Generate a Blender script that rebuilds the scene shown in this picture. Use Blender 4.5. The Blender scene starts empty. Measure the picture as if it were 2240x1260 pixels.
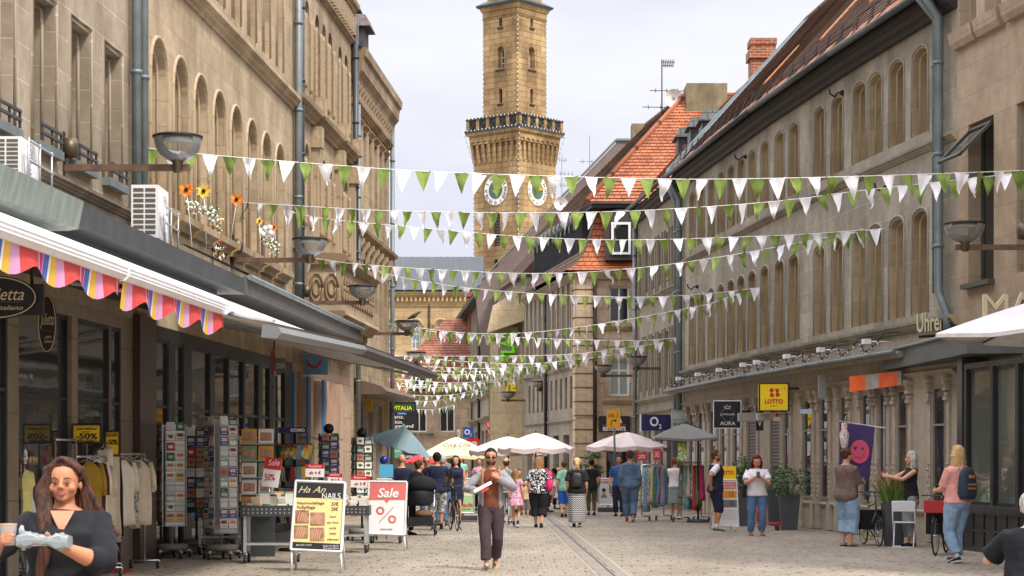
import bpy, bmesh, math, random
from mathutils import Vector, Matrix, noise
random.seed(7)
RND = random.Random(11)
sc = bpy.context.scene
COL = sc.collection
V = Vector
rad = math.radians

# ------------------------------------------------------------ camera
FPX, HY, CX, CH = 4355.0, 1000.0, 1120.0, 1.65
cam_d = bpy.data.cameras.new("camera")
cam_d.lens = FPX / 2240.0 * 36.0
cam_d.sensor_width = 36.0
cam_d.shift_y = (HY - 630.0) / 2240.0
cam_d.clip_start = 0.5
cam_d.clip_end = 2000.0
cam_d.dof.use_dof = True
cam_d.dof.focus_distance = 33.0
cam_d.dof.aperture_fstop = 9.0
cam = bpy.data.objects.new("camera", cam_d)
cam.location = (0, 0, CH)
cam.rotation_euler = (rad(90), 0, 0)
COL.objects.link(cam)
sc.camera = cam

# ------------------------------------------------------------ world: pale overcast daylight
SUN_EL, SUN_AZ = 52.0, 140.0
w = bpy.data.worlds.new("World")
sc.world = w
w.use_nodes = True
nt = w.node_tree
nt.nodes.clear()
N = nt.nodes.new
sky = N("ShaderNodeTexSky")
sky.sky_type = 'NISHITA'
sky.sun_disc = False
sky.sun_elevation = rad(SUN_EL)
sky.sun_rotation = rad(SUN_AZ)
sky.air_density = 1.0
sky.dust_density = 2.0
tc = N("ShaderNodeTexCoord")
mp = N("ShaderNodeMapping")
mp.inputs['Scale'].default_value = (1.0, 1.0, 3.2)
nz = N("ShaderNodeTexNoise")
nz.inputs['Scale'].default_value = 2.6
nz.inputs['Detail'].default_value = 6
nz.inputs['Roughness'].default_value = 0.55
cr = N("ShaderNodeValToRGB")
cr.color_ramp.elements[0].position = 0.36
cr.color_ramp.elements[0].color = (7.2, 7.3, 8.7, 1)
cr.color_ramp.elements[1].position = 0.62
cr.color_ramp.elements[1].color = (9.4, 9.35, 9.9, 1)
mx = N("ShaderNodeMixRGB")
mx.inputs[0].default_value = 0.9
bg = N("ShaderNodeBackground")
bg.inputs['Strength'].default_value = 0.1
wo = N("ShaderNodeOutputWorld")
L = nt.links.new
L(tc.outputs['Generated'], mp.inputs['Vector'])
L(mp.outputs[0], nz.inputs['Vector'])
L(nz.outputs['Fac'], cr.inputs[0])
L(sky.outputs[0], mx.inputs[1])
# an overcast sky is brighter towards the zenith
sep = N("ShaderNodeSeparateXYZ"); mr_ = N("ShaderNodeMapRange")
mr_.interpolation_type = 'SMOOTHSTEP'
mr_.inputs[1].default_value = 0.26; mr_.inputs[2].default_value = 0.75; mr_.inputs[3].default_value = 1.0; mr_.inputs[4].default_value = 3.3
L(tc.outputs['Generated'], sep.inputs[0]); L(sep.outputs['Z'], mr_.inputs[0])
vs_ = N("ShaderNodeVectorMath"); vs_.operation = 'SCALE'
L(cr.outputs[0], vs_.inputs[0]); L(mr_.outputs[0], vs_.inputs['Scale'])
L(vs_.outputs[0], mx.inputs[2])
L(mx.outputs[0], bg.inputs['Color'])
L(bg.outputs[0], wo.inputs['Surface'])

sun_d = bpy.data.lights.new("sun", 'SUN')
sun_d.energy = 3.6
sun_d.angle = rad(9)
sun_d.color = (1.0, 0.94, 0.85)
sun = bpy.data.objects.new("sun", sun_d)
az = rad(SUN_AZ)
sdir = V((math.sin(az) * math.cos(rad(SUN_EL)), math.cos(az) * math.cos(rad(SUN_EL)), math.sin(rad(SUN_EL))))
sun.rotation_euler = (-sdir).to_track_quat('-Z', 'Y').to_euler()
sun.location = (0, 0, 40)
COL.objects.link(sun)

sc.view_settings.view_transform = 'Standard'
sc.view_settings.look = 'None'
sc.view_settings.exposure = 0.15
sc.view_settings.gamma = 1.0
sc.view_settings.use_curve_mapping = False
sc.render.engine = 'CYCLES'
sc.cycles.use_denoising = True
sc.cycles.max_bounces = 6
sc.cycles.transparent_max_bounces = 12

# ------------------------------------------------------------ coordinates read off the photograph
def P(x, y, Y):
 return V(((x - CX) / FPX * Y, Y, CH + (HY - y) / FPX * Y))
def G(x, y, z=0.0):
 Y = (CH - z) * FPX / (y - HY)
 return V(((x - CX) / FPX * Y, Y, z))

# ------------------------------------------------------------ objects
WM = {}
LABELS = {}
def tag(o, label=None, cat=None, group=None, kind=None):
 if label:
  o['label'] = label
  LABELS.setdefault(label, []).append((o.name, group))
 if cat: o['category'] = cat
 if group: o['group'] = group
 if kind: o['kind'] = kind
 return o
def thing(name, label, cat, loc=(0, 0, 0), rotz=0.0, group=None):
 o = bpy.data.objects.new(name, None)
 o.empty_display_size = 0.2
 COL.objects.link(o)
 o.location = loc
 o.rotation_euler = (0, 0, rotz)
 WM[o.name] = Matrix.Translation(V(loc)) @ Matrix.Rotation(rotz, 4, 'Z')
 return tag(o, label, cat, group)
def copy_tree(o, parent=None, loc=None, rotz=None, label=None):
 c = o.copy()
 COL.objects.link(c)
 if parent is not None: c.parent = parent
 if loc is not None: c.location = loc
 if rotz is not None: c.rotation_euler = (0, 0, rotz)
 if label:
  c['label'] = label
  LABELS.setdefault(label, []).append((c.name, c.get('group')))
 for ch in o.children: copy_tree(ch, c)
 return c

class MB:
 """collects faces in world coordinates (or in the thing's own, when it sits at the origin)"""
 def __init__(s):
  s.v = []; s.f = []; s.m = []; s.uv = []; s.sm = []
 def vert(s, p):
  s.v.append(tuple(p)); return len(s.v) - 1
 def face(s, pts, m=0, uv=None, smooth=False):
  i0 = len(s.v)
  s.v.extend(tuple(p) for p in pts)
  s.f.append(tuple(range(i0, i0 + len(pts)))); s.m.append(m); s.uv.append(uv); s.sm.append(smooth)
  return s
 def mesh(s, vs, fs, m=0, smooth=False):
  i0 = len(s.v)
  s.v.extend(tuple(p) for p in vs)
  for f in fs:
   s.f.append(tuple(i0 + i for i in f)); s.m.append(m); s.uv.append(None); s.sm.append(smooth)
  return s
 def box(s, c, d, m=0, M=None, rz=0.0):
  hx, hy, hz = d[0] / 2, d[1] / 2, d[2] / 2
  vs = [V((x, y, z)) for x in (-hx, hx) for y in (-hy, hy) for z in (-hz, hz)]
  if rz: 
   q = Matrix.Rotation(rz, 3, 'Z'); vs = [q @ p for p in vs]
  if M is not None: vs = [M @ p for p in vs]
  c = V(c)
  vs = [p + c for p in vs]
  return s.mesh(vs, [(0, 1, 3, 2), (4, 6, 7, 5), (0, 4, 5, 1), (2, 3, 7, 6), (0, 2, 6, 4), (1, 5, 7, 3)], m)
 def box2(s, a, b, m=0):
  a = V(a); b = V(b)
  return s.box((a + b) / 2, (abs(b.x - a.x), abs(b.y - a.y), abs(b.z - a.z)), m)
 def obox(s, o, ax, ay, az, m=0):
  o = V(o); ax = V(ax); ay = V(ay); az = V(az)
  vs = [o + ax * i + ay * j + az * k for i in (0, 1) for j in (0, 1) for k in (0, 1)]
  return s.mesh(vs, [(0, 1, 3, 2), (4, 6, 7, 5), (0, 4, 5, 1), (2, 3, 7, 6), (0, 2, 6, 4), (1, 5, 7, 3)], m)
 def prism(s, pts, ext, m=0, m2=None):
  """polygon pts extruded by vector ext"""
  n = len(pts); ext = V(ext)
  a = [V(p) for p in pts]; b = [p + ext for p in a]
  s.mesh(a + b, [tuple(range(n))[::-1], tuple(range(n, 2 * n))], m)
  s.mesh(a + b, [(i, (i + 1) % n, n + (i + 1) % n, n + i) for i in range(n)], m if m2 is None else m2)
  return s
 def tube(s, path, r, n=8, m=0, cap=True, smooth=True, flat=None):
  pts = [V(p) for p in path]
  if not isinstance(r, (list, tuple)): r = [r] * len(pts)
  rings = []
  up = None
  for i, p in enumerate(pts):
   t = (pts[min(i + 1, len(pts) - 1)] - pts[max(i - 1, 0)])
   if t.length < 1e-9: t = V((0, 0, 1))
   t.normalize()
   if up is None:
    up = V((0, 0, 1)) if abs(t.z) < 0.9 else V((0, 1, 0))
   sd = t.cross(up)
   if sd.length < 1e-6: sd = t.orthogonal()
   sd.normalize(); u2 = sd.cross(t).normalized(); up = u2
   k = flat if flat else 1.0
   rings.append([p + sd * (math.cos(2 * math.pi * j / n) * r[i]) + u2 * (math.sin(2 * math.pi * j / n) * r[i] * k) for j in range(n)])
  return s.loft(rings, m, cap, smooth)
 def loft(s, rings, m=0, cap=True, smooth=True, closed=True):
  n = len(rings[0]); vs = [p for r in rings for p in r]; fs = []
  for i in range(len(rings) - 1):
   for j in range(n if closed else n - 1):
    fs.append((i * n + j, i * n + (j + 1) % n, (i + 1) * n + (j + 1) % n, (i + 1) * n + j))
  i0 = len(s.v)
  s.mesh(vs, fs, m, smooth)
  if cap and closed:
   for base, rev in ((0, True), ((len(rings) - 1) * n, False)):
    f = [i0 + base + j for j in range(n)]
    s.f.append(tuple(f[::-1] if rev else f)); s.m.append(m); s.uv.append(None); s.sm.append(False)
  return s
 def lathe(s, prof, c, n=16, m=0, cap=False, axis='Z', smooth=True):
  c = V(c); rings = []
  for r, z in prof:
   ring = []
   for j in range(n):
    a = 2 * math.pi * j / n
    if axis == 'Z': q = V((math.cos(a) * r, math.sin(a) * r, z))
    elif axis == 'X': q = V((z, math.cos(a) * r, math.sin(a) * r))
    else: q = V((math.sin(a) * r, z, math.cos(a) * r))
    ring.append(c + q)
   rings.append(ring)
  return s.loft(rings, m, cap, smooth)
 def ball(s, c, r, m=0, n=10, k=6, sq=(1, 1, 1)):
  c = V(c); rings = []
  for i in range(k + 1):
   a = math.pi * i / k
   rings.append([c + V((math.sin(a) * math.cos(2 * math.pi * j / n) * r * sq[0], math.sin(a) * math.sin(2 * math.pi * j / n) * r * sq[1], -math.cos(a) * r * sq[2])) for j in range(n)])
  return s.loft(rings, m, False, True)
 def build(s, name, mats, parent=None, label=None, cat=None, group=None, kind=None, share=None):
  me = bpy.data.meshes.new(name)
  vs = [V(p) for p in s.v]
  if parent is not None:
   inv = WM[parent.name].inverted()
   vs = [inv @ p for p in vs]; loc = None
  else:
   loc = V((0, 0, 0))
   if vs and kind != 'structure':
    xs = [p.x for p in vs]; ys = [p.y for p in vs]
    loc = V(((min(xs) + max(xs)) / 2, (min(ys) + max(ys)) / 2, min(p.z for p in vs)))
   vs = [p - loc for p in vs]
  me.from_pydata(vs, [], s.f)
  if not isinstance(mats, (list, tuple)): mats = [mats]
  for x in mats: me.materials.append(x)
  me.polygons.foreach_set('material_index', s.m)
  me.polygons.foreach_set('use_smooth', s.sm)
  if any(u is not None for u in s.uv):
   lay = me.uv_layers.new(name="UVMap")
   for p, u in zip(me.polygons, s.uv):
    if u is not None:
     for k, li in enumerate(p.loop_indices): lay.data[li].uv = u[k]
  me.validate(); me.update()
  o = bpy.data.objects.new(name, me)
  COL.objects.link(o)
  if parent is not None:
   o.parent = parent; WM[o.name] = WM[parent.name].copy()
  else:
   o.location = loc; WM[o.name] = Matrix.Translation(loc)
  return tag(o, label, cat, group, kind)

def text_mesh(body, size=1.0, depth=0.004, shear=0.0, bold=0.0, space=1.0):
 """vertices and faces of a line of lettering, x right, y up, centred"""
 cu = bpy.data.curves.new("lettering", 'FONT')
 cu.body = body; cu.size = size; cu.extrude = depth / 2; cu.shear = shear; cu.offset = bold
 cu.space_character = space; cu.align_x = 'CENTER'; cu.align_y = 'CENTER'; cu.resolution_u = 3
 ob = bpy.data.objects.new("lettering", cu)
 COL.objects.link(ob)
 dg = bpy.context.evaluated_depsgraph_get(); dg.update()
 me = bpy.data.meshes.new_from_object(ob.evaluated_get(dg))
 vs = [v.co.copy() for v in me.vertices]; fs = [tuple(p.vertices) for p in me.polygons]
 bpy.data.objects.remove(ob); bpy.data.curves.remove(cu); bpy.data.meshes.remove(me)
 return vs, fs
def put_text(mb, body, o, ex, ey, h=None, w=None, m=0, depth=0.004, shear=0.0, bold=0.0, space=1.0):
 """lettering centred on o along unit ex (right) / ey (up), fitted to cap box w x h"""
 vs, fs = text_mesh(body, 1.0, 0.02, shear, bold, space)
 if not vs: return
 x0 = min(p.x for p in vs); x1 = max(p.x for p in vs); y0 = min(p.y for p in vs); y1 = max(p.y for p in vs)
 sx = (w / (x1 - x0)) if w else None
 sy = (h / (y1 - y0)) if h else None
 sx = sx or sy; sy = sy or sx
 o = V(o); ex = V(ex).normalized(); ey = V(ey).normalized(); ez = ex.cross(ey)
 cx, cy = (x0 + x1) / 2, (y0 + y1) / 2
 mb.mesh([o + ex * ((p.x - cx) * sx) + ey * ((p.y - cy) * sy) + ez * (p.z / 0.02 * depth) for p in vs], fs, m)

# ------------------------------------------------------------ materials
MATS = {}
def nodes_of(name):
 m = bpy.data.materials.new(name); m.use_nodes = True
 nt = m.node_tree
 return m, nt, nt.nodes, nt.links, nt.nodes['Principled BSDF']
def mat(name, col, rough=0.7, metal=0.0, var=0.12, scale=6.0, bump=0.0, bscale=40.0, alpha=None, coat=0.0, stretch=(1, 1, 1), col2=None, emit=0):
 if name in MATS: return MATS[name]
 m, nt, nd, lk, b = nodes_of(name)
 tcn = nd.new('ShaderNodeTexCoord'); mpn = nd.new('ShaderNodeMapping')
 mpn.inputs['Scale'].default_value = stretch
 lk.new(tcn.outputs['Object'], mpn.inputs['Vector'])
 nn = nd.new('ShaderNodeTexNoise'); nn.inputs['Scale'].default_value = scale; nn.inputs['Detail'].default_value = 5
 lk.new(mpn.outputs[0], nn.inputs['Vector'])
 r = nd.new('ShaderNodeValToRGB')
 c = V(col); d = V(col2) if col2 else c * (1 + var)
 a = c * (1 - var) if not col2 else c
 r.color_ramp.elements[0].position = 0.3; r.color_ramp.elements[0].color = (*a, 1)
 r.color_ramp.elements[1].position = 0.7; r.color_ramp.elements[1].color = (min(d.x, 1), min(d.y, 1), min(d.z, 1), 1)
 lk.new(nn.outputs['Fac'], r.inputs[0]); lk.new(r.outputs[0], b.inputs['Base Color'])
 b.inputs['Roughness'].default_value = rough; b.inputs['Metallic'].default_value = metal
 if coat: b.inputs['Coat Weight'].default_value = coat
 if alpha is not None: b.inputs['Alpha'].default_value = alpha
 if emit:
  b.inputs['Emission Color'].default_value = (*c, 1); b.inputs['Emission Strength'].default_value = emit
 if bump:
  n2 = nd.new('ShaderNodeTexNoise'); n2.inputs['Scale'].default_value = bscale; n2.inputs['Detail'].default_value = 4
  lk.new(mpn.outputs[0], n2.inputs['Vector'])
  bp = nd.new('ShaderNodeBump'); bp.inputs['Strength'].default_value = bump; bp.inputs['Distance'].default_value = 0.02
  lk.new(n2.outputs['Fac'], bp.inputs['Height']); lk.new(bp.outputs[0], b.inputs['Normal'])
 MATS[name] = m
 return m
def mix_rgb(nd, lk, fac, a, b, mode='MIX'):
 x = nd.new('ShaderNodeMixRGB'); x.blend_type = mode
 for i, q in ((0, fac), (1, a), (2, b)):
  if hasattr(q, 'is_linked') or hasattr(q, 'links'): lk.new(q, x.inputs[i])
  elif i == 0: x.inputs[0].default_value = q
  else: x.inputs[i].default_value = (*q, 1) if len(q) == 3 else q
 return x.outputs[0]
def stone(name, c1, c2, joint, bw=1.1, bh=0.5, mortar=0.012, stain=(0.5, 0.45, 0.38), stain_amt=0.45, warm=None, bump=0.35, rough=0.9, off=0.5, sscale=0.35):
 """ashlar: block joints laid out on the wall's own metres (uv), weathered by noise"""
 if name in MATS: return MATS[name]
 m, nt, nd, lk, b = nodes_of(name)
 uv = nd.new('ShaderNodeUVMap')
 br = nd.new('ShaderNodeTexBrick'); br.offset = off; br.squash = 1.0
 br.inputs['Scale'].default_value = 1.0; br.inputs['Brick Width'].default_value = bw; br.inputs['Row Height'].default_value = bh
 br.inputs['Mortar Size'].default_value = mortar; br.inputs['Mortar Smooth'].default_value = 0.3; br.inputs['Bias'].default_value = 0.0
 br.inputs['Color1'].default_value = (*c1, 1); br.inputs['Color2'].default_value = (*c2, 1); br.inputs['Mortar'].default_value = (*joint, 1)
 lk.new(uv.outputs[0], br.inputs['Vector'])
 mp1 = nd.new('ShaderNodeMapping'); mp1.inputs['Scale'].default_value = (1.0, 0.35, 1.0); lk.new(uv.outputs[0], mp1.inputs['Vector'])
 n1 = nd.new('ShaderNodeTexNoise'); n1.inputs['Scale'].default_value = sscale * 2.2; n1.inputs['Detail'].default_value = 8; n1.inputs['Roughness'].default_value = 0.65
 lk.new(mp1.outputs[0], n1.inputs['Vector'])
 r1 = nd.new('ShaderNodeValToRGB'); r1.color_ramp.elements[0].position = 0.38; r1.color_ramp.elements[1].position = 0.62
 lk.new(n1.outputs['Fac'], r1.inputs[0])
 c = mix_rgb(nd, lk, 1.0, br.outputs['Color'], stain, 'MULTIPLY')
 mxf = nd.new('ShaderNodeMath'); mxf.operation = 'MULTIPLY'; lk.new(r1.outputs[0], mxf.inputs[0]); mxf.inputs[1].default_value = stain_amt
 c = mix_rgb(nd, lk, mxf.outputs[0], br.outputs['Color'], c)
 n2 = nd.new('ShaderNodeTexNoise'); n2.inputs['Scale'].default_value = 3.0; n2.inputs['Detail'].default_value = 9; n2.inputs['Roughness'].default_value = 0.7
 lk.new(uv.outputs[0], n2.inputs['Vector'])
 if warm:
  r2 = nd.new('ShaderNodeValToRGB'); r2.color_ramp.elements[0].position = 0.5; r2.color_ramp.elements[1].position = 0.66
  n3 = nd.new('ShaderNodeTexNoise'); n3.inputs['Scale'].default_value = 1.3; n3.inputs['Detail'].default_value = 6
  lk.new(mp1.outputs[0], n3.inputs['Vector']); lk.new(n3.outputs['Fac'], r2.inputs[0])
  c = mix_rgb(nd, lk, r2.outputs[0], c, warm)
 hsv = nd.new('ShaderNodeMapRange'); hsv.inputs[1].default_value = 0.3; hsv.inputs[2].default_value = 0.7; hsv.inputs[3].default_value = 0.78; hsv.inputs[4].default_value = 1.15
 lk.new(n2.outputs['Fac'], hsv.inputs[0])
 sc_ = nd.new('ShaderNodeVectorMath'); sc_.operation = 'SCALE'; lk.new(c, sc_.inputs[0]); lk.new(hsv.outputs[0], sc_.inputs['Scale'])
 lk.new(sc_.outputs[0], b.inputs['Base Color'])
 b.inputs['Roughness'].default_value = rough
 ad = nd.new('ShaderNodeMath'); ad.operation = 'MULTIPLY_ADD'; lk.new(n2.outputs['Fac'], ad.inputs[0]); ad.inputs[1].default_value = 0.9
 iv = nd.new('ShaderNodeMath'); iv.operation = 'MULTIPLY'; lk.new(br.outputs['Fac'], iv.inputs[0]); iv.inputs[1].default_value = -0.8
 lk.new(iv.outputs[0], ad.inputs[2])
 bp = nd.new('ShaderNodeBump'); bp.inputs['Strength'].default_value = bump; bp.inputs['Distance'].default_value = 0.03
 lk.new(ad.outputs[0], bp.inputs['Height']); lk.new(bp.outputs[0], b.inputs['Normal'])
 MATS[name] = m
 return m
def glass(name, tint=(0.03, 0.035, 0.035), clear=0.0, rough=0.03):
 """window pane: mirror-like skin, see-through by `clear`"""
 if name in MATS: return MATS[name]
 m, nt, nd, lk, b = nodes_of(name)
 b.inputs['Base Color'].default_value = (*tint, 1); b.inputs['Roughness'].default_value = rough
 b.inputs['IOR'].default_value = 1.6
 tcn = nd.new('ShaderNodeTexCoord'); nn = nd.new('ShaderNodeTexNoise'); nn.inputs['Scale'].default_value = 1.5
 lk.new(tcn.outputs['Object'], nn.inputs['Vector'])
 bp = nd.new('ShaderNodeBump'); bp.inputs['Strength'].default_value = 0.08; bp.inputs['Distance'].default_value = 0.02
 lk.new(nn.outputs['Fac'], bp.inputs['Height']); lk.new(bp.outputs[0], b.inputs['Normal'])
 if clear:
  tr = nd.new('ShaderNodeBsdfTransparent'); tr.inputs[0].default_value = (0.93, 0.96, 0.95, 1)
  fr = nd.new('ShaderNodeFresnel'); fr.inputs[0].default_value = 1.6
  mxs = nd.new('ShaderNodeMixShader'); mr = nd.new('ShaderNodeMapRange')
  mr.inputs[1].default_value = 0; mr.inputs[2].default_value = 1; mr.inputs[3].default_value = 1 - clear; mr.inputs[4].default_value = 1
  lk.new(fr.outputs[0], mr.inputs[0]); lk.new(mr.outputs[0], mxs.inputs[0])
  lk.new(tr.outputs[0], mxs.inputs[1]); lk.new(b.outputs[0], mxs.inputs[2])
  lk.new(mxs.outputs[0], nd['Material Output'].inputs['Surface'])
 MATS[name] = m
 return m
def tiles(name, c1, c2, dark, row=0.17, wid=0.2):
 if name in MATS: return MATS[name]
 m, nt, nd, lk, b = nodes_of(name)
 uv = nd.new('ShaderNodeUVMap')
 br = nd.new('ShaderNodeTexBrick'); br.offset = 0.5
 br.inputs['Scale'].default_value = 1; br.inputs['Brick Width'].default_value = wid; br.inputs['Row Height'].default_value = row
 br.inputs['Mortar Size'].default_value = row * 0.07; br.inputs['Mortar Smooth'].default_value = 0.6; br.inputs['Bias'].default_value = -0.2
 br.inputs['Color1'].default_value = (*c1, 1); br.inputs['Color2'].default_value = (*c2, 1); br.inputs['Mortar'].default_value = (*dark, 1)
 lk.new(uv.outputs[0], br.inputs['Vector'])
 n1 = nd.new('ShaderNodeTexNoise'); n1.inputs['Scale'].default_value = 0.9; n1.inputs['Detail'].default_value = 8; n1.inputs['Roughness'].default_value = 0.7
 lk.new(uv.outputs[0], n1.inputs['Vector'])
 r1 = nd.new('ShaderNodeValToRGB'); r1.color_ramp.elements[0].position = 0.42; r1.color_ramp.elements[0].color = (0.55, 0.5, 0.48, 1); r1.color_ramp.elements[1].position = 0.6; r1.color_ramp.elements[1].color = (1.05, 1.05, 1.05, 1)
 lk.new(n1.outputs['Fac'], r1.inputs[0])
 c = mix_rgb(nd, lk, 1.0, br.outputs['Color'], r1.outputs[0], 'MULTIPLY')
 lk.new(c, b.inputs['Base Color']); b.inputs['Roughness'].default_value = 0.85
 bp = nd.new('ShaderNodeBump'); bp.inputs['Strength'].default_value = 0.6; bp.inputs['Distance'].default_value = 0.02; bp.invert = True
 lk.new(br.outputs['Fac'], bp.inputs['Height']); lk.new(bp.outputs[0], b.inputs['Normal'])
 MATS[name] = m
 return m
def stripes(name, cols, period, axis='X', rough=0.8, wobble=0.0, uvmap=False, zig=0.0):
 """bands of cols=[(pos,color)...] repeated every `period` metres along an axis"""
 if name in MATS: return MATS[name]
 m, nt, nd, lk, b = nodes_of(name)
 if uvmap: src = nd.new('ShaderNodeUVMap').outputs[0]
 else: src = nd.new('ShaderNodeTexCoord').outputs['Object']
 sp = nd.new('ShaderNodeSeparateXYZ'); lk.new(src, sp.inputs[0])
 val = sp.outputs[axis]
 if zig:
  a = nd.new('ShaderNodeMath'); a.operation = 'PINGPONG'; ot = 'X'
  lk.new(sp.outputs[ot], a.inputs[0]); a.inputs[1].default_value = zig
  ad = nd.new('ShaderNodeMath'); ad.operation = 'ADD'; lk.new(val, ad.inputs[0]); lk.new(a.outputs[0], ad.inputs[1]); val = ad.outputs[0]
 if wobble:
  nn = nd.new('ShaderNodeTexNoise'); nn.inputs['Scale'].default_value = 6; lk.new(src, nn.inputs['Vector'])
  ad = nd.new('ShaderNodeMath'); ad.operation = 'MULTIPLY_ADD'; lk.new(nn.outputs['Fac'], ad.inputs[0]); ad.inputs[1].default_value = wobble; lk.new(val, ad.inputs[2]); val = ad.outputs[0]
 dv = nd.new('ShaderNodeMath'); dv.operation = 'DIVIDE'; lk.new(val, dv.inputs[0]); dv.inputs[1].default_value = period
 fc = nd.new('ShaderNodeMath'); fc.operation = 'FRACT'; lk.new(dv.outputs[0], fc.inputs[0])
 r = nd.new('ShaderNodeValToRGB'); r.color_ramp.interpolation = 'CONSTANT'
 e = r.color_ramp.elements
 e[0].position = cols[0][0]; e[0].color = (*cols[0][1], 1)
 e[1].position = cols[1][0]; e[1].color = (*cols[1][1], 1)
 for p, c in cols[2:]:
  q = e.new(p); q.color = (*c, 1)
 lk.new(fc.outputs[0], r.inputs[0]); lk.new(r.outputs[0], b.inputs['Base Color']); b.inputs['Roughness'].default_value = rough
 MATS[name] = m
 return m
def blotch(name, cols, scale=20.0, rough=0.85, cell=False):
 """printed cloth: patches of several colours"""
 if name in MATS: return MATS[name]
 m, nt, nd, lk, b = nodes_of(name)
 tcn = nd.new('ShaderNodeTexCoord')
 if cell:
  t = nd.new('ShaderNodeTexVoronoi'); t.inputs['Scale'].default_value = scale; out = t.outputs['Color']
  sp = nd.new('ShaderNodeSeparateXYZ'); lk.new(t.outputs['Color'], sp.inputs[0]); out = sp.outputs['X']
 else:
  t = nd.new('ShaderNodeTexNoise'); t.inputs['Scale'].default_value = scale; t.inputs['Detail'].default_value = 3; out = t.outputs['Fac']
 lk.new(tcn.outputs['Object'], t.inputs['Vector'])
 r = nd.new('ShaderNodeValToRGB'); r.color_ramp.interpolation = 'CONSTANT'; e = r.color_ramp.elements
 n = len(cols); lo, hi = (0.0, 1.0) if cell else (0.36, 0.66)
 for i, c in enumerate(cols):
  p = lo + (hi - lo) * i / n if i else 0.0
  q = e[i] if i < 2 else e.new(p)
  q.position = p; q.color = (*c, 1)
 lk.new(out, r.inputs[0]); lk.new(r.outputs[0], b.inputs['Base Color']); b.inputs['Roughness'].default_value = rough
 MATS[name] = m
 return m
def rgb(r, g, b):
 f = lambda c: ((c / 255 + 0.055) / 1.055) ** 2.4 if c > 10 else c / 255 / 12.92
 return (f(r), f(g), f(b))

M_ZINC = mat('zinc', (0.17, 0.20, 0.20), 0.5, 0.3, 0.2, 3, 0.1)
M_DGREY = mat('dark_grey_sheet', (0.055, 0.062, 0.065), 0.5, 0.2, 0.2, 2.5)
M_BLACK = mat('black_frame', (0.012, 0.012, 0.013), 0.4, 0.0, 0.3, 8)
M_WHITE = mat('white_frame', (0.72, 0.72, 0.70), 0.5, 0, 0.06, 8)
M_WMETAL = mat('white_metal', (0.75, 0.75, 0.76), 0.35, 0, 0.05, 5)
M_CHROME = mat('bright_metal', (0.55, 0.55, 0.56), 0.25, 0.9, 0.1, 10)
M_ALU = mat('aluminium', (0.50, 0.51, 0.52), 0.4, 0.6, 0.1, 10)
M_RUST = mat('rusty_brown_metal', (0.13, 0.075, 0.045), 0.6, 0.3, 0.35, 5, 0.1)
M_BRONZE = mat('bronze', (0.12, 0.09, 0.055), 0.45, 0.6, 0.2, 6)
M_RUBBER = mat('rubber', (0.015, 0.015, 0.015), 0.8, 0, 0.2, 20)
M_GLASS = glass('dark_pane', (0.02, 0.022, 0.022))
M_CLEAR = glass('clear_pane', (0.03, 0.035, 0.035), clear=0.72)
M_BOWL = glass('lamp_bowl', (0.2, 0.2, 0.2), clear=0.82, rough=0.08)
M_IRON = mat('dark_iron', (0.03, 0.022, 0.018), 0.6, 0.4, 0.3, 12)

# ------------------------------------------------------------ facade tools
class Fac:
 """vertical facade plane from p0 to p1 (plan), n points to the street"""
 def __init__(s, p0, p1, side, uo=0.0):
  s.p0 = V((p0[0], p0[1], 0)); s.p1 = V((p1[0], p1[1], 0))
  s.d = (s.p1 - s.p0).normalized(); s.len = (s.p1 - s.p0).length
  n = V((s.d.y, -s.d.x, 0))
  s.n = n if n.dot(V((side[0], side[1], 0))) > 0 else -n
  s.uo = uo
  s.rz = math.atan2(s.n.y, s.n.x) - math.pi / 2
 def pt(s, u, z, out=0.0):
  return s.p0 + s.d * u + s.n * out + V((0, 0, z))
 def at(s, x, y=None, out=0.0):
  q = s.p0 + s.n * out
  k = (x - CX) / FPX
  # q.x + d.x*u = k*(q.y + d.y*u)
  u = (k * q.y - q.x) / (s.d.x - k * s.d.y)
  if y is None: return u
  Y = q.y + s.d.y * u
  return u, CH + (HY - y) / FPX * Y
 def fbox(s, mb, u0, u1, z0, z1, o0, o1, m=0):
  mb.obox(s.pt(u0, z0, o0), s.d * (u1 - u0), s.n * (o1 - o0), V((0, 0, z1 - z0)), m)
 def prof(s, mb, u0, u1, z, pr, m=0):
  """moulding: outline pr [(out, dz)...] run from u0 to u1"""
  a = [s.pt(u0, z + dz, o) for o, dz in pr]; b = [s.pt(u1, z + dz, o) for o, dz in pr]
  n = len(pr)
  for i in range(n):
   j = (i + 1) % n
   uv = [(s.uo + u0, z + pr[i][1]), (s.uo + u1, z + pr[i][1]), (s.uo + u1, z + pr[j][1] + .01), (s.uo + u0, z + pr[j][1] + .01)]
   mb.face([a[i], b[i], b[j], a[j]], m, uv)
  mb.face(a[::-1], m, [(0, 0)] * n); mb.face(b, m, [(0, 0)] * n)

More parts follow.
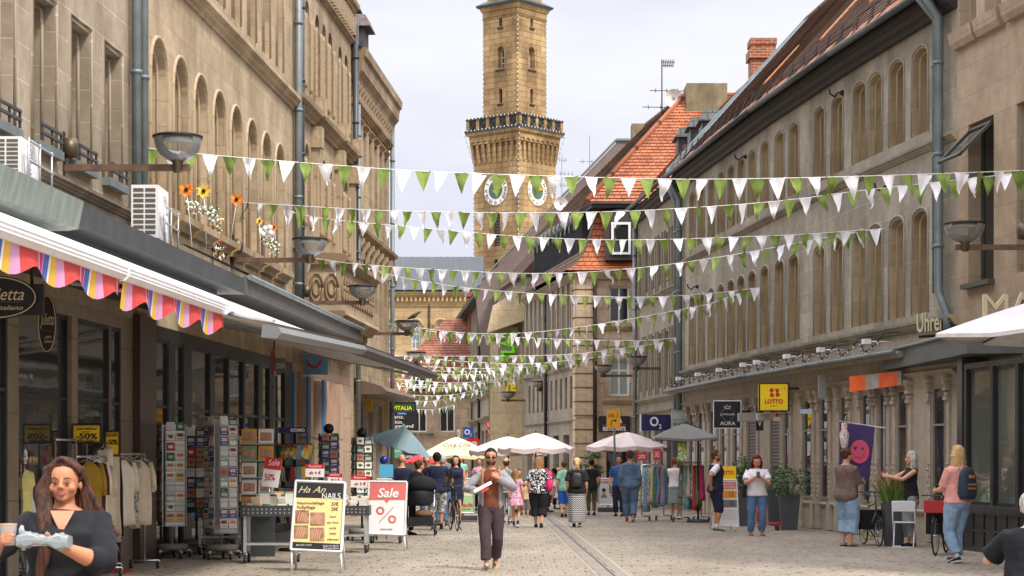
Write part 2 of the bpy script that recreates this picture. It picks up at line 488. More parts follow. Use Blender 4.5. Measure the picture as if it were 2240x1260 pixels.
def OP(u, w, z0, z1, arch=False, steps=1, inset=0.0, depth=0.3, win=True, kind='window', cols=2, rows=2, sill=False, fm=None, pm=None, fw=0.05):
 return dict(u=u, w=w, z0=z0, z1=z1, arch=arch, steps=steps, inset=inset, depth=depth, win=win, kind=kind, cols=cols, rows=rows, sill=sill, fm=fm, pm=pm, fw=fw)
def outline(o, i=0.0, n=10):
 a, b = o['u'] - o['w'] / 2 + i, o['u'] + o['w'] / 2 - i
 if not o['arch']:
  return [(a, o['z0']), (b, o['z0']), (b, o['z1'] - i), (a, o['z1'] - i)]
 r = (b - a) / 2; zs = o['z1'] - i - r
 if o['arch'] == 'seg': r2 = r * 0.45; zs = o['z1'] - i - r2
 else: r2 = r
 pts = [(a, o['z0']), (b, o['z0'])]
 for k in range(n + 1):
  t = math.pi * k / n
  pts.append((o['u'] + math.cos(t) * r, zs + math.sin(t) * r2))
 return pts
def wall(mb, F, u0, u1, z0, z1, ops=(), m=0, mr=None):
 mr = m if mr is None else mr
 us = {u0, u1}; zs = {z0, z1}
 for o in ops:
  us |= {o['u'] - o['w'] / 2, o['u'] + o['w'] / 2}; zs |= {o['z0'], o['z1']}
 us = sorted(x for x in us if u0 - 1e-6 <= x <= u1 + 1e-6); zs = sorted(x for x in zs if z0 - 1e-6 <= x <= z1 + 1e-6)
 def uvq(q): return [(F.uo + a, b) for a, b in q]
 for i in range(len(us) - 1):
  a, b = us[i], us[i + 1]
  if b - a < 1e-5: continue
  mid = (a + b) / 2
  start = None
  run = []
  for j in range(len(zs) - 1):
   c, d = zs[j], zs[j + 1]
   hole = any(abs(mid - o['u']) < o['w'] / 2 and o['z0'] < (c + d) / 2 < o['z1'] for o in ops)
   if hole or d - c < 1e-5:
    if run: 
     q = [(a, run[0]), (b, run[0]), (b, run[1]), (a, run[1])]
     mb.face([F.pt(x, z) for x, z in q], m, uvq(q)); run = []
   else:
    run = [run[0] if run else c, d]
  if run:
   q = [(a, run[0]), (b, run[0]), (b, run[1]), (a, run[1])]
   mb.face([F.pt(x, z) for x, z in q], m, uvq(q))
 for o in ops:
  if o['arch']:
   ol = outline(o); arc = ol[2:]; h = len(arc) // 2
   right = arc[:h + 1] + [(o['u'] + o['w'] / 2, o['z1'])]
   left = arc[h:] + [(o['u'] - o['w'] / 2, o['z1'])]
   mb.face([F.pt(x, z) for x, z in right], m, uvq(right))
   mb.face([F.pt(x, z) for x, z in left], m, uvq(left))
  st = o['steps']; dd = o['depth'] / st
  for k in range(st):
   A = outline(o, o['inset'] * k); 
   n = len(A)
   for e in range(n):
    p, q = A[e], A[(e + 1) % n]
    mb.face([F.pt(p[0], p[1], -dd * k), F.pt(q[0], q[1], -dd * k), F.pt(q[0], q[1], -dd * (k + 1)), F.pt(p[0], p[1], -dd * (k + 1))], mr,
      [(F.uo + p[0], p[1]), (F.uo + q[0], q[1]), (F.uo + q[0] + .1, q[1]), (F.uo + p[0] + .1, p[1])])
   if k < st - 1:
    B = outline(o, o['inset'] * (k + 1))
    for e in range(n):
     f = (e + 1) % n
     qd = [A[e], A[f], B[f], B[e]]
     mb.face([F.pt(x, z, -dd * (k + 1)) for x, z in qd], mr, uvq(qd))
def roll(mb, F, o, k=1, r=.03, m=0):
 ol = outline(o, o['inset'] * k - .02 if k else -.06); ol = ol[1:] + [ol[0]]
 mb.tube([F.pt(x, z, -o['depth'] / o['steps'] * k + .01) for x, z in ol], r, 5, m)
WCACHE = {}
def add_window(root, F, o, label=None):
 ins = o['inset'] * (o['steps'] - 1)
 fm = o['fm'] or M_DARKWOOD; pm = o['pm'] or M_GLASS
 key = (round(o['w'] - 2 * ins, 2), round(o['z1'] - ins - o['z0'], 2), o['arch'], o['cols'], o['rows'], fm.name, pm.name, o['fw'])
 pos = F.pt(o['u'], o['z0'], -o['depth'] + 0.0)
 inv = WM[root.name].inverted()
 if key not in WCACHE:
  w = o['w'] - 2 * ins; h = o['z1'] - ins - o['z0']; fw = o['fw']
  q = dict(u=0, w=w, z0=0, z1=h, arch=o['arch'])
  A = outline(q); q2 = dict(q); B = outline(q2, fw)
  B[0] = (B[0][0], fw); B[1] = (B[1][0], fw)
  n = len(A); fb = MB()
  y0, y1 = 0.0, 0.06
  for e in range(n):
   f = (e + 1) % n
   fb.face([V((A[e][0], y1, A[e][1])), V((A[f][0], y1, A[f][1])), V((B[f][0], y1, B[f][1])), V((B[e][0], y1, B[e][1]))])
   fb.face([V((B[e][0], y1, B[e][1])), V((B[f][0], y1, B[f][1])), V((B[f][0], y0, B[f][1])), V((B[e][0], y0, B[e][1]))])
  top = h - (w / 2 if o['arch'] is True else 0)
  for c in range(1, o['cols']):
   x = -w / 2 + w * c / o['cols']
   fb.box((x, 0.03, (fw + (h - fw)) / 2), (fw * 0.8, 0.056, h - 2 * fw))
  for r in range(1, o['rows']):
   z = top * (r / o['rows'] if o['rows'] > 2 else 0.68)
   fb.box((0, 0.032, z), (w - 2 * fw, 0.05, fw * 0.8))
  pb = MB(); pb.face([V((x, 0.02, z)) for x, z in A])
  fr = fb.build('window', fm); pn = pb.build('pane', pm)
  # local coordinates: undo the recentring
  for ob in (fr, pn):
   for vv in ob.data.vertices: vv.co += ob.location
   COL.objects.unlink(ob)
  WCACHE[key] = (fr.data, pn.data)
 fd, pd = WCACHE[key]
 wo_ = bpy.data.objects.new(o['kind'], fd); COL.objects.link(wo_); wo_.parent = root
 wo_.location = inv @ pos; wo_.rotation_euler = (0, 0, F.rz - root.rotation_euler.z)
 pn = bpy.data.objects.new('pane', pd); COL.objects.link(pn); pn.parent = wo_
 if label: wo_['label'] = label
 if o['sill']:
  sb = MB(); 
  F.fbox(sb, o['u'] - o['w'] / 2 - .08, o['u'] + o['w'] / 2 + .08, o['z0'] - .12, o['z0'] - .002, -o['depth'] * .0, .12)
  s_ = sb.build('sill', o['sill'] if o['sill'] is not True else M_ZINC, root)
  s_.parent = wo_
  WM[s_.name] = None
  s_.matrix_parent_inverse = (Matrix.Translation(inv @ pos) @ Matrix.Rotation(F.rz, 4, 'Z')).inverted()
 return wo_
def add_windows(root, F, ops):
 for o in ops:
  if o['win']: add_window(root, F, o)
M_DARKWOOD = mat('window_frame_brown', (0.10, 0.075, 0.05), 0.6, 0, 0.2, 6)

def tile_slope(mb, e0, e1, r0, r1, course=0.17, lift=0.035, m=0, off=0.0, sag=0.0):
 """tiled slope between eave e0-e1 and ridge r0-r1, one overlapping course after another"""
 e0, e1, r0, r1 = V(e0), V(e1), V(r0), V(r1)
 L_ = ((r0 - e0).length + (r1 - e1).length) / 2; n = max(2, int(L_ / course))
 nrm = (e1 - e0).cross(r0 - e0)
 if nrm.length < 1e-6: nrm = (e1 - e0).cross(r1 - e0)
 nrm.normalize()
 if nrm.z < 0: nrm = -nrm
 ns = 6
 for i in range(n):
  t0, t1 = i / n, (i + 1) / n
  for k in range(ns):
   s0, s1 = k / ns, (k + 1) / ns
   def q(s, t, up):
    p = (e0.lerp(e1, s)).lerp(r0.lerp(r1, s), t) + nrm * up
    p.z -= sag * math.sin(math.pi * s) * t
    return p
   def uvp(s, t): 
    w_ = ((e1 - e0).length * (1 - t) + (r1 - r0).length * t)
    return (off + w_ * s - w_ / 2 + (0.5 * course if False else 0), t * L_)
   a, b, c, d = q(s0, t0, lift), q(s1, t0, lift), q(s1, t1, 0.004), q(s0, t1, 0.004)
   mb.face([a, b, c, d], m, [uvp(s0, t0), uvp(s1, t0), uvp(s1, t1), uvp(s0, t1)])
   mb.face([q(s0, t0, 0.0), q(s1, t0, 0.0), b, a], m, [uvp(s0, t0)] * 4)
def downpipe(name, root, pts, r=0.055, m=None):
 mb = MB(); mb.tube(pts, r, 10)
 for a, b in zip(pts[:-1], pts[1:]):
  a, b = V(a), V(b)
  if abs(a.z - b.z) > 1.5:
   k = int(abs(a.z - b.z) / 2.0) + 1
   for i in range(k):
    p = a.lerp(b, (i + 0.5) / k); mb.lathe([(r * 1.0, -.03), (r * 1.22, -.03), (r * 1.22, .03), (r * 1.0, .03)], p, 10)
 return mb.build(name, m or M_ZINC, root)
CORN = [(0, 0), (.06, 0), (.08, .05), (.14, .08), (.16, .14), (.24, .17), (.26, .25), (0, .28)]
def cscale(k, h=None):
 h = h or k
 return [(a * k, b * h) for a, b in CORN]

# ------------------------------------------------------------ stone kinds
S_L1 = stone('stone_grey_beige', (0.40, 0.325, 0.235), (0.35, 0.285, 0.205), (0.50, 0.42, 0.31), 1.15, 0.46, 0.012, (0.5, 0.47, 0.43), 0.8, warm=None)
S_L2 = stone('stone_yellow_beige', (0.53, 0.415, 0.27), (0.43, 0.335, 0.22), (0.44, 0.27, 0.10), 1.25, 0.42, 0.008, (0.55, 0.5, 0.45), 0.75)
S_L3 = stone('stone_ochre', (0.47, 0.36, 0.23), (0.37, 0.285, 0.18), (0.30, 0.21, 0.12), 0.85, 0.4, 0.01, (0.45, 0.4, 0.34), 0.8)
S_R1 = stone('stone_grey', (0.395, 0.36, 0.285), (0.32, 0.29, 0.23), (0.54, 0.43, 0.25), 1.3, 0.5, 0.010, (0.5, 0.48, 0.45), 0.8, warm=None)
S_R1R = stone('stone_grey_reveal', (0.46, 0.36, 0.21), (0.36, 0.28, 0.165), (0.46, 0.36, 0.2), 0.6, 0.5, 0.012, (0.6, 0.52, 0.42), 0.6)
S_R2 = stone('stone_dark_grey', (0.33, 0.285, 0.215), (0.27, 0.235, 0.175), (0.26, 0.21, 0.14), 1.1, 0.45, 0.01, (0.6, 0.56, 0.5), 0.7)
S_R0 = stone('stone_brown_beige', (0.42, 0.325, 0.225), (0.37, 0.285, 0.195), (0.30, 0.23, 0.15), 1.2, 0.55, 0.007, (0.68, 0.6, 0.52), 0.5, bump=0.5)
S_R3 = stone('stone_sand', (0.58, 0.44, 0.29), (0.43, 0.33, 0.225), (0.28, 0.20, 0.13), 1.0, 0.55, 0.012, (0.6, 0.52, 0.42), 0.5)
S_TOW = stone('tower_sandstone', (0.52, 0.35, 0.16), (0.36, 0.24, 0.11), (0.17, 0.115, 0.06), 1.35, 0.5, 0.026, (0.36, 0.29, 0.22), 0.8, bump=0.2, sscale=0.2, warm=None)
S_HALL = stone('hall_sandstone', (0.50, 0.36, 0.19), (0.40, 0.29, 0.155), (0.30, 0.2, 0.09), 2.0, 0.55, 0.02, (0.6, 0.52, 0.4), 0.45, bump=0.2)
S_SHOP = stone('polished_stone', (0.25, 0.20, 0.15), (0.22, 0.17, 0.13), (0.06, 0.05, 0.04), 2.0, 1.1, 0.008, (0.7, 0.65, 0.6), 0.4, bump=0.05, rough=0.35)
S_BROWN = stone('red_brown_stone', (0.20, 0.11, 0.065), (0.17, 0.09, 0.055), (0.05, 0.03, 0.02), 2.0, 1.2, 0.006, (0.6, 0.5, 0.45), 0.5, bump=0.05, rough=0.3)
S_MODERN = stone('modern_beige_slab', (0.58, 0.46, 0.28), (0.53, 0.42, 0.255), (0.28, 0.22, 0.14), 1.6, 0.9, 0.01, (0.75, 0.7, 0.62), 0.35, bump=0.05)
S_PINK = stone('pale_shop_stone', (0.48, 0.34, 0.24), (0.44, 0.31, 0.22), (0.25, 0.16, 0.1), 1.2, 0.9, 0.01, (0.75, 0.7, 0.65), 0.4, bump=0.1)
S_BRICK = stone('orange_brick', (0.42, 0.10, 0.03), (0.26, 0.07, 0.03), (0.42, 0.35, 0.25), 0.27, 0.095, 0.012, (0.35, 0.3, 0.28), 0.5, bump=0.4)
S_CONC = stone('weathered_plaster', (0.27, 0.22, 0.13), (0.25, 0.2, 0.12), (0.2, 0.16, 0.1), 3, 3, 0.002, (0.4, 0.36, 0.3), 0.9, bump=0.2)
T_OR = tiles('orange_tiles', (0.46, 0.15, 0.055), (0.36, 0.11, 0.045), (0.09, 0.03, 0.015), 0.24, 0.26)
T_BR = tiles('brown_tiles', (0.23, 0.125, 0.075), (0.14, 0.085, 0.058), (0.035, 0.02, 0.015), 0.17, 0.3)
T_RD = tiles('red_tiles', (0.32, 0.12, 0.065), (0.26, 0.10, 0.055), (0.13, 0.045, 0.025), 0.3, 0.3)
M_SLATE = tiles('slate_scales', (0.10, 0.115, 0.11), (0.075, 0.088, 0.085), (0.02, 0.022, 0.022), 0.26, 0.34)
M_GREENISH = mat('patina_fascia', (0.20, 0.235, 0.205), 0.6, 0.1, 0.25, 3.0, 0.1, stretch=(3, 3, 0.4))
M_SOFFIT = mat('soffit', (0.33, 0.29, 0.23), 0.8)

# ------------------------------------------------------------ ground
def pave_mat():
 m, nt, nd, lk, b = nodes_of('paving_setts')
 tcn = nd.new('ShaderNodeTexCoord')
 br = nd.new('ShaderNodeTexBrick'); br.offset = 0.5
 br.inputs['Scale'].default_value = 1; br.inputs['Brick Width'].default_value = 0.15; br.inputs['Row Height'].default_value = 0.24
 br.inputs['Mortar Size'].default_value = 0.007; br.inputs['Mortar Smooth'].default_value = 0.5; br.inputs['Bias'].default_value = 0.0
 br.inputs['Color1'].default_value = (0.345, 0.298, 0.225, 1); br.inputs['Color2'].default_value = (0.285, 0.248, 0.188, 1); br.inputs['Mortar'].default_value = (0.13, 0.10, 0.075, 1)
 nq = nd.new('ShaderNodeTexNoise'); nq.inputs['Scale'].default_value = 1.7; nq.inputs['Detail'].default_value = 3; lk.new(tcn.outputs['Object'], nq.inputs['Vector']); vq = nd.new('ShaderNodeVectorMath'); vq.operation = 'SCALE'; vq.inputs['Scale'].default_value = .16; lk.new(nq.outputs['Color'], vq.inputs[0]); va = nd.new('ShaderNodeVectorMath'); lk.new(vq.outputs[0], va.inputs[0]); lk.new(tcn.outputs['Object'], va.inputs[1])
 lk.new(va.outputs[0], br.inputs['Vector'])
 n1 = nd.new('ShaderNodeTexNoise'); n1.inputs['Scale'].default_value = 0.5; n1.inputs['Detail'].default_value = 9; n1.inputs['Roughness'].default_value = 0.7
 mp_ = nd.new('ShaderNodeMapping'); mp_.inputs['Scale'].default_value = (1.0, 0.45, 1); lk.new(tcn.outputs['Object'], mp_.inputs[0]); lk.new(mp_.outputs[0], n1.inputs['Vector'])
 r1 = nd.new('ShaderNodeValToRGB'); r1.color_ramp.elements[0].position = 0.35; r1.color_ramp.elements[0].color = (0.66, 0.64, 0.62, 1); r1.color_ramp.elements[1].position = 0.65; r1.color_ramp.elements[1].color = (1.08, 1.06, 1.04, 1)
 lk.new(n1.outputs['Fac'], r1.inputs[0])
 c = mix_rgb(nd, lk, 1.0, br.outputs['Color'], r1.outputs[0], 'MULTIPLY')
 # dark square holes where a joint stone is missing
 vo = nd.new('ShaderNodeTexVoronoi'); vo.voronoi_dimensions = '2D'; vo.inputs['Scale'].default_value = 1.0; vo.inputs['Randomness'].default_value = 0.9; mv = nd.new('ShaderNodeMapping'); mv.inputs['Scale'].default_value = (4.6, .75, 1); lk.new(tcn.outputs['Object'], mv.inputs[0]); lk.new(mv.outputs[0], vo.inputs['Vector'])
 st = nd.new('ShaderNodeMath'); st.operation = 'LESS_THAN'; lk.new(vo.outputs['Distance'], st.inputs[0]); st.inputs[1].default_value = 0.115
 f = nd.new('ShaderNodeMath'); f.operation = 'MULTIPLY'; lk.new(st.outputs[0], f.inputs[0]); f.inputs[1].default_value = 0.72
 c = mix_rgb(nd, lk, f.outputs[0], c, (0.05, 0.038, 0.028))
 lk.new(c, b.inputs['Base Color']); b.inputs['Roughness'].default_value = 0.85
 bp = nd.new('ShaderNodeBump'); bp.inputs['Strength'].default_value = 0.5; bp.inputs['Distance'].default_value = 0.01; bp.invert = True
 lk.new(br.outputs['Fac'], bp.inputs['Height']); lk.new(bp.outputs[0], b.inputs['Normal'])
 return m
M_PAVE = pave_mat()
g = MB(); g.face([(-500, -20, 0), (500, -20, 0), (500, 1500, 0), (-500, 1500, 0)])
g.build('paving', M_PAVE, kind='structure')
M_SLAB = stone('channel_slabs', (0.27, 0.235, 0.19), (0.24, 0.205, 0.165), (0.10, 0.085, 0.07), 0.5, 0.9, 0.012, (0.7, 0.7, 0.7), 0.3, bump=0.2)
M_KERBS = mat('pale_border_setts', (0.325, 0.28, 0.21), 0.9, 0, 0.2, 9)
def strip(name, pts, w, z, m):
 mb = MB(); acc = 0
 for i in range(len(pts) - 1):
  a, b = V((*pts[i], z)), V((*pts[i + 1], z)); d = (b - a).normalized(); s = V((d.y, -d.x, 0)) * (w / 2); l = (b - a).length
  if i + 2 < len(pts): d2 = (V((*pts[i + 2], z)) - b).normalized(); s2 = V((d2.y, -d2.x, 0)) * (w / 2)
  else: s2 = s
  mb.face([a - s, a + s, b + s2, b - s2], 0, [(0, acc), (w, acc), (w, acc + l), (0, acc + l)]); acc += l
 return mb.build(name, m, kind='structure')
ch = [(1.72, 14), (1.62, 22), (1.42, 28), (1.27, 33), (1.14, 38), (1.02, 44), (0.9, 52), (0.6, 64), (0.0, 80)]
ch = [G(1395, 1290), G(1343, 1260), G(1300, 1222), G(1262, 1190), G(1235, 1165), G(1208, 1143), G(1192, 1128), G(1175, 1110)]
ch = [(p.x, p.y) for p in ch]; ch.insert(0, (2.0, 12))
strip('channel_border', ch, 0.50, 0.004, M_KERBS)
strip('drainage_channel', ch, 0.40, 0.008, M_SLAB)
strip('channel_slot', ch, 0.02, 0.012, M_IRON)

# ------------------------------------------------------------ left row of buildings
def LX(Y, out=0.0): return -7.8 + 0.062 * Y + out
FL = Fac((LX(16), 16), (LX(63), 63), (1, 0))
def uY(Y): return (Y - 16) / FL.d.y
U1, U2, U3, U4 = uY(31.2), uY(45.3), uY(54.6), uY(63)
def opx(xa, xb, z0, z1, F=FL, **k):
 a, b = F.at(xa), F.at(xb)
 return OP((a + b) / 2, b - a, z0, z1, **k)
def back_volume(root, F, u0, u1, depth, ztop, m, name='rear_wall', zr=None):
 """roof and hidden sides, so the house is solid from any side"""
 mb = MB()
 a, b = F.pt(u0, 0, 0), F.pt(u1, 0, 0); n = -F.n * depth
 up = V((0, 0, ztop))
 L_ = (b - a).length
 for p, q in ((a, a + n), (b, b + n), (a + n, b + n)):
  l = (q - p).length
  mb.face([p, q, q + up, p + up], 0, [(0, 0), (l, 0), (l, ztop), (0, ztop)])
 mb.face([a + up, b + up, b + n + up, a + n + up], 0, [(0, 0)] * 4)
 return mb.build(name, m, root)
M_INT = mat('shop_interior', (0.24, 0.19, 0.13), 0.9, 0, 0.3, 2)
M_INTW = mat('shop_inner_wall', (0.30, 0.24, 0.16), 0.9, 0, 0.2, 1.5)
M_BOOKS = blotch('shelf_goods', [(0.35, 0.06, 0.04), (0.08, 0.12, 0.25), (0.5, 0.42, 0.3), (0.1, 0.2, 0.12), (0.55, 0.55, 0.5), (0.3, 0.2, 0.35), (0.5, 0.35, 0.08)], 9.0, cell=True)
def interior(root, F, u0, u1, z1, depth=2.2, goods=True, m=None):
 mb = MB()
 F.fbox(mb, u0 + .05, u1 - .05, 0.02, z1, -depth - .1, -depth)       # back
 F.fbox(mb, u0 + .02, u0 + .1, 0.02, z1, -depth, -.4); F.fbox(mb, u1 - .1, u1 - .02, 0.02, z1, -depth, -.4)
 F.fbox(mb, u0 + .1, u1 - .1, z1 - .08, z1 - .01, -depth, -.4)
 r = mb.build('interior', m or M_INT, root)
 if goods:
  mb = MB(); u = u0 + .5
  while u < u1 - 1.0:
   for z in (0.5, 1.0, 1.5, 2.0):
    if RND.random() < .8: F.fbox(mb, u, u + 1.0, z, z + .3, -depth + .02, -depth + .3)
   u += 1.3
  if mb.v: mb.build('shelves', M_BOOKS, root)

# --- house 1: grey beige ashlar, fashion shop below
h1 = thing('stone_house', 'grey beige stone house at left edge with plain narrow windows above a fashion shop', 'building', FL.pt(uY(26), 0))
top_ops = [OP(FL.at(x), .95, 5.75, 7.7, steps=3, inset=.06, depth=.5, cols=1, rows=2, sill=M_ZINC) for x in (245, 175, 95, 0)]
top_ops += [OP(uY(y), .95, 5.75, 7.7, steps=3, inset=.06, depth=.5, cols=1, rows=2, sill=M_ZINC) for y in (22.4, 20.7)]
up_ops = [OP(o['u'], .95, 9.9, 12.2, steps=3, inset=.06, depth=.5, cols=1, rows=2) for o in top_ops[:4]]
mb = MB(); wall(mb, FL, uY(19), U1 - .03, 3.8, 14, top_ops + up_ops, 0)
FL.prof(mb, uY(19), U1 - .03, 5.3, cscale(.5)); FL.prof(mb, uY(19), U1 - .03, 8.9, cscale(.45))
for o in top_ops: [roll(mb, FL, o, k, .03) for k in (0, 1)]
mb.build('wall', S_L1, h1)
add_windows(h1, FL, top_ops + up_ops)
def shop(xa, xb, z1=3.6, z0=.12, **k):
 d = dict(kind='shop_window', pm=M_CLEAR, fm=M_BLACK, cols=1, rows=2, depth=.07, fw=.06); d.update(k)
 return opx(xa, xb, z0, z1, **d)
g1 = [shop(-60, 17), shop(41, 157, z0=.02, depth=.12), shop(170, 240), shop(243, 265, z0=.02)]
g1 += [OP(uY(21.2), 1.6, .12, 3.6, kind='shop_window', pm=M_CLEAR, fm=M_BLACK, cols=1, rows=2, fw=.08)]
mb = MB(); wall(mb, FL, uY(19), FL.at(290), 0, 3.8, g1, 0, 0)
mb.build('ground_floor_wall', S_SHOP, h1)
mb = MB(); FL.fbox(mb, FL.at(290), FL.at(326), 0, 3.86, -.3, .12); mb.build('corner_pillar', S_BROWN, h1)
add_windows(h1, FL, g1)
interior(h1, FL, uY(19), U1, 3.7, goods=False, m=M_INTW)
back_volume(h1, FL, uY(19), U1 - .03, 9, 13.9, S_L1)
for o in top_ops[:4]:      # little rail in front of each sill
 mb = MB(); 
 for z in (5.84, 5.95): FL.fbox(mb, o['u'] - .45, o['u'] + .45, z, z + .035, .10, .135)
 for s in (-.44, .0, .41): FL.fbox(mb, o['u'] + s, o['u'] + s + .03, 5.76, 5.95, .10, .13)
 mb.build('window_rail', M_DGREY, h1)
# --- house 2: yellow beige with the eight round arches
h2 = thing('stone_house', 'yellow beige stone house on the left with a row of tall round arches', 'building', FL.pt(uY(38), 0))
ax = (344, 395, 440, 481, 520, 552, 582, 609)
aops = [OP(uY(32.55) + (uY(43.6) - uY(32.55)) * i / 7, 1.06, 5.75, 8.45, arch=True, steps=4, inset=.07, depth=.6, cols=1, rows=2) for i in range(8)]
bops = [OP(o['u'], .72, 10.15, 13.0, arch=False, steps=4, inset=.05, depth=.5, cols=1, rows=2) for o in aops]
mb = MB(); wall(mb, FL, U1, U2 - .03, 3.8, 15, aops + bops, 0)
FL.prof(mb, U1, U2 - .03, 9.55, [(0, 0), (.05, 0), (.05, .06), (.12, .09), (.12, .15), (.2, .2), (.2, .27), (.13, .3), (.13, .36), (0, .4)])
for i, o in enumerate(aops):      # stone sill benches
 FL.prof(mb, o['u'] - .7, o['u'] + .7, 5.5, [(0, 0), (.07, 0), (.1, .08), (.2, .13), (.22, .24), (0, .24)])
for o in aops + bops: [roll(mb, FL, o, k, .035) for k in (0, 1, 2)]
mb.build('wall', S_L2, h2)
add_windows(h2, FL, aops + bops)
g2 = [shop(a, b) for a, b in ((328, 369), (383, 402), (419, 460), (537, 566), (575, 590), (601, 624))] + [shop(470, 500, z0=.02), shop(502, 533, z0=.02)]
mb = MB(); wall(mb, FL, FL.at(326.5), U2 - .03, 0, 3.8, g2, 0); mb.build('shop_front', M_BLACK, h2)
mb = MB(); wall(mb, FL, U1, FL.at(326.5), 0, 3.8, [], 0); mb.build('plinth', S_BROWN, h2)
add_windows(h2, FL, g2)
interior(h2, FL, U1 + .3, U2 - .03, 3.7)
back_volume(h2, FL, U1, U2 - .03, 9, 14.9, S_L2)
for x, z in ((297, 0), (313, 0)):
 u = FL.at(x, None, .12); downpipe('downpipe', h2, [FL.pt(u, 4.6, .13), FL.pt(u, 14.5, .13)], .075)
# --- house 3: ornate
h3 = thing('stone_house', 'ornate ochre stone house in the left row with carved window surrounds and an oriel', 'building', FL.pt(uY(50), 0))
us3 = [uY(46.3), uY(47.3), uY(48.8), uY(49.9), uY(50.9), uY(52.6), uY(53.7)]
c_ops = [OP(u, .62, 10.35, 12.5, arch=True, steps=3, inset=.07, depth=.5, cols=1) for u in us3]
d_ops = [OP(u, .66, 7.1, 9.1, arch=True, steps=4, inset=.06, depth=.5, cols=1) for u in us3]
g3 = [OP(uY(y), w_, .1, 3.4, kind='shop_window', pm=M_CLEAR, fm=M_BLACK, cols=1, rows=2, depth=.07) for y, w_ in ((47.0, .5), (48.3, .55), (49.6, .6))] + [OP(uY(51.9), 1.3, .05, 3.5, arch=True, steps=5, inset=.08, depth=.7, cols=1, kind='entrance_arch', fm=M_DARKWOOD)]
mb = MB(); wall(mb, FL, U2, U3 - .03, 3.8, 15, c_ops + d_ops, 0)
FL.prof(mb, U2, U3 - .03, 9.65, cscale(1.1, 1.2)); FL.prof(mb, U2, U3 - .03, 6.4, cscale(.5)); FL.prof(mb, U2, U3 - .03, 12.95, cscale(.5))
for k in range(26):
 u = U2 + .25 + k * .355; FL.fbox(mb, u, u + .16, 13.2, 13.7, 0, .14)
FL.prof(mb, U2, U3 - .03, 13.7, cscale(1.0, 1.2))
for u in (uY(48.05), uY(51.75), U3 - .25):
 FL.fbox(mb, u - .13, u + .13, 4.4, 9.1, 0, .16); FL.fbox(mb, u - .19, u + .19, 9.1, 9.6, 0, .26); FL.fbox(mb, u - .19, u + .19, 9.85, 10.3, .1, .34)
for o in c_ops + d_ops:      # twisted shafts beside each light
 for s in (-1, 1):
  pts = [FL.pt(o['u'] + s * (o['w'] / 2 + .07), o['z0'] + t * (o['z1'] - .4 - o['z0']), .03) for t in [i / 16 for i in range(17)]]
  mb.tube(pts, [.05 if i % 2 else .034 for i in range(17)], 6)
mb.build('wall', S_L3, h3)
add_windows(h3, FL, c_ops + d_ops)
mb = MB(); wall(mb, FL, U2, U3 - .03, 0, 3.8, g3, 0); 
for x in (655, 690, 722):
 u = FL.at(x); FL.fbox(mb, u - .22, u + .22, 0.0, 3.5, .003, .3)
mb.build('ground_floor_wall', S_PINK, h3)
for x in (641, 672, 706): mb = MB(); u = FL.at(x, None, .3); FL.fbox(mb, u - .04, u + .02, 0.0, 3.5, .28, .34); mb.build('blue_trim', mat('blue_trim', (0.03, 0.19, 0.45), 0.4), h3)
add_windows(h3, FL, g3)
interior(h3, FL, U2 + .1, U3 - .1, 3.6)
back_volume(h3, FL, U2, U3 - .03, 9, 14.9, S_L3)
# oriel with carved parapet on consoles
mb = MB(); ua, ub = uY(47.6), uY(53.6)
FL.fbox(mb, ua, ub, 5.15, 6.25, 0, .75)
FL.prof(mb, ua - .1, ub + .1, 6.25, [(0, 0), (.8, 0), (.95, .1), (.95, .2), (.8, .26), (0, .3)])
FL.prof(mb, ua - .08, ub + .08, 4.85, [(0, 0), (.7, 0), (.8, .12), (.9, .2), (.86, .3), (0, .3)])
for k in range(7):
 u = ua + .3 + k * (ub - ua - .6) / 6
 pr = [(.0, 4.1), (.18, 4.12), (.26, 4.3), (.22, 4.42), (.5, 4.6), (.62, 4.72), (.62, 4.85), (.0, 4.85)]
 mb.prism([FL.pt(u - .12, z, o) for o, z in pr], FL.d * .24)
mb.build('oriel', S_L3, h3)
mb = MB()
for k in range(int((ub - ua - .2) / .44)):      # carved rosettes on the front and towards the camera
 c = FL.pt(ua + .3 + k * .44, 5.7, .77); mb.tube([c + FL.d * (.16 * math.cos(t)) + V((0, 0, .3 * math.sin(t))) for t in [i * math.pi / 5 for i in range(11)]], .035, 5)
 mb.ball(c, .08, 0, 6, 4)
for du in (.18, .55):
 c = FL.pt(ua - .02, 5.7, du); 
 for rr in (.16, .09): mb.tube([c + FL.n * (rr * math.cos(t)) + V((0, 0, rr * 2.2 * math.sin(t))) for t in [i * math.pi / 5 for i in range(11)]], .03, 5)
mb.build('carved_relief', S_L3, h3)
downpipe('downpipe', h3, [FL.pt(U2 + .02, 4.6, .13), FL.pt(U2 + .02, 14.5, .13)], .085)
downpipe('downpipe', h3, [FL.pt(U2 + .42, 4.4, .13), FL.pt(U2 + .42, 14.5, .13)], .075, M_DGREY)
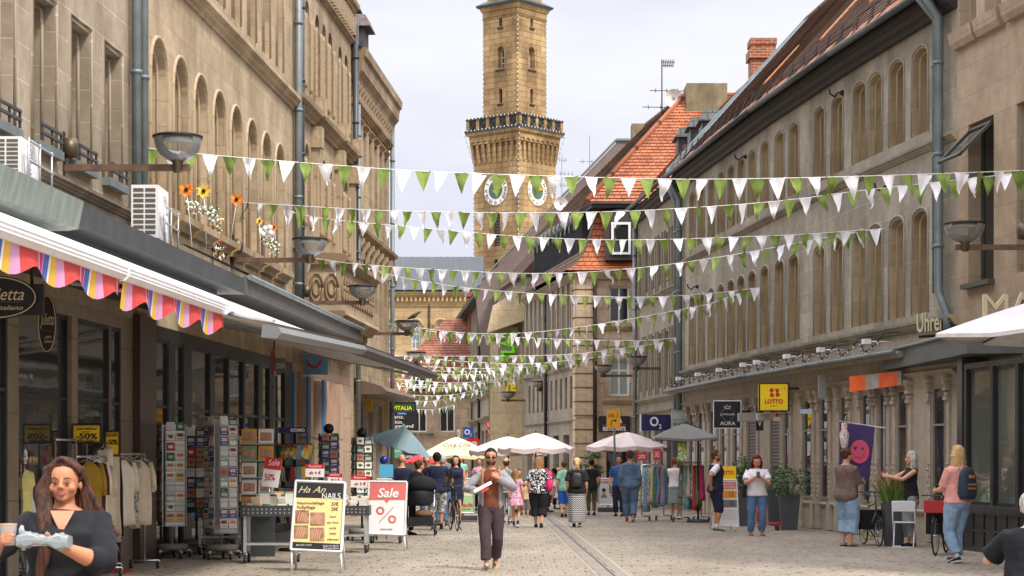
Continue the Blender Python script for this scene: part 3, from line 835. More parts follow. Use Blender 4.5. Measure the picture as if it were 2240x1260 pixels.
# --- house 4: cornice with consoles, end of the left row
h4 = thing('stone_house', 'grey beige stone house closing the left row under a deep scrolled cornice with slate dormers', 'building', FL.pt(uY(59), 0))
us4 = [uY(y) for y in (56.2, 57.4, 58.6, 59.8, 61.0, 62.2)]
e_ops = [OP(u, .62, 9.0, 11.0, steps=2, inset=.09, depth=.3, cols=1) for u in us4]
f_ops = [OP(u, .62, 5.4, 7.4, steps=2, inset=.09, depth=.3, cols=1) for u in us4]
g4 = [OP(uY(y), 1.6, .4, 3.2, kind='shop_window', pm=M_CLEAR, fm=M_ALU, cols=1, rows=1, depth=.2, fw=.06) for y in (56.2, 58.4, 60.6)]
mb = MB(); wall(mb, FL, U3, U4, 0, 12.0, e_ops + f_ops + g4, 0)
FL.prof(mb, U3, U4, 11.35, cscale(.7)); FL.prof(mb, U3, U4, 7.75, cscale(1.2, 1)); FL.prof(mb, U3, U4, 4.5, cscale(.7))
FL.prof(mb, U3 + .05, U4 + .12, 12.0, [(0, 0), (.14, 0), (.18, .15), (.30, .3), (.33, .62), (.40, .68), (.42, .9), (0, .9)])
for k in range(16):
 u = U3 + .3 + k * .53
 pr = [(0, 11.6), (.08, 11.62), (.1, 11.8), (.17, 11.9), (.2, 12.0), (0, 12.0)]
 mb.prism([FL.pt(u - .1, z, o) for o, z in pr], FL.d * .2)
 pr = [(0, 7.2), (.1, 7.25), (.14, 7.45), (.26, 7.6), (.26, 7.74), (0, 7.74)]
 if k % 2: mb.prism([FL.pt(u - .1, z, o) for o, z in pr], FL.d * .2)
for o in e_ops + f_ops: FL.prof(mb, o['u'] - .45, o['u'] + .45, o['z1'] + .08, cscale(.4))
mb.build('wall', S_L3, h4)
add_windows(h4, FL, e_ops + f_ops + g4); interior(h4, FL, U3 + .1, U4 - .1, 3.4)
back_volume(h4, FL, U3, U4, 9, 12.0, S_L3)
mb = MB()
mb.prism([FL.pt(U3, 12.9, .3), FL.pt(U3, 12.9, -8), FL.pt(U3, 15.2, -3.2)], FL.d * (U4 - U3))
mb.build('roof', M_SLATE, h4)
for Yd in (55.4, 58.2):
 u = uY(Yd); mb = MB(); FL.fbox(mb, u, u + 1.1, 12.9, 14.25, -1.6, -.15); mb.build('dormer', mat('dormer_slate', (.05, .04, .04), .7, 0, .3, 8), h4)
 mb = MB(); mb.prism([FL.pt(u - .12, 14.25, .05), FL.pt(u + 1.22, 14.25, .05), FL.pt(u + 1.1, 14.6, -.1), FL.pt(u + .0, 14.6, -.1)], -FL.n * 1.8); mb.build('dormer_roof', mat('dormer_lead', (.13, .10, .09), .6, .2, .3, 8), h4)
downpipe('downpipe', h4, [FL.pt(U3 + .02, 4.6, .13), FL.pt(U3 + .02, 13.5, .13)], .08, M_DGREY)
downpipe('downpipe', h4, [FL.pt(U3 + .5, 1.2, .13), FL.pt(U3 + .5, 11.4, .13)], .07)
downpipe('downpipe', h4, [FL.pt(U4 - .15, .1, .13), FL.pt(U4 - .15, 12.0, .13)], .07)

# --- canopies over the left shops
F = FL
def zat(x, y, out): return F.at(x, y, out)[1]
k1 = thing('canopy', 'weathered green grey canopy slab over the fashion shop door at left edge', 'canopy', F.pt(uY(22), 4.2, .8))
O1 = 1.75
ua, ub = F.at(-160, None, O1), F.at(172, None, O1)
z1, z0 = zat(172, 441, O1), zat(172, 505, O1)
mb = MB(); F.prof(mb, ua, ub, 0, [(.0, z0 + .0), (.75, z0 + .0), (O1 - .12, z0), (O1, z0 + .02), (O1 + .06, z1), (O1 - .1, z1 + .02), (.0, z1 + .02)]); mb.build('slab', M_GREENISH, k1)
k2 = thing('canopy', 'long dark grey sheet metal canopy over the bookshop and the right awning', 'canopy', F.pt(uY(28), 4.2, .8))
ua2, ub2 = F.at(177, None, 1.5), F.at(536, None, 1.5)
z1b = (zat(177, 441, 1.5) + zat(536, 612, 1.5)) / 2; z0b = (zat(177, 499, 1.5) + zat(536, 641, 1.5)) / 2
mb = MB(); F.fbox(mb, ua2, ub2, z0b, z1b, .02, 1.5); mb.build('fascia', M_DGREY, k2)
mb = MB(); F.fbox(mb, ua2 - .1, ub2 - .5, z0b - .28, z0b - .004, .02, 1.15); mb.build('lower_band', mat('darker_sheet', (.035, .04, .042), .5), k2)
k3 = thing('canopy', 'narrow tiled shed canopy with grey gutter board left of the smile sign', 'canopy', F.pt(uY(40), 4.4, .6))
O3 = 1.25
ua3, ub3 = F.at(540, None, O3), F.at(790, None, O3)
zt = (zat(600, 634, O3) + zat(790, 718, O3)) / 2; zb = (zat(600, 672, O3) + zat(778, 738, O3)) / 2
mb = MB(); tile_slope(mb, F.pt(ua3, zt, O3 + .05), F.pt(ub3, zt, O3 + .05), F.pt(ua3, zt + .55, .1), F.pt(ub3, zt + .55, .1), .12); mb.build('tiled_top', tiles('grey_slates', (.14, .145, .13), (.10, .105, .095), (.03, .03, .028), .12, .22), k3)
mb = MB(); F.fbox(mb, ua3, ub3, zb, zt - .01, O3 - .06, O3); F.fbox(mb, ua3, ub3, zb + .05, zb + .1, .02, O3 - .07); mb.build('gutter_board', mat('brown_grey_board', (.075, .07, .062), .6, 0, .2, 3), k3)
mb = MB(); mb.tube([F.pt(ua3, zt - .02, O3 + .05), F.pt(ub3, zt - .02, O3 + .05)], .05, 6); mb.build('gutter', M_ZINC, k3)
k4 = thing('canopy', 'flat brown canopy over the far shop at the end of the left row', 'canopy', F.pt(uY(58), 3.5, .6))
mb = MB(); u0_, u1_ = uY(55.2), uY(62.9)
mb.prism([F.pt(u0_, 3.85, 0), F.pt(u0_, 3.62, .75), F.pt(u0_, 3.48, .92), F.pt(u0_, 3.4, .8), F.pt(u0_, 3.4, 0)], F.d * (u1_ - u0_)); mb.build('slab', mat('brown_canopy', (.13, .085, .06), .6, 0, .25, 3), k4)

# --- awnings
M_AWN = mat('awning_white', (0.74, 0.72, 0.71), 0.85, 0, .08, 2.0, 0.1)
M_AWNG = mat('awning_grey_bar', (0.20, 0.21, 0.215), 0.45, 0.2, 0.1, 2)
STR = stripes('awning_stripes', [(0, (.09, .13, .42)), (.13, (.75, .75, .75)), (.17, (.72, .42, .05)), (.29, (.2, .4, .3)), (.30, (.62, .30, .48)), (.46, (.55, .055, .05)), (.88, (.75, .6, .65)), (.90, (.55, .02, .17)), (.99, (.75, .75, .78))], 1.35, 'X', uvmap=True)
def striped_awning(label, ua, ub, zf, outf, phase, drop=.27):
 t = thing('awning', label, 'awning', F.pt((ua + ub) / 2, zf, outf), group='striped awnings over the fashion shop')
 mb = MB(); pr = [(outf - .16, zf - .1), (outf - .02, zf - .1), (outf + .03, zf - .05), (outf + .03, zf + .06), (outf - .04, zf + .12), (outf - .16, zf + .14)]
 F.prof(mb, ua, ub, 0, pr); 
 for dz in (-.055, -.02, .02): F.fbox(mb, ua, ub, zf + dz, zf + dz + .012, outf + .03, outf + .038)
 mb.build('front_bar', M_WMETAL, t)
 mb = MB(); n = 40
 for i in range(n):
  a = ua + .03 + (ub - ua - .06) * i / n; b = ua + .03 + (ub - ua - .06) * (i + 1) / n
  def low(u): 
   ph = (u - phase) / 1.35
   return zf - .1 - drop * (.76 + .24 * math.cos(2 * math.pi * ph)) 
  def wv(u): return outf - .05 + .035 * math.sin(u * 4.7)
  for k in range(3):
   def q(u, k): t_ = k / 3; z = (zf - .1) * (1 - t_) + low(u) * t_; return F.pt(u, z, outf - .05 + (wv(u) - outf + .05) * t_)
   mb.face([q(a, k), q(b, k), q(b, k + 1), q(a, k + 1)], 0, [(a - phase + .30 * 1.35, 0), (b - phase + .30 * 1.35, 0), (b - phase + .30 * 1.35, 1), (a - phase + .30 * 1.35, 1)], True)
 mb.build('striped_valance', STR, t)
 mb = MB()
 for i in range(8):
  a = ua + (ub - ua) * i / 8; b = ua + (ub - ua) * (i + 1) / 8
  mb.face([F.pt(a, zf + .12, outf - .1), F.pt(b, zf + .12, outf - .1), F.pt(b, zf + .62, .3), F.pt(a, zf + .62, .3)], 0)
 mb.build('fabric', M_AWN, t)
 for u in (ua + .5, ub - .5): mb = MB(); mb.tube([F.pt(u, zf + .35, .2), F.pt(u + .4, zf + .2, 1.3), F.pt(u, zf + .0, outf - .15)], .03, 6); mb.build('folding_arm', M_WMETAL, t)
 return t
OA = 2.5
zA = (zat(0, 492, OA) + zat(270, 590, OA)) / 2
a0, a1 = F.at(-120, None, OA), F.at(276, None, OA)
low1 = F.at(136, None, OA)
striped_awning('near striped awning with scalloped red yellow pink valance and white bar, cut by left edge', a0, a1 - .05, zA, OA, low1)
zB = (zat(285, 592, OA) + zat(497, 677, OA)) / 2
a2 = F.at(497, None, OA)
low2 = F.at(355, None, OA)
striped_awning('second striped awning, the one ending above the card racks', a1 + .03, a2, zB, OA, low2, .30)
# big pale awning over the book tables
t = thing('awning', 'large white fabric awning with grey folded front bar over the book tables', 'awning', F.pt(uY(35), 3.6, 3.1))
OB = 3.2
b0, b1, b2 = F.at(608, None, OB), F.at(797, None, OB), F.at(955, None, OB)
zc0, zc1, zc2 = zat(608, 725, OB), zat(797, 764, OB), zat(955, 821, OB)
mb = MB()
def barpr(z, s=.62): return [(OB - .22, z - .12 * s), (OB - .02, z - .15 * s), (OB + .05, z - .03 * s), (OB, z + .1 * s), (OB - .2, z + .16 * s)]
def bar(ua, za, ub, zb, m=0):
 A = [F.pt(ua, z, o) for o, z in barpr(za)]; B = [F.pt(ub, z, o) for o, z in barpr(zb)]
 mb.loft([A, B], m, True, False)
bar(b0, zc0, b1, zc1); bar(b1 + .01, zc1, b2, zc2, 1)
mb.build('front_bar', [M_AWNG, mat('dark_bar', (.055, .05, .045), .5)], t)
mb = MB(); nn = 12
for i in range(nn):
 for j in range(6):
  def q(i, j):
   s = i / nn; ff = j / 6; u = (b0 - .0) + (b2 - b0) * s
   zf = zc0 + (zc1 - zc0) * min(1, (u - b0) / (b1 - b0)) if u < b1 else zc1 + (zc2 - zc1) * (u - b1) / (b2 - b1)
   return F.pt(u, zf + .12 + (.72 * (1 - s * .5)) * ff - .1 * math.sin(math.pi * ff), OB - .1 - (OB - .45) * ff)
  mb.face([q(i, j), q(i + 1, j), q(i + 1, j + 1), q(i, j + 1)], 0, None, True)
mb.build('fabric', M_AWN, t)
for u in (b0 + .8, b1 - .5, b1 + .9, b2 - 1.2): mb = MB(); mb.tube([F.pt(u, 4.0, .3), F.pt(u + .9, 3.75, 1.7), F.pt(u, 3.45, OB - .2)], .035, 6); mb.build('folding_arm', M_ALU, t)
# white canvas between striped awning and the grey bar
t = thing('awning', 'sloping white canvas awning between the dark canopy and the grey bar', 'awning', F.pt(uY(27), 3.6, 2.5))
mb = MB(); u0_, u1_ = F.at(500, None, 2.4), F.at(500, None, 2.4) + 7
for i in range(10):
 for j in range(5):
  def q(i, j):
   s = i / 10; ff = j / 5; return F.pt(a1 + .3 + (u1_ - a1 - .3) * s, zB + .16 + .55 * ff - .07 * math.sin(math.pi * ff), 2.35 - 1.9 * ff)
  mb.face([q(i, j), q(i + 1, j), q(i + 1, j + 1), q(i, j + 1)], 0, None, True)
mb.build('fabric', M_AWN, t)
mb = MB(); F.fbox(mb, a2 + .1, u1_, zB + .02, zB + .14, 2.3, 2.4); mb.build('front_bar', M_WMETAL, t)

# ------------------------------------------------------------ right row
RA, RB, RC, RD = (8.25, 36.9), (7.35, 43.0), (6.47, 50.0), (5.28, 61.7)
R0P = (8.25 + .148 * 14, 22.9)
FR0 = Fac(R0P, RA, (-1, 0))
FR = []
acc = 0
for a, b in ((RA, RB), (RB, RC), (RC, RD)):
 f = Fac(a, b, (-1, 0), acc); FR.append(f); acc += f.len
def RF(x, out=0.0):
 """facet of the curved house seen at pixel column x, and the place along it"""
 for f in FR:
  u = f.at(x, None, out)
  if -1e-6 <= u <= f.len + 1e-6: return f, u
 f = FR[0] if x > 2000 else FR[2]
 return f, f.at(x, None, out)
r1 = thing('stone_house', 'long curved grey stone house on the right with two rows of narrow arched windows', 'building', FR[1].pt(0, 0))
colx = (2013, 1962, 1915, 1873, 1832, 1793, 1737, 1706, 1674, 1646, 1622, 1600, 1578, 1557, 1535, 1515)
upx = {f: [] for f in range(3)}
for x in colx:
 f, u = RF(x); k = FR.index(f)
 u = min(max(u, .5), f.len - .5)
 upx[k].append(OP(u, .80, 7.95, 9.62, arch='seg', steps=3, inset=.075, depth=.42, cols=1, rows=1))
 upx[k].append(OP(u, .80, 4.45, 6.45, arch='seg', steps=3, inset=.075, depth=.42, cols=1, rows=1))
g_px = [(1637, 1656, .9), (1679, 1700, .9), (1717, 1728, .5), (1760, 1777, .7), (1797, 1813, .7), (1840, 1856, .7), (1888, 1906, .7), (1925, 1940, .7), (1965, 1987, .7), (2042, 2070, .7), (1607, 1620, .7), (1580, 1592, .7), (1555, 1567, .7), (1530, 1542, .1), (1510, 1520, .7)]
M_TAUPE = mat('taupe_frame', (0.29, 0.245, 0.19), 0.7, 0, 0.12, 5)
gop = {0: [], 1: [], 2: []}
for a, b, z in g_px:
 f, u = RF((a + b) / 2); k = FR.index(f); w_ = abs(f.at(b) - f.at(a))
 u = min(max(u, w_ / 2 + .12), f.len - w_ / 2 - .12)
 shut = a in (1637, 1679)
 gop[k].append(OP(u, w_, z, 3.0, kind='shutter' if shut else 'shop_window', fm=M_TAUPE, pm=(stripes('louvres', [(0, (.07, .06, .05)), (.35, (.2, .18, .15))], .085, 'Z') if shut else M_CLEAR), cols=1, rows=1 if shut else 2, depth=.03, fw=.05))
mb = MB(); gb = MB(); eb = MB()
M_TAUPE2 = mat('pilaster_paint', (.42, .36, .28), .7, 0, .15, 5)
EAVE = [(0.0, 9.98), (.10, 9.98), (.14, 10.05), (.24, 10.1), (.28, 10.18), (.36, 10.2), (.36, 10.34), (0, 10.34)]
for k, f in enumerate(FR):
 wall(mb, f, 0, f.len, 4.0, 10.34, upx[k], 0, 1)
 f.prof(mb, 0, f.len, 7.55, cscale(.55)); f.prof(mb, 0, f.len, 4.12, cscale(.7))
 wall(gb, f, 0, f.len, 0, 4.0, gop[k], 0, 0)
 f.prof(gb, 0, f.len, 3.2, cscale(.4)); f.prof(gb, 0, f.len, 0.55, [(0, 0), (.05, 0), (.07, .05), (0, .08)])
 f.prof(eb, -.02, f.len + .02, 0, EAVE)
 # pilasters with carved capitals between the shop windows
 stops = sorted(gop[k], key=lambda o: o['u'])
 for i, o in enumerate(stops):
  for s in (-1, 1):
   pil = MB(); uu = o['u'] + s * (o['w'] / 2 + .16)
   if not .12 < uu < f.len - .12 or any(abs(uu - q['u']) < q['w'] / 2 + .09 for q in stops if q is not o): continue
   f.fbox(pil, uu - .085, uu + .085, .64, 2.72, .002, .045); f.fbox(pil, uu - .12, uu + .12, .02, .64, .002, .08)
   for z, r in ((2.72, .1), (2.8, .075), (2.9, .11), (2.98, .085), (3.08, .13)):
    f.fbox(pil, uu - r, uu + r, z, z + .07, .004, .02 + r * .8)
   for t in range(8): pil.ball(f.pt(uu + .03 * (-1) ** t, .75 + t * .11, .045), .035, 0, 6, 4)
   pr = [(0, 2.95), (.1, 3.0), (.15, 3.1), (.15, 3.18), (0, 3.18)]
   pil.prism([f.pt(uu - .06, z, o_) for o_, z in pr], f.d * .12); pil.build('pilaster', M_TAUPE2, r1)
for k, f in enumerate(FR): [roll(mb, f, o, j, .025, j) for o in upx[k] for j in (0, 1)]
mb.build('wall', [S_R1, S_R1R], r1)
S_TAUPE = stone('painted_shopfront', (0.45, 0.385, 0.30), (0.43, 0.365, 0.285), (0.25, 0.21, 0.16), 2.2, 3.0, .006, (.7, .66, .6), .5, bump=.1, rough=.7)
gb.build('shop_front', S_TAUPE, r1)
eb.build('eave_board', mat('dark_eave_wood', (.022, .017, .014), .7, 0, .3, 3), r1)
for k, f in enumerate(FR):
 add_windows(r1, f, upx[k]); add_windows(r1, f, gop[k])
 interior(r1, f, 0 if k else .3, f.len, 3.3, depth=.5, goods=False, m=mat('pale_display', (.42, .40, .34), .8, 0, .35, 1.2))
mb = MB(); gt = MB()
RZ, RO = 15.3, -3.95
offs = 0
for k, f in enumerate(FR):
 tile_slope(mb, f.pt(-.02, 10.40, .46), f.pt(f.len + .02, 10.40, .46), f.pt(-.02, RZ, RO), f.pt(f.len + .02, RZ, RO), .17, .03, 0, offs); offs += f.len
 gt.tube([f.pt(-.02, 10.36, .50), f.pt(f.len + .03, 10.36, .50)], .075, 8)
mb.build('roof', T_BR, r1); gt.build('gutter', M_DGREY, r1)
M_NT = mat('new_orange_tile', (.46, .17, .07), .75, 0, .25, 8)
for f in FR:
 u = .3
 while u < f.len - .3:
  if RND.random() < .55:
   a = f.pt(u, 10.44, .46); mb = MB(); mb.obox(a, f.d * .2, V((f.n.x * -.19, f.n.y * -.19, .21)), V((0, 0, .03))); mb.build('new_tile', M_NT, r1)
  u += .32
for x, w_, l_ in ((1880, .30, .9), (1775, .3, 1.2), (1655, .3, 1.0)):
 f, u = RF(x - 30); mb = MB()
 for j in range(4):
  a = f.pt(u, 10.44 + 1.2 + .25 * j, .46 - 1.08 - .23 * j); mb.obox(a, f.d * .3, V((f.n.x * -.23, f.n.y * -.23, .25)), V((0, 0, .05)))
 mb.build('repair_patch', M_NT, r1)
mb = MB()
for f in FR:
 n = int(f.len / .9)
 for i in range(n + 1):
  u = f.len * i / n; a = f.pt(u, 10.55, .34); mb.tube([a, a + V((0, 0, .02)), f.pt(u, 10.98, .20)], .012, 4)
  mb.tube([f.pt(u, 10.98, .2), f.pt(u + .12, 10.62, .22)], .01, 4)
 for dz, o_ in ((10.70, .28), (10.82, .25), (10.95, .21)): mb.tube([f.pt(0, dz, o_), f.pt(f.len, dz, o_)], .007, 4)
mb.build('snow_guard', M_IRON, r1)
f = FR[2]
mb = MB()
mb.face([f.pt(f.len, 0, 0), f.pt(f.len, 0, -9), f.pt(f.len, 10.4, -9), f.pt(f.len, RZ, RO), f.pt(f.len, 10.4, .4), f.pt(f.len, 10.4, 0)], 0, [(0, 0), (9, 0), (9, 10), (4, 14), (0, 10), (0, 10)])
mb.build('gable_wall', S_R1, r1)
mb = MB(); mb.obox(f.pt(f.len - .02, 10.42, .5), f.d * .12, f.n * (RO - .5) + V((0, 0, RZ - 10.42)), V((0, 0, .14)))
mb.obox(f.pt(f.len - .5, 10.46, .42), f.d * .42, f.n * (RO - .42) + V((0, 0, RZ - 10.42)), V((0, 0, .03)), 0)
mb.build('verge_flashing', mat('bluish_flashing', (.22, .27, .28), .5, .4, .2, 4), r1)
mb = MB()
for k, f in enumerate(FR):
 a, b = f.pt(0, RZ, RO), f.pt(f.len, RZ, RO); mb.face([a, b, f.pt(f.len, 10.4, -9), f.pt(0, 10.4, -9)], 0, [(0, 0), (f.len, 0), (f.len, 5), (0, 5)])
 mb.face([f.pt(0, 0, -9), f.pt(f.len, 0, -9), f.pt(f.len, 10.4, -9), f.pt(0, 10.4, -9)], 0, [(0, 0)] * 4)
 mb.tube([a, b], .1, 6)
mb.build('rear_roof', T_BR, r1)
for pts in ([FR[0].pt(.12, .2, .13), FR[0].pt(.12, 3.4, .13)], ):
 pass
u0 = .18
f = FR[0]
downpipe('downpipe', r1, [f.pt(u0, 3.9, .12), f.pt(u0, 4.3, .12), f.pt(u0 + .25, 4.75, .2), f.pt(u0 + .25, 9.9, .2), f.pt(u0 + .2, 10.3, .5)], .085)
downpipe('downpipe', r1, [f.pt(u0 + .55, 4.75, .14), f.pt(u0 + .55, 9.9, .14), f.pt(u0 + .5, 10.3, .5)], .07)
f = FR[2]
downpipe('downpipe', r1, [f.pt(f.len - .18, .2, .14), f.pt(f.len - .18, 9.6, .14), f.pt(f.len - .1, 9.95, .3), f.pt(f.len - .1, 10.3, .5)], .085)
HC = V((-.02, 0, -.30))
mb = MB(); mb.box(FR[2].pt(FR[2].len + 1.6, 12.6, -2.9) + HC, (.78, .85, 5.0)); mb.box(FR[2].pt(FR[2].len + 1.6, 14.75, -2.9) + HC, (.92, 1.0, .28)); mb.box(FR[2].pt(FR[2].len + 1.6, 15.15, -2.9) + HC, (.84, .92, .2))
# uv for the bricks
def box_uv(mb, s=1.0):
 for i, fc in enumerate(mb.f):
  p = [V(mb.v[j]) for j in fc]; n = (p[1] - p[0]).cross(p[2] - p[0])
  if n.length: n.normalize()
  if abs(n.z) > .8: mb.uv[i] = [(q.x, q.y) for q in p]
  elif abs(n.x) > abs(n.y): mb.uv[i] = [(q.y, q.z) for q in p]
  else: mb.uv[i] = [(q.x, q.z) for q in p]
box_uv(mb); mb.build('chimney', S_BRICK, r1)
# --- iron hooks on the wall
for x, y, lab in ((1845, 203, 'rusty wall hook high under the eave nearest the downpipe'), (1633, 343, 'rusty wall hook under the eave farther along the roof gutter'), (1946, 408, 'rusty wall hook between the two window rows at right'), (1527, 627, 'small iron hook on grey wall above the smallest bunting ends')):
 f, u = RF(x); z = f.at(x, y)[1]; mb = MB()
 c = f.pt(u, z)
 mb.tube([c, c + f.n * .12, c + f.n * .2 + V((0, 0, -.09)), c + f.n * .3 + V((0, 0, -.03)), c + f.n * .32 + V((0, 0, .07))], .022, 6); mb.ball(c + f.n * .03, .06)
 mb.build('wall_hook', M_IRON, label=lab, cat='hook', group='iron hooks on the right house')

# --- house at right edge
r0 = thing('stone_house', 'brown beige stone house at right edge with an open top hung window and glazed shopfront', 'building', FR0.pt(FR0.len - 3, 0))
F0 = FR0; L0 = F0.len
def o0(xa, xb, ya, yb, **k):
 a, b = sorted((F0.at(xa), F0.at(xb))); z = [F0.at((xa + xb) / 2, y)[1] for y in (ya, yb)]
 return OP((a + b) / 2, b - a, min(z), max(z), **k)
M_OLIVE = mat('olive_metal', (.07, .08, .06), .45, .3, .15, 5)
w_ops = [o0(2118, 2174, 262, 615, steps=1, depth=.3, cols=1, rows=1, fm=M_OLIVE), o0(2224, 2290, 212, 598, steps=1, depth=.3, cols=1, rows=3, fm=M_OLIVE)]
hz = w_ops[0]['z0'] + 3.35
v_ops = [o0(x, x + 38, 60, -300, steps=2, inset=.08, depth=.35, cols=1, rows=2, fm=M_WHITE) for x in (2100, 2155, 2218)]
for o in v_ops: o['z0'] = v_ops[0]['z0']; o['z1'] = o['z0'] + 1.9; o['w'] = .85
for o in w_ops: o['z0'] = w_ops[0]['z0']; o['z1'] = w_ops[0]['z1']
mb = MB(); wall(mb, F0, 0, L0, 0, 14, w_ops + v_ops, 0)
for o in v_ops: F0.prof(mb, o['u'] - .55, o['u'] + .55, o['z0'] - .32, [(0, 0), (.1, 0), (.16, .1), (.2, .3), (0, .31)])
F0.prof(mb, 0, L0, 9.0 + 4, cscale(.6))
mb.build('wall', S_R0, r0)
add_windows(r0, F0, w_ops + v_ops)
back_volume(r0, F0, 0, L0, 9, 14, S_R0)
o = w_ops[0]
mb = MB(); F0.fbox(mb, o['u'] - o['w'] / 2 - .05, o['u'] + o['w'] / 2 + .05, o['z0'] - .1, o['z0'] - .01, -.05, .14); mb.build('sill', M_OLIVE, r0)
mb = MB(); hw = o['w'] / 2 - .06; zt = o['z1'] - .08
A = F0.pt(o['u'] - hw, zt, .0); B = F0.pt(o['u'] + hw, zt, .0); dn = F0.n * .62 + V((0, 0, -.62)); nn = dn.cross(B - A).normalized() * .05
mb.obox(A, (B - A).normalized() * .09, dn, nn); mb.obox(B, (A - B).normalized() * .09, dn, nn); mb.obox(A, B - A, dn * .09, nn); mb.obox(A + dn * .91, B - A, dn * .09, nn)
sash = mb.build('open_sash', M_OLIVE, r0)
mb = MB(); mb.face([A + nn * .5, B + nn * .5, B + dn + nn * .5, A + dn + nn * .5]); mb.build('pane', M_CLEAR, sash)
# glazed shop box in front of the wall
SH0, SH1 = V((8.05 + .145 * 9.0, 26.05, 0)), V((8.03 - .02, 35.3, 0))
FS = Fac((SH0.x, SH0.y), (SH1.x, SH1.y), (-1, 0))
gl = [OP(FS.at((a + b) / 2), abs(FS.at(b) - FS.at(a)) - .04, .82, 3.2, kind='shop_window', pm=glass('shop_glass', (.10, .11, .09), .75), fm=M_BLACK, cols=1, rows=1, depth=.1, fw=.05) for a, b in ((2112, 2166), (2170, 2221), (2225, 2290))]
gl += [OP(u, 2.0, .82, 3.2, kind='shop_window', pm=M_CLEAR, fm=M_BLACK, cols=1, rows=1, depth=.1, fw=.05) for u in (1.5, 4.0)]
mb = MB(); wall(mb, FS, 0, FS.len, 0, 3.3, gl, 0); 
mb.face([FS.pt(FS.len, 0, 0), FS.pt(FS.len, 0, -.8), FS.pt(FS.len, 3.3, -.8), FS.pt(FS.len, 3.3, 0)])
for u in [FS.len - .45 - .5 * i for i in range(6)]: FS.fbox(mb, u - .02, u + .02, .1, .72, .003, .02)
FS.fbox(mb, 0, FS.len, .36, .40, .003, .025); FS.fbox(mb, 0, FS.len, .66, .76, .003, .03)
mb.build('shopfront', mat('dark_shopfront', (.045, .048, .045), .25, .5, .2, 3), r0)
add_windows(r0, FS, gl)
interior(r0, FS, 0, FS.len, 3.2, depth=.45, goods=False, m=mat('ochre_reflection_tone', (.50, .44, .24), .9, 0, .3, 2, stretch=(1, 1, .1)))  # ochre colour close behind the panes paints in the glass's warm bright reflections
mb = MB(); mb.box2((SH1.x - .02, 35.35, 0), (SH1.x + .35, 35.75, 3.4)); mb.build('corner_post', M_BLACK, r0)
# canopy round the corner of the watch shop
k5 = thing('canopy', 'grey sheet metal canopy over the glazed corner shop on the right', 'canopy', (8.4, 37, 3.4))
mb = MB(); 
c0 = P(2115, 728, 33.9); zc, zc_ = c0.z, P(2115, 773, 33.9).z
c1 = P(1932, 765, 40.6)
pl = [V((c0.x, c0.y, 0)), V((c1.x, c1.y, 0)), V((c1.x + 1.2, c1.y + .1, 0)), V((11.3, 26, 0)), V((11.3, 26, 0)), V((10.6, 33.6, 0))]
pl = [V((c0.x, c0.y, 0)), V((c1.x, c1.y, 0)), V((c1.x + 1.3, c1.y + .1, 0)), V((10.6, 34.6, 0)), V((10.6, 33.7, 0))]
mb.prism([p + V((0, 0, zc_)) for p in pl], (0, 0, zc - zc_))
mb.build('fascia', mat('canopy_sheet', (.10, .11, .105), .5, .3, .2, 2), k5)
mb = MB(); mb.tube([V((c1.x - .03, c1.y, zc + .02)), V((c0.x - .03, c0.y, zc + .02)), V((10.6, 33.65, zc + .02))], .035, 6); mb.build('edge_trim', M_ZINC, k5)
# gutter canopy along the right house with string lamps
k6 = thing('canopy', 'narrow sheet metal canopy strip along the curved right house', 'canopy', FR[1].pt(0, 3.6, .4))
mb = MB()
for k, f in enumerate(FR):
 f.prof(mb, 1.9 if k == 0 else 0, f.len, 0, [(0.02, 3.66), (.46, 3.58), (.5, 3.66), (.46, 3.72), (0.02, 3.78)])
mb.build('slab', mat('canopy_taupe', (.22, .19, .155), .7, .1, .2, 3), k6)
mb = MB()
for k, f in enumerate(FR): mb.tube([f.pt(1.9 if k == 0 else 0, 3.70, .55), f.pt(f.len + .1, 3.70, .55)], .045, 6)
mb.build('gutter', M_ZINC, k6)

# --- house 2 right
FR2 = Fac((5.26, 62.0), (4.5, 71.0), (-1, 0))
r2 = thing('stone_house', 'short dark grey stone house between the curved house and the ristorante with rectangular windows', 'building', FR2.pt(4, 0))
q2 = []
for i in range(6):
 u = 1.1 + i * 1.42; q2.append(OP(u, .72, 7.35, 8.95, steps=2, inset=.1, depth=.3, cols=1, rows=2)); q2.append(OP(u, .72, 3.95, 5.75, steps=2, inset=.1, depth=.3, cols=1, rows=2))
g2_ = [OP(u, 1.8, .3, 2.9, kind='shop_window', pm=M_CLEAR, fm=M_ALU, cols=1, rows=1, depth=.2) for u in (1.8, 4.4, 7.0)]
mb = MB(); wall(mb, FR2, 0, FR2.len, 0, 10.0, q2 + g2_, 0)
FR2.prof(mb, 0, FR2.len, 6.95, cscale(.6)); FR2.prof(mb, 0, FR2.len, 3.5, cscale(.6)); FR2.prof(mb, 0, FR2.len, 3.1, cscale(.4))
for o in q2: 
 for s in (-1, 1): FR2.fbox(mb, o['u'] + s * .46 - .05, o['u'] + s * .46 + .05, o['z0'] - .2, o['z1'] + .1, .002, .06)
mb.build('wall', S_R2, r2); add_windows(r2, FR2, q2 + g2_); interior(r2, FR2, .1, FR2.len - .1, 3.0, depth=1.5)
back_volume(r2, FR2, 0, FR2.len, 8, 10.0, S_R2)
mb = MB(); tile_slope(mb, FR2.pt(-.1, 10.4, .45), FR2.pt(FR2.len, 10.4, .45), FR2.pt(-.1, 14.4, -3.2), FR2.pt(FR2.len, 14.4, -3.2), .2); mb.build('roof', T_OR, r2)
mb = MB(); FR2.prof(mb, 0, FR2.len, 0, EAVE); mb.build('eave_board', mat('dark_eave_wood', (.05,) * 3), r2)
mb = MB(); mb.tube([FR2.pt(0, 10.36, .5), FR2.pt(FR2.len, 10.36, .5)], .07, 6); mb.build('gutter', M_DGREY, r2)
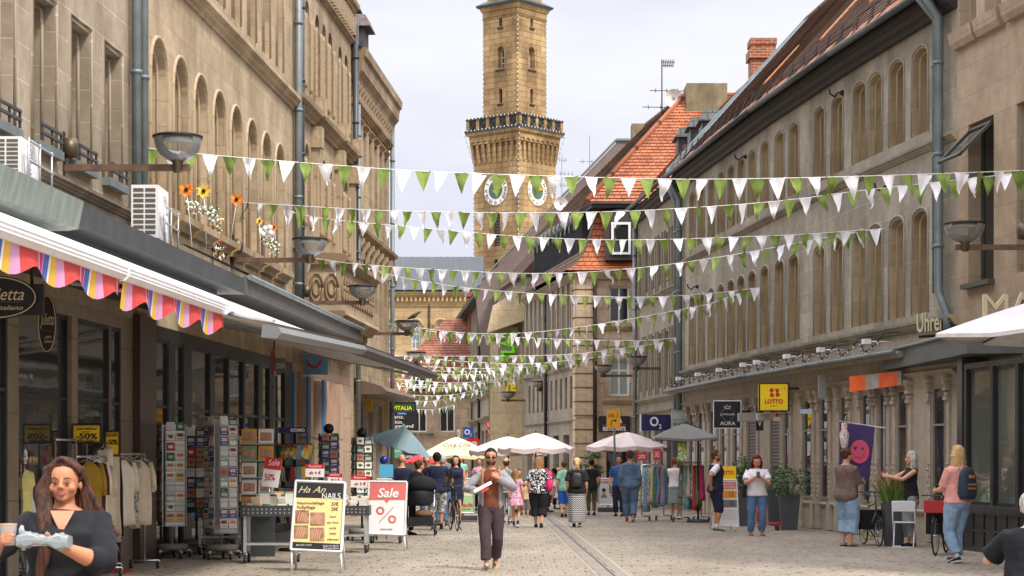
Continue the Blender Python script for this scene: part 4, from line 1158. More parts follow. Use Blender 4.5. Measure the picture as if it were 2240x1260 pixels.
downpipe('downpipe', r2, [FR2.pt(.1, .2, .14), FR2.pt(.1, 9.6, .14), FR2.pt(.1, 10.2, .45)], .08)
downpipe('downpipe', r2, [FR2.pt(FR2.len - .12, .2, .14), FR2.pt(FR2.len - .12, 9.8, .14)], .08)
for Yd, xf, yt, wd in ((64.0, 1535, 247, 1.3), (67.2, 1509, 262, 1.1), (70.3, 1482, 284, 1.1)):
 p = P(xf, yt, Yd); q = P(xf, yt + 12, Yd)
 mb = MB(); mb.box2((p.x + .05, Yd, 10.6), (p.x + 2.6, Yd + wd, p.z - .25)); box_uv(mb); dm = mb.build('dormer', M_SLATE, r2)
 mb = MB(); mb.box2((p.x + .02, Yd - .02, 10.6), (p.x + .18, Yd + wd, p.z - .3)); mb.build('dormer_front', M_BLACK, dm)
 mb = MB(); z = p.z - .26; mb.prism([V((p.x - .1, Yd - .15, z)), V((p.x - .1, Yd + wd + .15, z)), V((p.x + .1, Yd + wd - .2, z + .4)), V((p.x + .1, Yd + .2, z + .4))], (2.75, 0, 0)); box_uv(mb); mb.build('dormer_roof', M_SLATE, dm)

# --- ristorante corner house
r3 = thing('corner_house', 'sandstone corner house with orange mansard roof standing over the ristorante', 'building', (3.7, 74, 0))
F3 = Fac((2.41, 74), (6.2, 74), (0, -1)); F3b = Fac((2.41, 74), (.58, 86.4), (-1, 0))
def o3(xa, xb, ya, yb, **k):
 a, za = F3.at(xa, ya); b, zb_ = F3.at(xb, yb); return OP((a + b) / 2, b - a, zb_, za, **k)
w3 = [o3(1332, 1377, 626, 705, fm=M_WHITE, cols=2, rows=2, depth=.22, fw=.07), o3(1332, 1377, 784, 866, fm=M_WHITE, cols=2, rows=2, depth=.22, fw=.08, pm=glass('curtained_pane', (.30, .33, .30), 0, .15)), OP(F3.at(1354), .95, .02, 2.3, kind='door', cols=1, rows=1, depth=.3, fm=M_DARKWOOD)]
mb = MB(); wall(mb, F3, 0, F3.len, 0, 8.6, w3, 0)
for z in [.1 + .52 * i for i in range(16)]: F3.fbox(mb, -.03, .62, z, z + .46, .002, .07); F3b.fbox(mb, -.03, .5, z, z + .46, .002, .07)
for o in w3[:2]: F3.prof(mb, o['u'] - .62, o['u'] + .62, o['z0'] - .3, cscale(.7)); F3.fbox(mb, o['u'] - .62, o['u'] + .62, o['z0'] - .9, o['z0'] - .35, .002, .04)
F3.prof(mb, -.1, F3.len, 8.25, cscale(1.1)); F3.prof(mb, 0, F3.len, 3.05, cscale(.4))
mb.build('front_wall', S_R3, r3)
add_windows(r3, F3, w3)
s3 = []
for i in range(10):
 u = 1.2 + i * 1.13
 s3.append(OP(u, .5, 5.6, 7.5, depth=.25, cols=1, rows=1)); s3.append(OP(u, .5, 3.5, 4.7, depth=.25, cols=1, rows=1))
 if i % 2: s3.append(OP(u, 1.3, .2, 2.5, kind='shop_window', depth=.25, cols=1, rows=2, fm=M_DARKWOOD, pm=M_CLEAR))
mb = MB(); wall(mb, F3b, 0, F3b.len, 0, 8.6, s3, 0); F3b.prof(mb, 0, F3b.len, 8.25, cscale(1.0)); F3b.prof(mb, 0, F3b.len, 4.95, cscale(.5)); F3b.prof(mb, 0, F3b.len, 2.95, cscale(.4))
for i in range(11): u = .64 + i * 1.13; F3b.fbox(mb, u - .12, u + .12, 5.2, 8.2, .002, .09)
mb.build('side_wall', S_R2, r3); add_windows(r3, F3b, s3); interior(r3, F3b, .4, F3b.len, 2.8, depth=1.5)
prof3 = [(8.55, -.42), (8.75, -.1), (9.1, .2), (9.7, .5), (10.4, .68), (11.0, .78)]
mb = MB()
def c3(z, i, far):   # corner ring of the mansard
 if far == 'c': return V((2.41 + i, 74 + i * .9, z))
 if far == 'r': return V((9.0, 74 + i * .9, z))
 return V((.58 + i, 86.6, z))
for (z0_, i0), (z1_, i1) in zip(prof3[:-1], prof3[1:]):
 tile_slope(mb, c3(z0_, i0, 'c'), c3(z0_, i0, 'r'), c3(z1_, i1, 'c'), c3(z1_, i1, 'r'), .22, .025)
 tile_slope(mb, c3(z0_, i0, 'l'), c3(z0_, i0, 'c'), c3(z1_, i1, 'l'), c3(z1_, i1, 'c'), .22, .025, 1)
mb.build('mansard', [T_OR, T_BR], r3)
ap = V((6.9, 79.5, 16.1)); e_c = V((2.75, 73.6, 11.08)); e_l = V((.85, 86.6, 11.08)); ap2 = V((5.85, 86.6, 16.1))
mb = MB(); tile_slope(mb, e_c, V((13, 73.6, 11.08)), ap, V((13, 79.5, 16.1)), .24, .035); tile_slope(mb, e_l, e_c, ap2, ap, .24, .035, 1)
mb.tube([e_c, ap, V((13, 79.5, 16.12))], .11, 8, 0); mb.tube([ap, ap2], .11, 8, 1)
mb.build('roof', [T_OR, T_BR], r3)
mb = MB(); mb.prism([V((2.95, 73.8, 10.9)), V((9, 73.8, 10.9)), V((9, 86.6, 10.9)), V((1.1, 86.6, 10.9))], (0, 0, .16)); mb.build('eave_board', M_BLACK, r3)
mb = MB()      # black panelled long dormer on the street side
fd = Fac((2.66, 75.2), (.95, 86.4), (-1, 0))
fd.fbox(mb, 0, fd.len, 8.75, 10.75, -1.0, 0)
for i in range(int(fd.len / .25)): fd.fbox(mb, .05 + i * .25, .09 + i * .25, 8.75, 10.75, .002, .03)
mb.build('long_dormer', M_BLACK, r3)
for i in range(12):
 mb = MB(); c = fd.pt(.5 + i * .95, 10.72, .05); mb.tube([c + fd.d * -.2 + V((0, 0, .1)), c + fd.d * .2 + V((0, 0, .1))], .17, 8); mb.tube([c + V((0, 0, .05)), c + V((0, 0, -.35))], .05, 6); mb.build('vent_cowl', mat('vent_zinc', (.24, .27, .24), .5, .4, .3, 5), r3)
mb = MB(); mb.box2((3.45, 73.75, 8.95), (4.62, 75.6, 10.5)); mb.prism([V((3.45 + .585 - .585 * math.cos(t), 73.75, 10.5 + .35 * math.sin(t))) for t in [math.pi * k / 8 for k in range(9)]], (0, 1.8, 0)); mb.build('dormer', mat('dormer_brown', (.045, .03, .028), .6), r3)
fdm = Fac((3.45, 73.74), (4.62, 73.74), (0, -1)); add_window(r3, fdm, OP(.585, .72, 9.15, 10.35, kind='dormer_window', depth=-.01, fm=M_WHITE, cols=1, rows=1, fw=.09))
mb = MB(); mb.box2((6.9, 78.6, 15.0), (8.5, 80.2, 16.42)); mb.box2((6.8, 78.5, 14.8), (8.6, 80.3, 15.4), 0); box_uv(mb); mb.build('chimney', S_CONC, r3)
downpipe('downpipe', r3, [(2.45 + .62, 73.88, .2), (2.45 + .62, 73.88, 8.2)], .07, M_IRON)
downpipe('downpipe', r3, [F3b.pt(6.4, .2, .12), F3b.pt(6.4, 8.2, .12)], .07, M_IRON)
mb = MB(); mb.prism([V((2.95, 74.5, .0)), V((9, 74.5, 0)), V((9, 86.6, 0)), V((1.15, 86.6, 0))], (0, 0, 8.7)); mb.build('rear_wall', S_R2, r3)
# next house behind, seen as a roof and a fire wall
r3c = thing('town_house', 'brown roofed house behind the corner house with grey capped fire wall', 'building', (2, 90, 0))
mb = MB(); mb.prism([V((.6, 87, 0)), V((-.7, 95.5, 0)), V((8, 95.5, 0)), V((8, 87, 0))], (0, 0, 9.5)); box_uv(mb); mb.build('wall', S_R2, r3c)
mb = MB(); tile_slope(mb, V((-.9, 95.6, 9.5)), V((.3, 86.9, 9.5)), V((4.4, 95.6, 15.4)), V((5.6, 86.9, 15.4)), .24, .035); mb.build('roof', T_BR, r3c)
mb = MB(); A = P(1058, 614, 95.8); B = P(1352, 308, 95.8); C = P(1384, 308, 95.8)
mb.prism([A, B, C + V((3, 0, 0)), C + V((3, 0, -8)), V((A.x, 95.8, 5)), V((A.x - .4, 95.8, A.z - .5))], (0, .4, 0)); mb.build('fire_wall', mat('fire_wall_panel', (.17, .125, .11), .6, .1, .15, 2), r3c)
mb = MB(); mb.obox(A + V((-.1, -.1, 0)), B - A, V((0, .6, 0)), V((0, 0, .1))); mb.obox(B + V((-.1, -.1, 0)), C - B + V((3, 0, 0)), V((0, .6, 0)), V((0, 0, .1))); mb.build('capping', M_ZINC, r3c)
pc = P(1400, 300, 91); mb = MB(); mb.box((pc.x, 91, pc.z - .3), (.8, .9, 1.7)); box_uv(mb); mb.build('chimney', S_CONC, r3c)
# modern beige block
r4 = thing('modern_building', 'smooth beige modern block jutting into the street with slanted overhanging top', 'building', (-.2, 88, 0))
mb = MB(); xa, xb = P(1072, 0, 88).x, P(1148, 0, 88).x; zt = P(0, 745, 88).z
mb.box2((xa, 88, 0), (xb + .4, 96, zt)); box_uv(mb); mb.build('wall', S_MODERN, r4)
mb = MB(); mb.prism([P(1065, 728, 87.4), P(1150, 700, 87.4), P(1150, 628, 87.4), P(1078, 668, 87.4)], (0, 7.5, 0)); box_uv(mb); mb.build('overhang', S_MODERN, r4)
mb = MB(); mb.box2(P(1090, 775, 87.9), P(1133, 716, 87.99)); mb.build('recessed_panel', mat('panel_brown', (.25, .2, .13), .6), r4)
downpipe('downpipe', r4, [(xb + .05, 87.8, .2), (xb + .05, 87.8, 8.2), (xb - .2, 87.7, 8.9)], .08, M_IRON)
# far timber grey house
F5 = Fac((-1.15, 98), (-3.7, 131), (-1, 0))
r5 = thing('town_house', 'distant grey house with close set windows and dark eave beyond the beige block', 'building', F5.pt(10, 0))
s5 = [OP(.9 + i * 1.5, .7, z, z + 1.7, depth=.25, cols=1, rows=1) for i in range(21) for z in (5.2, 7.5)] + [OP(1.6 + i * 3, 2.0, .4, 3, kind='shop_window', depth=.25, cols=1, rows=1, pm=M_CLEAR) for i in range(10)]
mb = MB(); wall(mb, F5, 0, F5.len, 0, 10, s5, 0); F5.prof(mb, 0, F5.len, 4.6, cscale(.7)); F5.prof(mb, 0, F5.len, 3.4, cscale(1)); 
for i in range(22): F5.fbox(mb, .15 + i * 1.5 - .1, .15 + i * 1.5 + .1, 4.9, 9.7, .002, .1)
mb.build('wall', S_R2, r5); add_windows(r5, F5, s5)
back_volume(r5, F5, 0, F5.len, 8, 10, S_R2)
mb = MB(); tile_slope(mb, F5.pt(F5.len, 10.05, .5), F5.pt(0, 10.05, .5), F5.pt(F5.len, 14, -4), F5.pt(0, 14, -4), .3, .03); mb.build('roof', T_BR, r5)
mb = MB(); F5.prof(mb, 0, F5.len, 9.75, [(0, 0), (.5, .1), (.5, .3), (0, .3)]); mb.build('eave_board', mat('dark_eave_wood', (.05,) * 3), r5)
downpipe('downpipe', r5, [F5.pt(6, .2, .12), F5.pt(6, 9.6, .12)], .08, M_IRON)
mb = MB(); p = P(1035, 660, 112); mb.box((p.x + .1, 112, p.z - .9), (.7, .9, 2.4)); mb.box((p.x + .1, 112, p.z + .35), (.9, 1.1, .2)); box_uv(mb); mb.build('chimney', stone('red_chimney', (.35, .06, .03), (.3, .05, .03), (.2, .1, .08), .3, .1), r5)

# red roofed house at the street's end (Berliner)
r6 = thing('town_house', 'beige plastered house with red tiled mansard roof at the end of the street', 'building', (-5, 112, 0))
F6 = Fac((-8.5, 112), (-2.3, 112), (0, -1)); s = 112 / FPX
s6 = [OP(F6.at(x), .85, P(0, 945, 112).z, P(0, 893, 112).z, fm=M_WHITE, depth=.2, cols=2, rows=1, fw=.07) for x in (868, 917, 978)]
zt6 = P(0, 858, 112).z
mb = MB(); wall(mb, F6, 0, F6.len, 0, zt6, s6 + [OP(2.2, 2.6, .1, 2.3, kind='shop_window', cols=2, rows=1, pm=M_CLEAR), OP(5.0, 1.6, .1, 2.3, kind='shop_window', cols=1, rows=1, pm=M_CLEAR)], 0); F6.prof(mb, 0, F6.len, zt6 - .3, cscale(.9))
mb.build('wall', S_R3, r6); add_windows(r6, F6, s6)
mb = MB(); mb.box2((-8.4, 113.2, 0), (-2.4, 122, zt6)); mb.build('rear_wall', M_INT, r6)
lo = [(F6.p0 + V((-.3, -.5, zt6))), (F6.p1 + V((.2, -.5, zt6)))]
zm = P(0, 778, 112).z; mb = MB(); m0, m1 = V((-6.3, 113.4, zm)), V((-2.0, 113.4, zm))
tile_slope(mb, lo[0], lo[1], V((-7.0, 112.8, zm)), V((-2.0, 112.8, zm)), .28, .03)
tile_slope(mb, V((-7.0 + 1.3, 112.7, zm + .02)), V((-2.0, 112.7, zm + .02)), P(975, 697, 116), V((-1.7, 116, P(0, 697, 116).z)), .28, .03)
mb.face([V((-5.7, 112.7, zm)), P(975, 697, 116), V((-4.5, 121, zm)), V((-6.9, 121, zm))], 0, [(0, 0), (3, 3), (9, 3), (9, 0)])
mb.build('roof', T_RD, r6)
mb = MB(); p = P(917, 850, 111.3); mb.box2((p.x - .55, 111.4, p.z), (p.x + .55, 113.5, p.z + 1.15)); mb.build('dormer', M_WHITE, r6)
add_window(r6, Fac((p.x - .55, 111.38), (p.x + .55, 111.38), (0, -1)), OP(.55, .8, p.z + .1, p.z + 1.0, kind='dormer_window', depth=-.01, fm=M_WHITE, cols=2, rows=1))
# plain house filling the left behind the Berliner front
# town hall with tower
th = thing('town_hall', 'yellow sandstone town hall wing with round arched windows and dark metal roof below the tower', 'building', (-9, 165, 0))
F7 = Fac((-20, 165), (-2.4, 165), (0, -1))
s7 = [OP(F7.at(x), .82, 10.6, 12.9, arch=True, steps=2, inset=.08, depth=.3, fm=M_WHITE, cols=2, rows=3, fw=.06, pm=glass('grey_pane', (.18, .22, .22), 0, .1)) for x in (765, 810, 855, 909, 964, 1012)]
s7 += [OP(o['u'], .9, 5.5, 8.4, arch=True, steps=2, inset=.08, depth=.3, fm=M_WHITE, cols=2, rows=3, fw=.06, pm=MATS['grey_pane']) for o in s7]
mb = MB(); wall(mb, F7, 0, F7.len, 0, 15.2, s7, 0)
for z, k in ((9.3, .8), (14.1, .6), (14.9, 1.8)): F7.prof(mb, 0, F7.len, z, cscale(k))
for i in range(48): F7.fbox(mb, .1 + i * .37, .28 + i * .37, 14.55, 14.9, 0, .28)
for o in s7:
 ol = [(o['u'] + math.cos(t) * .62, o['z1'] - .41 + math.sin(t) * .62) for t in [math.pi * k / 10 for k in range(11)]]
 mb.tube([F7.pt(a, b, .03) for a, b in ol], .11, 5)
mb.build('wall', S_HALL, th); add_windows(th, F7, s7)
mb = MB(); mb.prism([V((-20, 164.3, 15.45)), V((-20, 176, 15.45)), V((-20, 171, 18.6)), V((-20, 168.5, 18.6))], (17.6, 0, 0)); 
mb.build('roof', mat('roof_metal', (.075, .08, .085), .45, .4, .12, 2), th)
mb = MB()
for i in range(36): mb.obox(V((-20 + i * .5, 164.3, 15.47)), V((.05, 0, 0)), V((0, 4.2, 3.15)), V((0, 0, .05)))
mb.build('standing_seams', mat('roof_seam', (.11, .115, .12), .45, .4), th)
mb = MB(); mb.tube([F7.pt(F7.at(939), 9.6, .1), F7.pt(F7.at(939), 14.3, .1)], .08, 6); mb.build('downpipe', M_IRON, th)
mb = MB(); mb.box2((-20, 166.5, 0), (-2.4, 176, 15.3)); mb.build('rear_wall', S_HALL, th)

tw = thing('tower', 'tall square sandstone clock tower with corbelled gallery rising behind the street', 'tower', (0.6, 183, 0))
near = V(((1134 - CX) / FPX * 180, 180, 0)); th_ = rad(40)
dL = V((-math.cos(th_), math.sin(th_), 0)); dR = V((math.sin(th_), math.cos(th_), 0))
CEN = near + (dL + dR) * 2.65
def ty(y): return CH + (HY - y) / FPX * 181.5
def faces(a):
 c = CEN - (dL + dR) * (a / 2); c1 = c + dL * a; c2 = c + dR * a
 return Fac((c.x, c.y), (c1.x, c1.y), tuple(-dR)[:2]), Fac((c.x, c.y), (c2.x, c2.y), tuple(-dL)[:2])
aL, aU = 5.3, 4.08
M_TL = mat('louvre', (.05, .045, .04), .7)
LOUV = stripes('tower_louvres', [(0, (.02, .02, .02)), (.5, (.12, .10, .07))], .28, 'Z')
mb = MB(); ub_ = MB()
for side, F in enumerate(faces(aL)):
 oo = [OP(aL / 2, .95, ty(538), ty(463), arch=True, steps=2, inset=.1, depth=.35, cols=1, rows=1, pm=LOUV, fw=.03), OP(aL / 2, .5, ty(600), ty(566), arch=True, steps=1, depth=.3, cols=1, rows=1)]
 wall(mb, F, 0, aL, 0, ty(352), oo, 0); add_windows(tw, F, oo)
for side, F in enumerate(faces(aU)):
 m_ = aU / 2
 oo = [OP(m_, .85, ty(146), ty(98), arch=True, steps=3, inset=.06, depth=.6, cols=2, rows=3, fm=M_WHITE, fw=.06), OP(m_, .42, ty(222), ty(190), arch=True, steps=1, depth=.3, cols=1, rows=1), OP(m_, .38, ty(54), ty(34), steps=1, depth=.3, cols=1, rows=1)]
 wall(mb, F, 0, aU, ty(290), ty(28), oo, 0); add_windows(tw, F, oo)
 for o in oo: F.prof(ub_, o['u'] - o['w'] / 2 - .12, o['u'] + o['w'] / 2 + .12, o['z0'] - .28, cscale(.6))
for a in (aL, aU):
 for s in (1, -1):
  F = faces(a)[0 if s > 0 else 1]
  zz = (0, ty(352)) if a == aL else (ty(290), ty(28))
  off = (dR if s > 0 else dL) * a
  p, q = F.pt(0, 0) + off, F.pt(a, 0) + off
  mb.face([p + V((0, 0, zz[0])), q + V((0, 0, zz[0])), q + V((0, 0, zz[1])), p + V((0, 0, zz[1]))], 0, [(0, zz[0]), (a, zz[0]), (a, zz[1]), (0, zz[1])])
mb.build('shaft', S_TOW, tw); ub_.build('window_sills', M_DGREY, tw)
def sq(a, z): 
 c = CEN - (dL + dR) * (a / 2) + V((0, 0, z)); return [c, c + dL * a, c + dL * a + dR * a, c + dR * a]
def slab(mb, a0_, z0_, a1_, z1_, m=0): 
 i = len(mb.f); mb.loft([sq(a0_, z0_), sq(a1_, z1_)], m, True, False)
aG = 6.35
mb = MB(); slab(mb, aG - .5, ty(312), aG - .35, ty(292)); slab(mb, aG, ty(292), aG + .15, ty(286))
for F in faces(aL):     # corbels leaning out under the gallery
 n = 9
 for i in range(n):
  u = .12 + (aL - .24) * i / (n - 1); o = (aG - .5 - aL) / 2
  k = (u / aL - .5) * (aG - .5 - aL)
  a = F.pt(u - .14, ty(352), -.05); b = F.pt(u - .14 + k, ty(312), -.05)
  pr = [F.pt(u - .13, ty(356), 0), F.pt(u - .13, ty(352), .12), F.pt(u - .13 + k, ty(315), o), F.pt(u - .13 + k, ty(302), o), F.pt(u - .13 + k, ty(302), -.05)]
  mb.prism(pr, F.d * .26)
  if i < n - 1:
   u2 = .12 + (aL - .24) * (i + .5) / (n - 1); k2 = (u2 / aL - .5) * (aG - .5 - aL)
   F2 = F; pts = [F.pt(u2 + k2 + math.cos(t) * .24, ty(312) + .02 + math.sin(t) * .30, o) for t in [math.pi * j / 6 for j in range(7)]]
   mb.prism([F.pt(u2 + k2 - .36, ty(303), o)] + [F.pt(u2 + k2 - .36, ty(312), o)] + pts[::-1] + [F.pt(u2 + k2 + .36, ty(312), o), F.pt(u2 + k2 + .36, ty(303), o)], F.n * .12)
mb.loft([sq(aL - .02, ty(354)), sq(aG - 1.1, ty(306))], 0, True, False)
box_uv(mb); mb.build('corbel_gallery', S_TOW, tw)
M_PAT = mat('dark_patina', (.055, .065, .06), .6, .2, .3, 4)
mb = MB()
for F in faces(aG):
 F.fbox(mb, -.1, aG + .1, ty(286), ty(280), -.25, .12, 1); F.fbox(mb, -.04, aG + .04, ty(258), ty(254), -.2, .05, 1)
 for i in range(6):
  u = i * (aG - .35) / 5; F.fbox(mb, u, u + .35, ty(280), ty(258), -.22, .0, 0)
  if i < 5:
   c = F.pt(u + .35 + (aG - .35) / 10 - .175, (ty(280) + ty(258)) / 2, -.1)
   for rr in (.36, .2, .08): mb.tube([c + F.d * (rr * 1.1 * math.cos(t)) + V((0, 0, rr * math.sin(t))) for t in [j * math.pi / 5 for j in range(11)]], .045, 4, 1)
   F.fbox(mb, u + .37, u + (aG - .35) / 5 - .02, ty(280), ty(258), -.17, -.15, 2)
box_uv(mb); mb.build('parapet', [S_TOW, M_PAT, mat('parapet_brown', (.10, .06, .035), .8)], tw)
mb = MB(); slab(mb, aU + .1, ty(36), aU + .25, ty(33)); slab(mb, aU + .1, ty(33), aU + .15, ty(18)); slab(mb, aU + .3, ty(18), aU + .6, ty(9)); slab(mb, aU + .85, ty(9), aU + 1.05, ty(4), 1); slab(mb, aU + 1.1, ty(4), aU - .2, ty(-6), 1); slab(mb, aU - .5, ty(-6), aU - .5, ty(-80))
for F in faces(aU + .14):
 for i in range(13): c = F.pt(.17 + i * .32, ty(26), .0); mb.tube([c + F.d * (.11 * math.cos(t)) + V((0, 0, .2 * math.sin(t))) for t in [j * math.pi / 4 for j in range(9)]], .035, 4)
box_uv(mb); mb.build('top_cornice', [S_TOW, M_PAT], tw)
mb = MB()      # chains of small lamps along the edges
def beads(a, b, st=.42):
 n = int((b - a).length / st)
 for i in range(n + 1): p = a.lerp(b, i / n); mb.box(p, (.075, .075, .1))
 mb.tube([a, b], .018, 4, 1)
for a, z0_, z1_ in ((aL + .06, 5, ty(354)), (aU + .06, ty(252), ty(36))):
 q = sq(a, 0)
 for j in (0, 1, 3): beads(q[j] + V((0, 0, z0_)), q[j] + V((0, 0, z1_)))
for a, z in ((aG + .3, ty(281)), (aG + .1, ty(255))):
 q = sq(a, z)
 beads(q[0], q[1]); beads(q[0], q[3])
q0, q1 = sq(aL + .1, ty(354)), sq(aG + .25, ty(288))
for j in (0, 1, 3): beads(q0[j], q1[j])
mb.build('light_chain', [mat('bulb_white', (.8, .8, .76), .3), M_PAT], tw)
# clocks
for k, F in enumerate(faces(aL)):
 c = F.pt(aL / 2, ty(415), .0); zz = V((0, 0, 1)); d = F.d if F.d.x > 0 else -F.d
 def disc(mb, r, o, m, n=36, r0=0):
  ring = [c + d * (r * math.cos(t)) + zz * (r * math.sin(t)) + F.n * o for t in [2 * math.pi * j / n for j in range(n)]]
  mb.prism(ring, F.n * .03, m)
 mb = MB(); disc(mb, 1.42, .02, 0); disc(mb, 1.36, .03, 1); disc(mb, .84, .045, 0); disc(mb, .80, .055, 2)
 M_GOLD = mat('gilding', (.62, .40, .06), .4, .5)
 dial = mb.build('clock', [M_GOLD, mat('dial_white', (.78, .78, .75), .5), mat('dial_green', (.05, .13, .11), .5)], tw)
 for i, nm in enumerate(('XII', 'I', 'II', 'III', 'IIII', 'V', 'VI', 'VII', 'VIII', 'IX', 'X', 'XI')):
  a = math.pi / 2 - i * math.pi / 6; up = d * math.cos(a) + zz * math.sin(a); rt = up.cross(F.n) * -1
  rt = d * math.sin(a) - zz * math.cos(a)
  mb = MB(); put_text(mb, nm, c + up * 1.15 + F.n * .065, rt, up, h=.32, w=.12 * len(nm) + .06, depth=.01, bold=.02); mb.build('numeral', M_BLACK, dial)
 for ang, ln, wd in ((48, .68, .09), (17, 1.0, .07)):
  mb = MB(); a = rad(ang); up = d * math.cos(a) + zz * math.sin(a); rt = d * math.sin(a) - zz * math.cos(a)
  mb.prism([c + F.n * .1 - up * .3 - rt * wd * 1.6, c + F.n * .1 - up * .3 + rt * wd * 1.6, c + F.n * .1 + rt * wd * .7, c + F.n * .1 + up * ln * .7 + rt * wd * 1.7, c + F.n * .1 + up * ln, c + F.n * .1 + up * ln * .7 - rt * wd * 1.7, c + F.n * .1 - rt * wd * .7], F.n * .03)
  mb.build('clock_hand', M_GOLD, dial)

# ------------------------------------------------------------ signs and boards
class Board:
 """flat sign; pixel corners of the photograph are laid on its own upright (or leaning) plane"""
 def __init__(s, name, label, cat, quad, Y, panel, th=.06, yaw=0.0, lean=0.0, group=None, frame=None, fw=.03, y_ref=None, part='panel'):
  xs = [q[0] for q in quad]; ys = [q[1] for q in quad]
  s.p0 = P(sum(xs) / len(xs), max(ys) if y_ref is None else y_ref, Y)
  s.ex = V((math.cos(yaw), math.sin(yaw), 0))
  back = V((-math.sin(yaw), math.cos(yaw), 0))
  s.ey = (V((0, 0, 1)) * math.cos(lean) + back * math.sin(lean)).normalized()
  s.n = s.ex.cross(s.ey).normalized()          # towards the camera
  s.root = thing(name, label, cat, tuple(s.p0), 0, group)
  s.Y = Y; s.parts = {}
  c = [s.pos(*q) for q in quad]
  mb = MB(); mb.prism([p - s.n * th for p in c], s.n * th); mb.build(part, panel, s.root)
  if frame:
   mb = MB(); n = len(c)
   for i in range(n):
    a, b = c[i], c[(i + 1) % n]; mb.tube([a, b], fw, 6, smooth=False)
   mb.build('frame', frame, s.root)
 def pos(s, x, y, e=0.0):
  o = V((0, 0, CH)); d = P(x, y, 1.0) - o
  t = (s.p0 - o).dot(s.n) / d.dot(s.n)
  return o + d * t + s.n * e
 def put(s, txt, x, y, h=None, w=None, m=None, part='lettering', e=.004, **k):
  mb, ms = s.parts.setdefault(part, (MB(), []))
  if m not in ms: ms.append(m)
  q = s.Y / FPX
  put_text(mb, txt, s.pos(x, y, e), s.ex, s.ey, h * q if h else None, w * q if w else None, ms.index(m), **k)
  return s
 def poly(s, pts, m, part='print', e=.003, th=.002):
  mb, ms = s.parts.setdefault(part, (MB(), []))
  if m not in ms: ms.append(m)
  mb.prism([s.pos(x, y, e - th) for x, y in pts], s.n * th, ms.index(m)); return s
 def rect(s, x0, y0, x1, y1, m, **k): return s.poly([(x0, y1), (x1, y1), (x1, y0), (x0, y0)], m, **k)
 def line(s, pts, r, m, part='print', e=.004):
  mb, ms = s.parts.setdefault(part, (MB(), []))
  if m not in ms: ms.append(m)
  mb.tube([s.pos(x, y, e) for x, y in pts], r * s.Y / FPX, 4, ms.index(m), smooth=False, flat=.2); return s
 def disc(s, x, y, rx, ry, m, n=24, **k): return s.poly([(x + rx * math.cos(-t), y + ry * math.sin(-t)) for t in [2 * math.pi * i / n for i in range(n)]], m, **k)
 def done(s):
  for k, (mb, ms) in s.parts.items(): mb.build(k, ms, s.root)
  return s.root
def R4(x0, y0, x1, y1): return [(x0, y1), (x1, y1), (x1, y0), (x0, y0)]
def flat(name, r, g, b, rough=.5, **k): return mat(name, rgb(r, g, b), rough, 0, .04, 3, **k)
I_W = flat('ink_white', 235, 233, 228); I_K = flat('ink_black', 22, 22, 24); I_R = flat('ink_red', 200, 30, 40); I_Y = flat('ink_yellow', 250, 205, 20)
I_NAVY = flat('sign_navy', 25, 28, 80); I_CREAM = flat('ink_cream', 215, 200, 165); I_TEALG = flat('ink_green', 20, 120, 90)
I_SALM = flat('print_salmon', 212, 110, 100); I_BROWN = flat('print_brown', 120, 50, 35); I_SKIN = flat('print_skin', 205, 150, 115)
I_LG = flat('ink_grey', 120, 118, 114); I_BLUE = flat('sign_blue', 30, 80, 165)
def arm(root, pts, r=.02, m=M_IRON, name='bracket'):
 mb = MB(); mb.tube(pts, r, 6); return mb.build(name, m, root)

# fashion shop: projecting black sign, oval door sign
b = Board('shop_sign', 'black projecting sign with cream cursive lettering in an oval, cut by left edge', 'sign', R4(-70, 621, 94, 689), 22.6, I_K, .09)
b.disc(-8, 651, 91, 48, I_K, part='oval_plate', e=.03, th=.03); b.line([(-8 + 87 * math.cos(t), 651 + 44 * math.sin(t)) for t in [2 * math.pi * i / 30 for i in range(31)]], 1.1, I_CREAM, e=.034)
b.put('Julietta', 4, 648, 36, 100, I_CREAM, shear=.35, e=.034); b.line([(-50, 661), (51, 661)], 1.2, I_CREAM, e=.034); b.put('gusto italiano', 0, 675, 13, 104, I_CREAM, shear=.35, e=.034)
r = b.done(); arm(r, [P(70, 621, 22.65), P(70, 560, 22.65)], .02)
b = Board('shop_sign', 'tall dark oval sign with cursive lettering hanging before the shop transom', 'sign', [(103 + 20 * math.cos(t), 708 - 63 * math.sin(t)) for t in [2 * math.pi * i / 24 + math.pi for i in range(24)]], 25.8, flat('sign_umber', 52, 42, 38), .04)
b.line([(103 + 18.6 * math.cos(t), 708 + 61 * math.sin(t)) for t in [2 * math.pi * i / 30 for i in range(31)]], .9, I_CREAM); b.put('Julietta', 103, 702, 34, 30, I_CREAM, shear=.3); b.line([(90, 722), (117, 725)], .9, I_CREAM); b.put('gusto\nitaliano', 106, 742, 16, 18, I_CREAM, shear=.3)
b.line([(88, 735), (81, 745), (82, 756), (88, 748), (85, 735)], .8, I_CREAM); b.done()
M_TRANS = mat('transom_paint', (.42, .36, .26), .6)
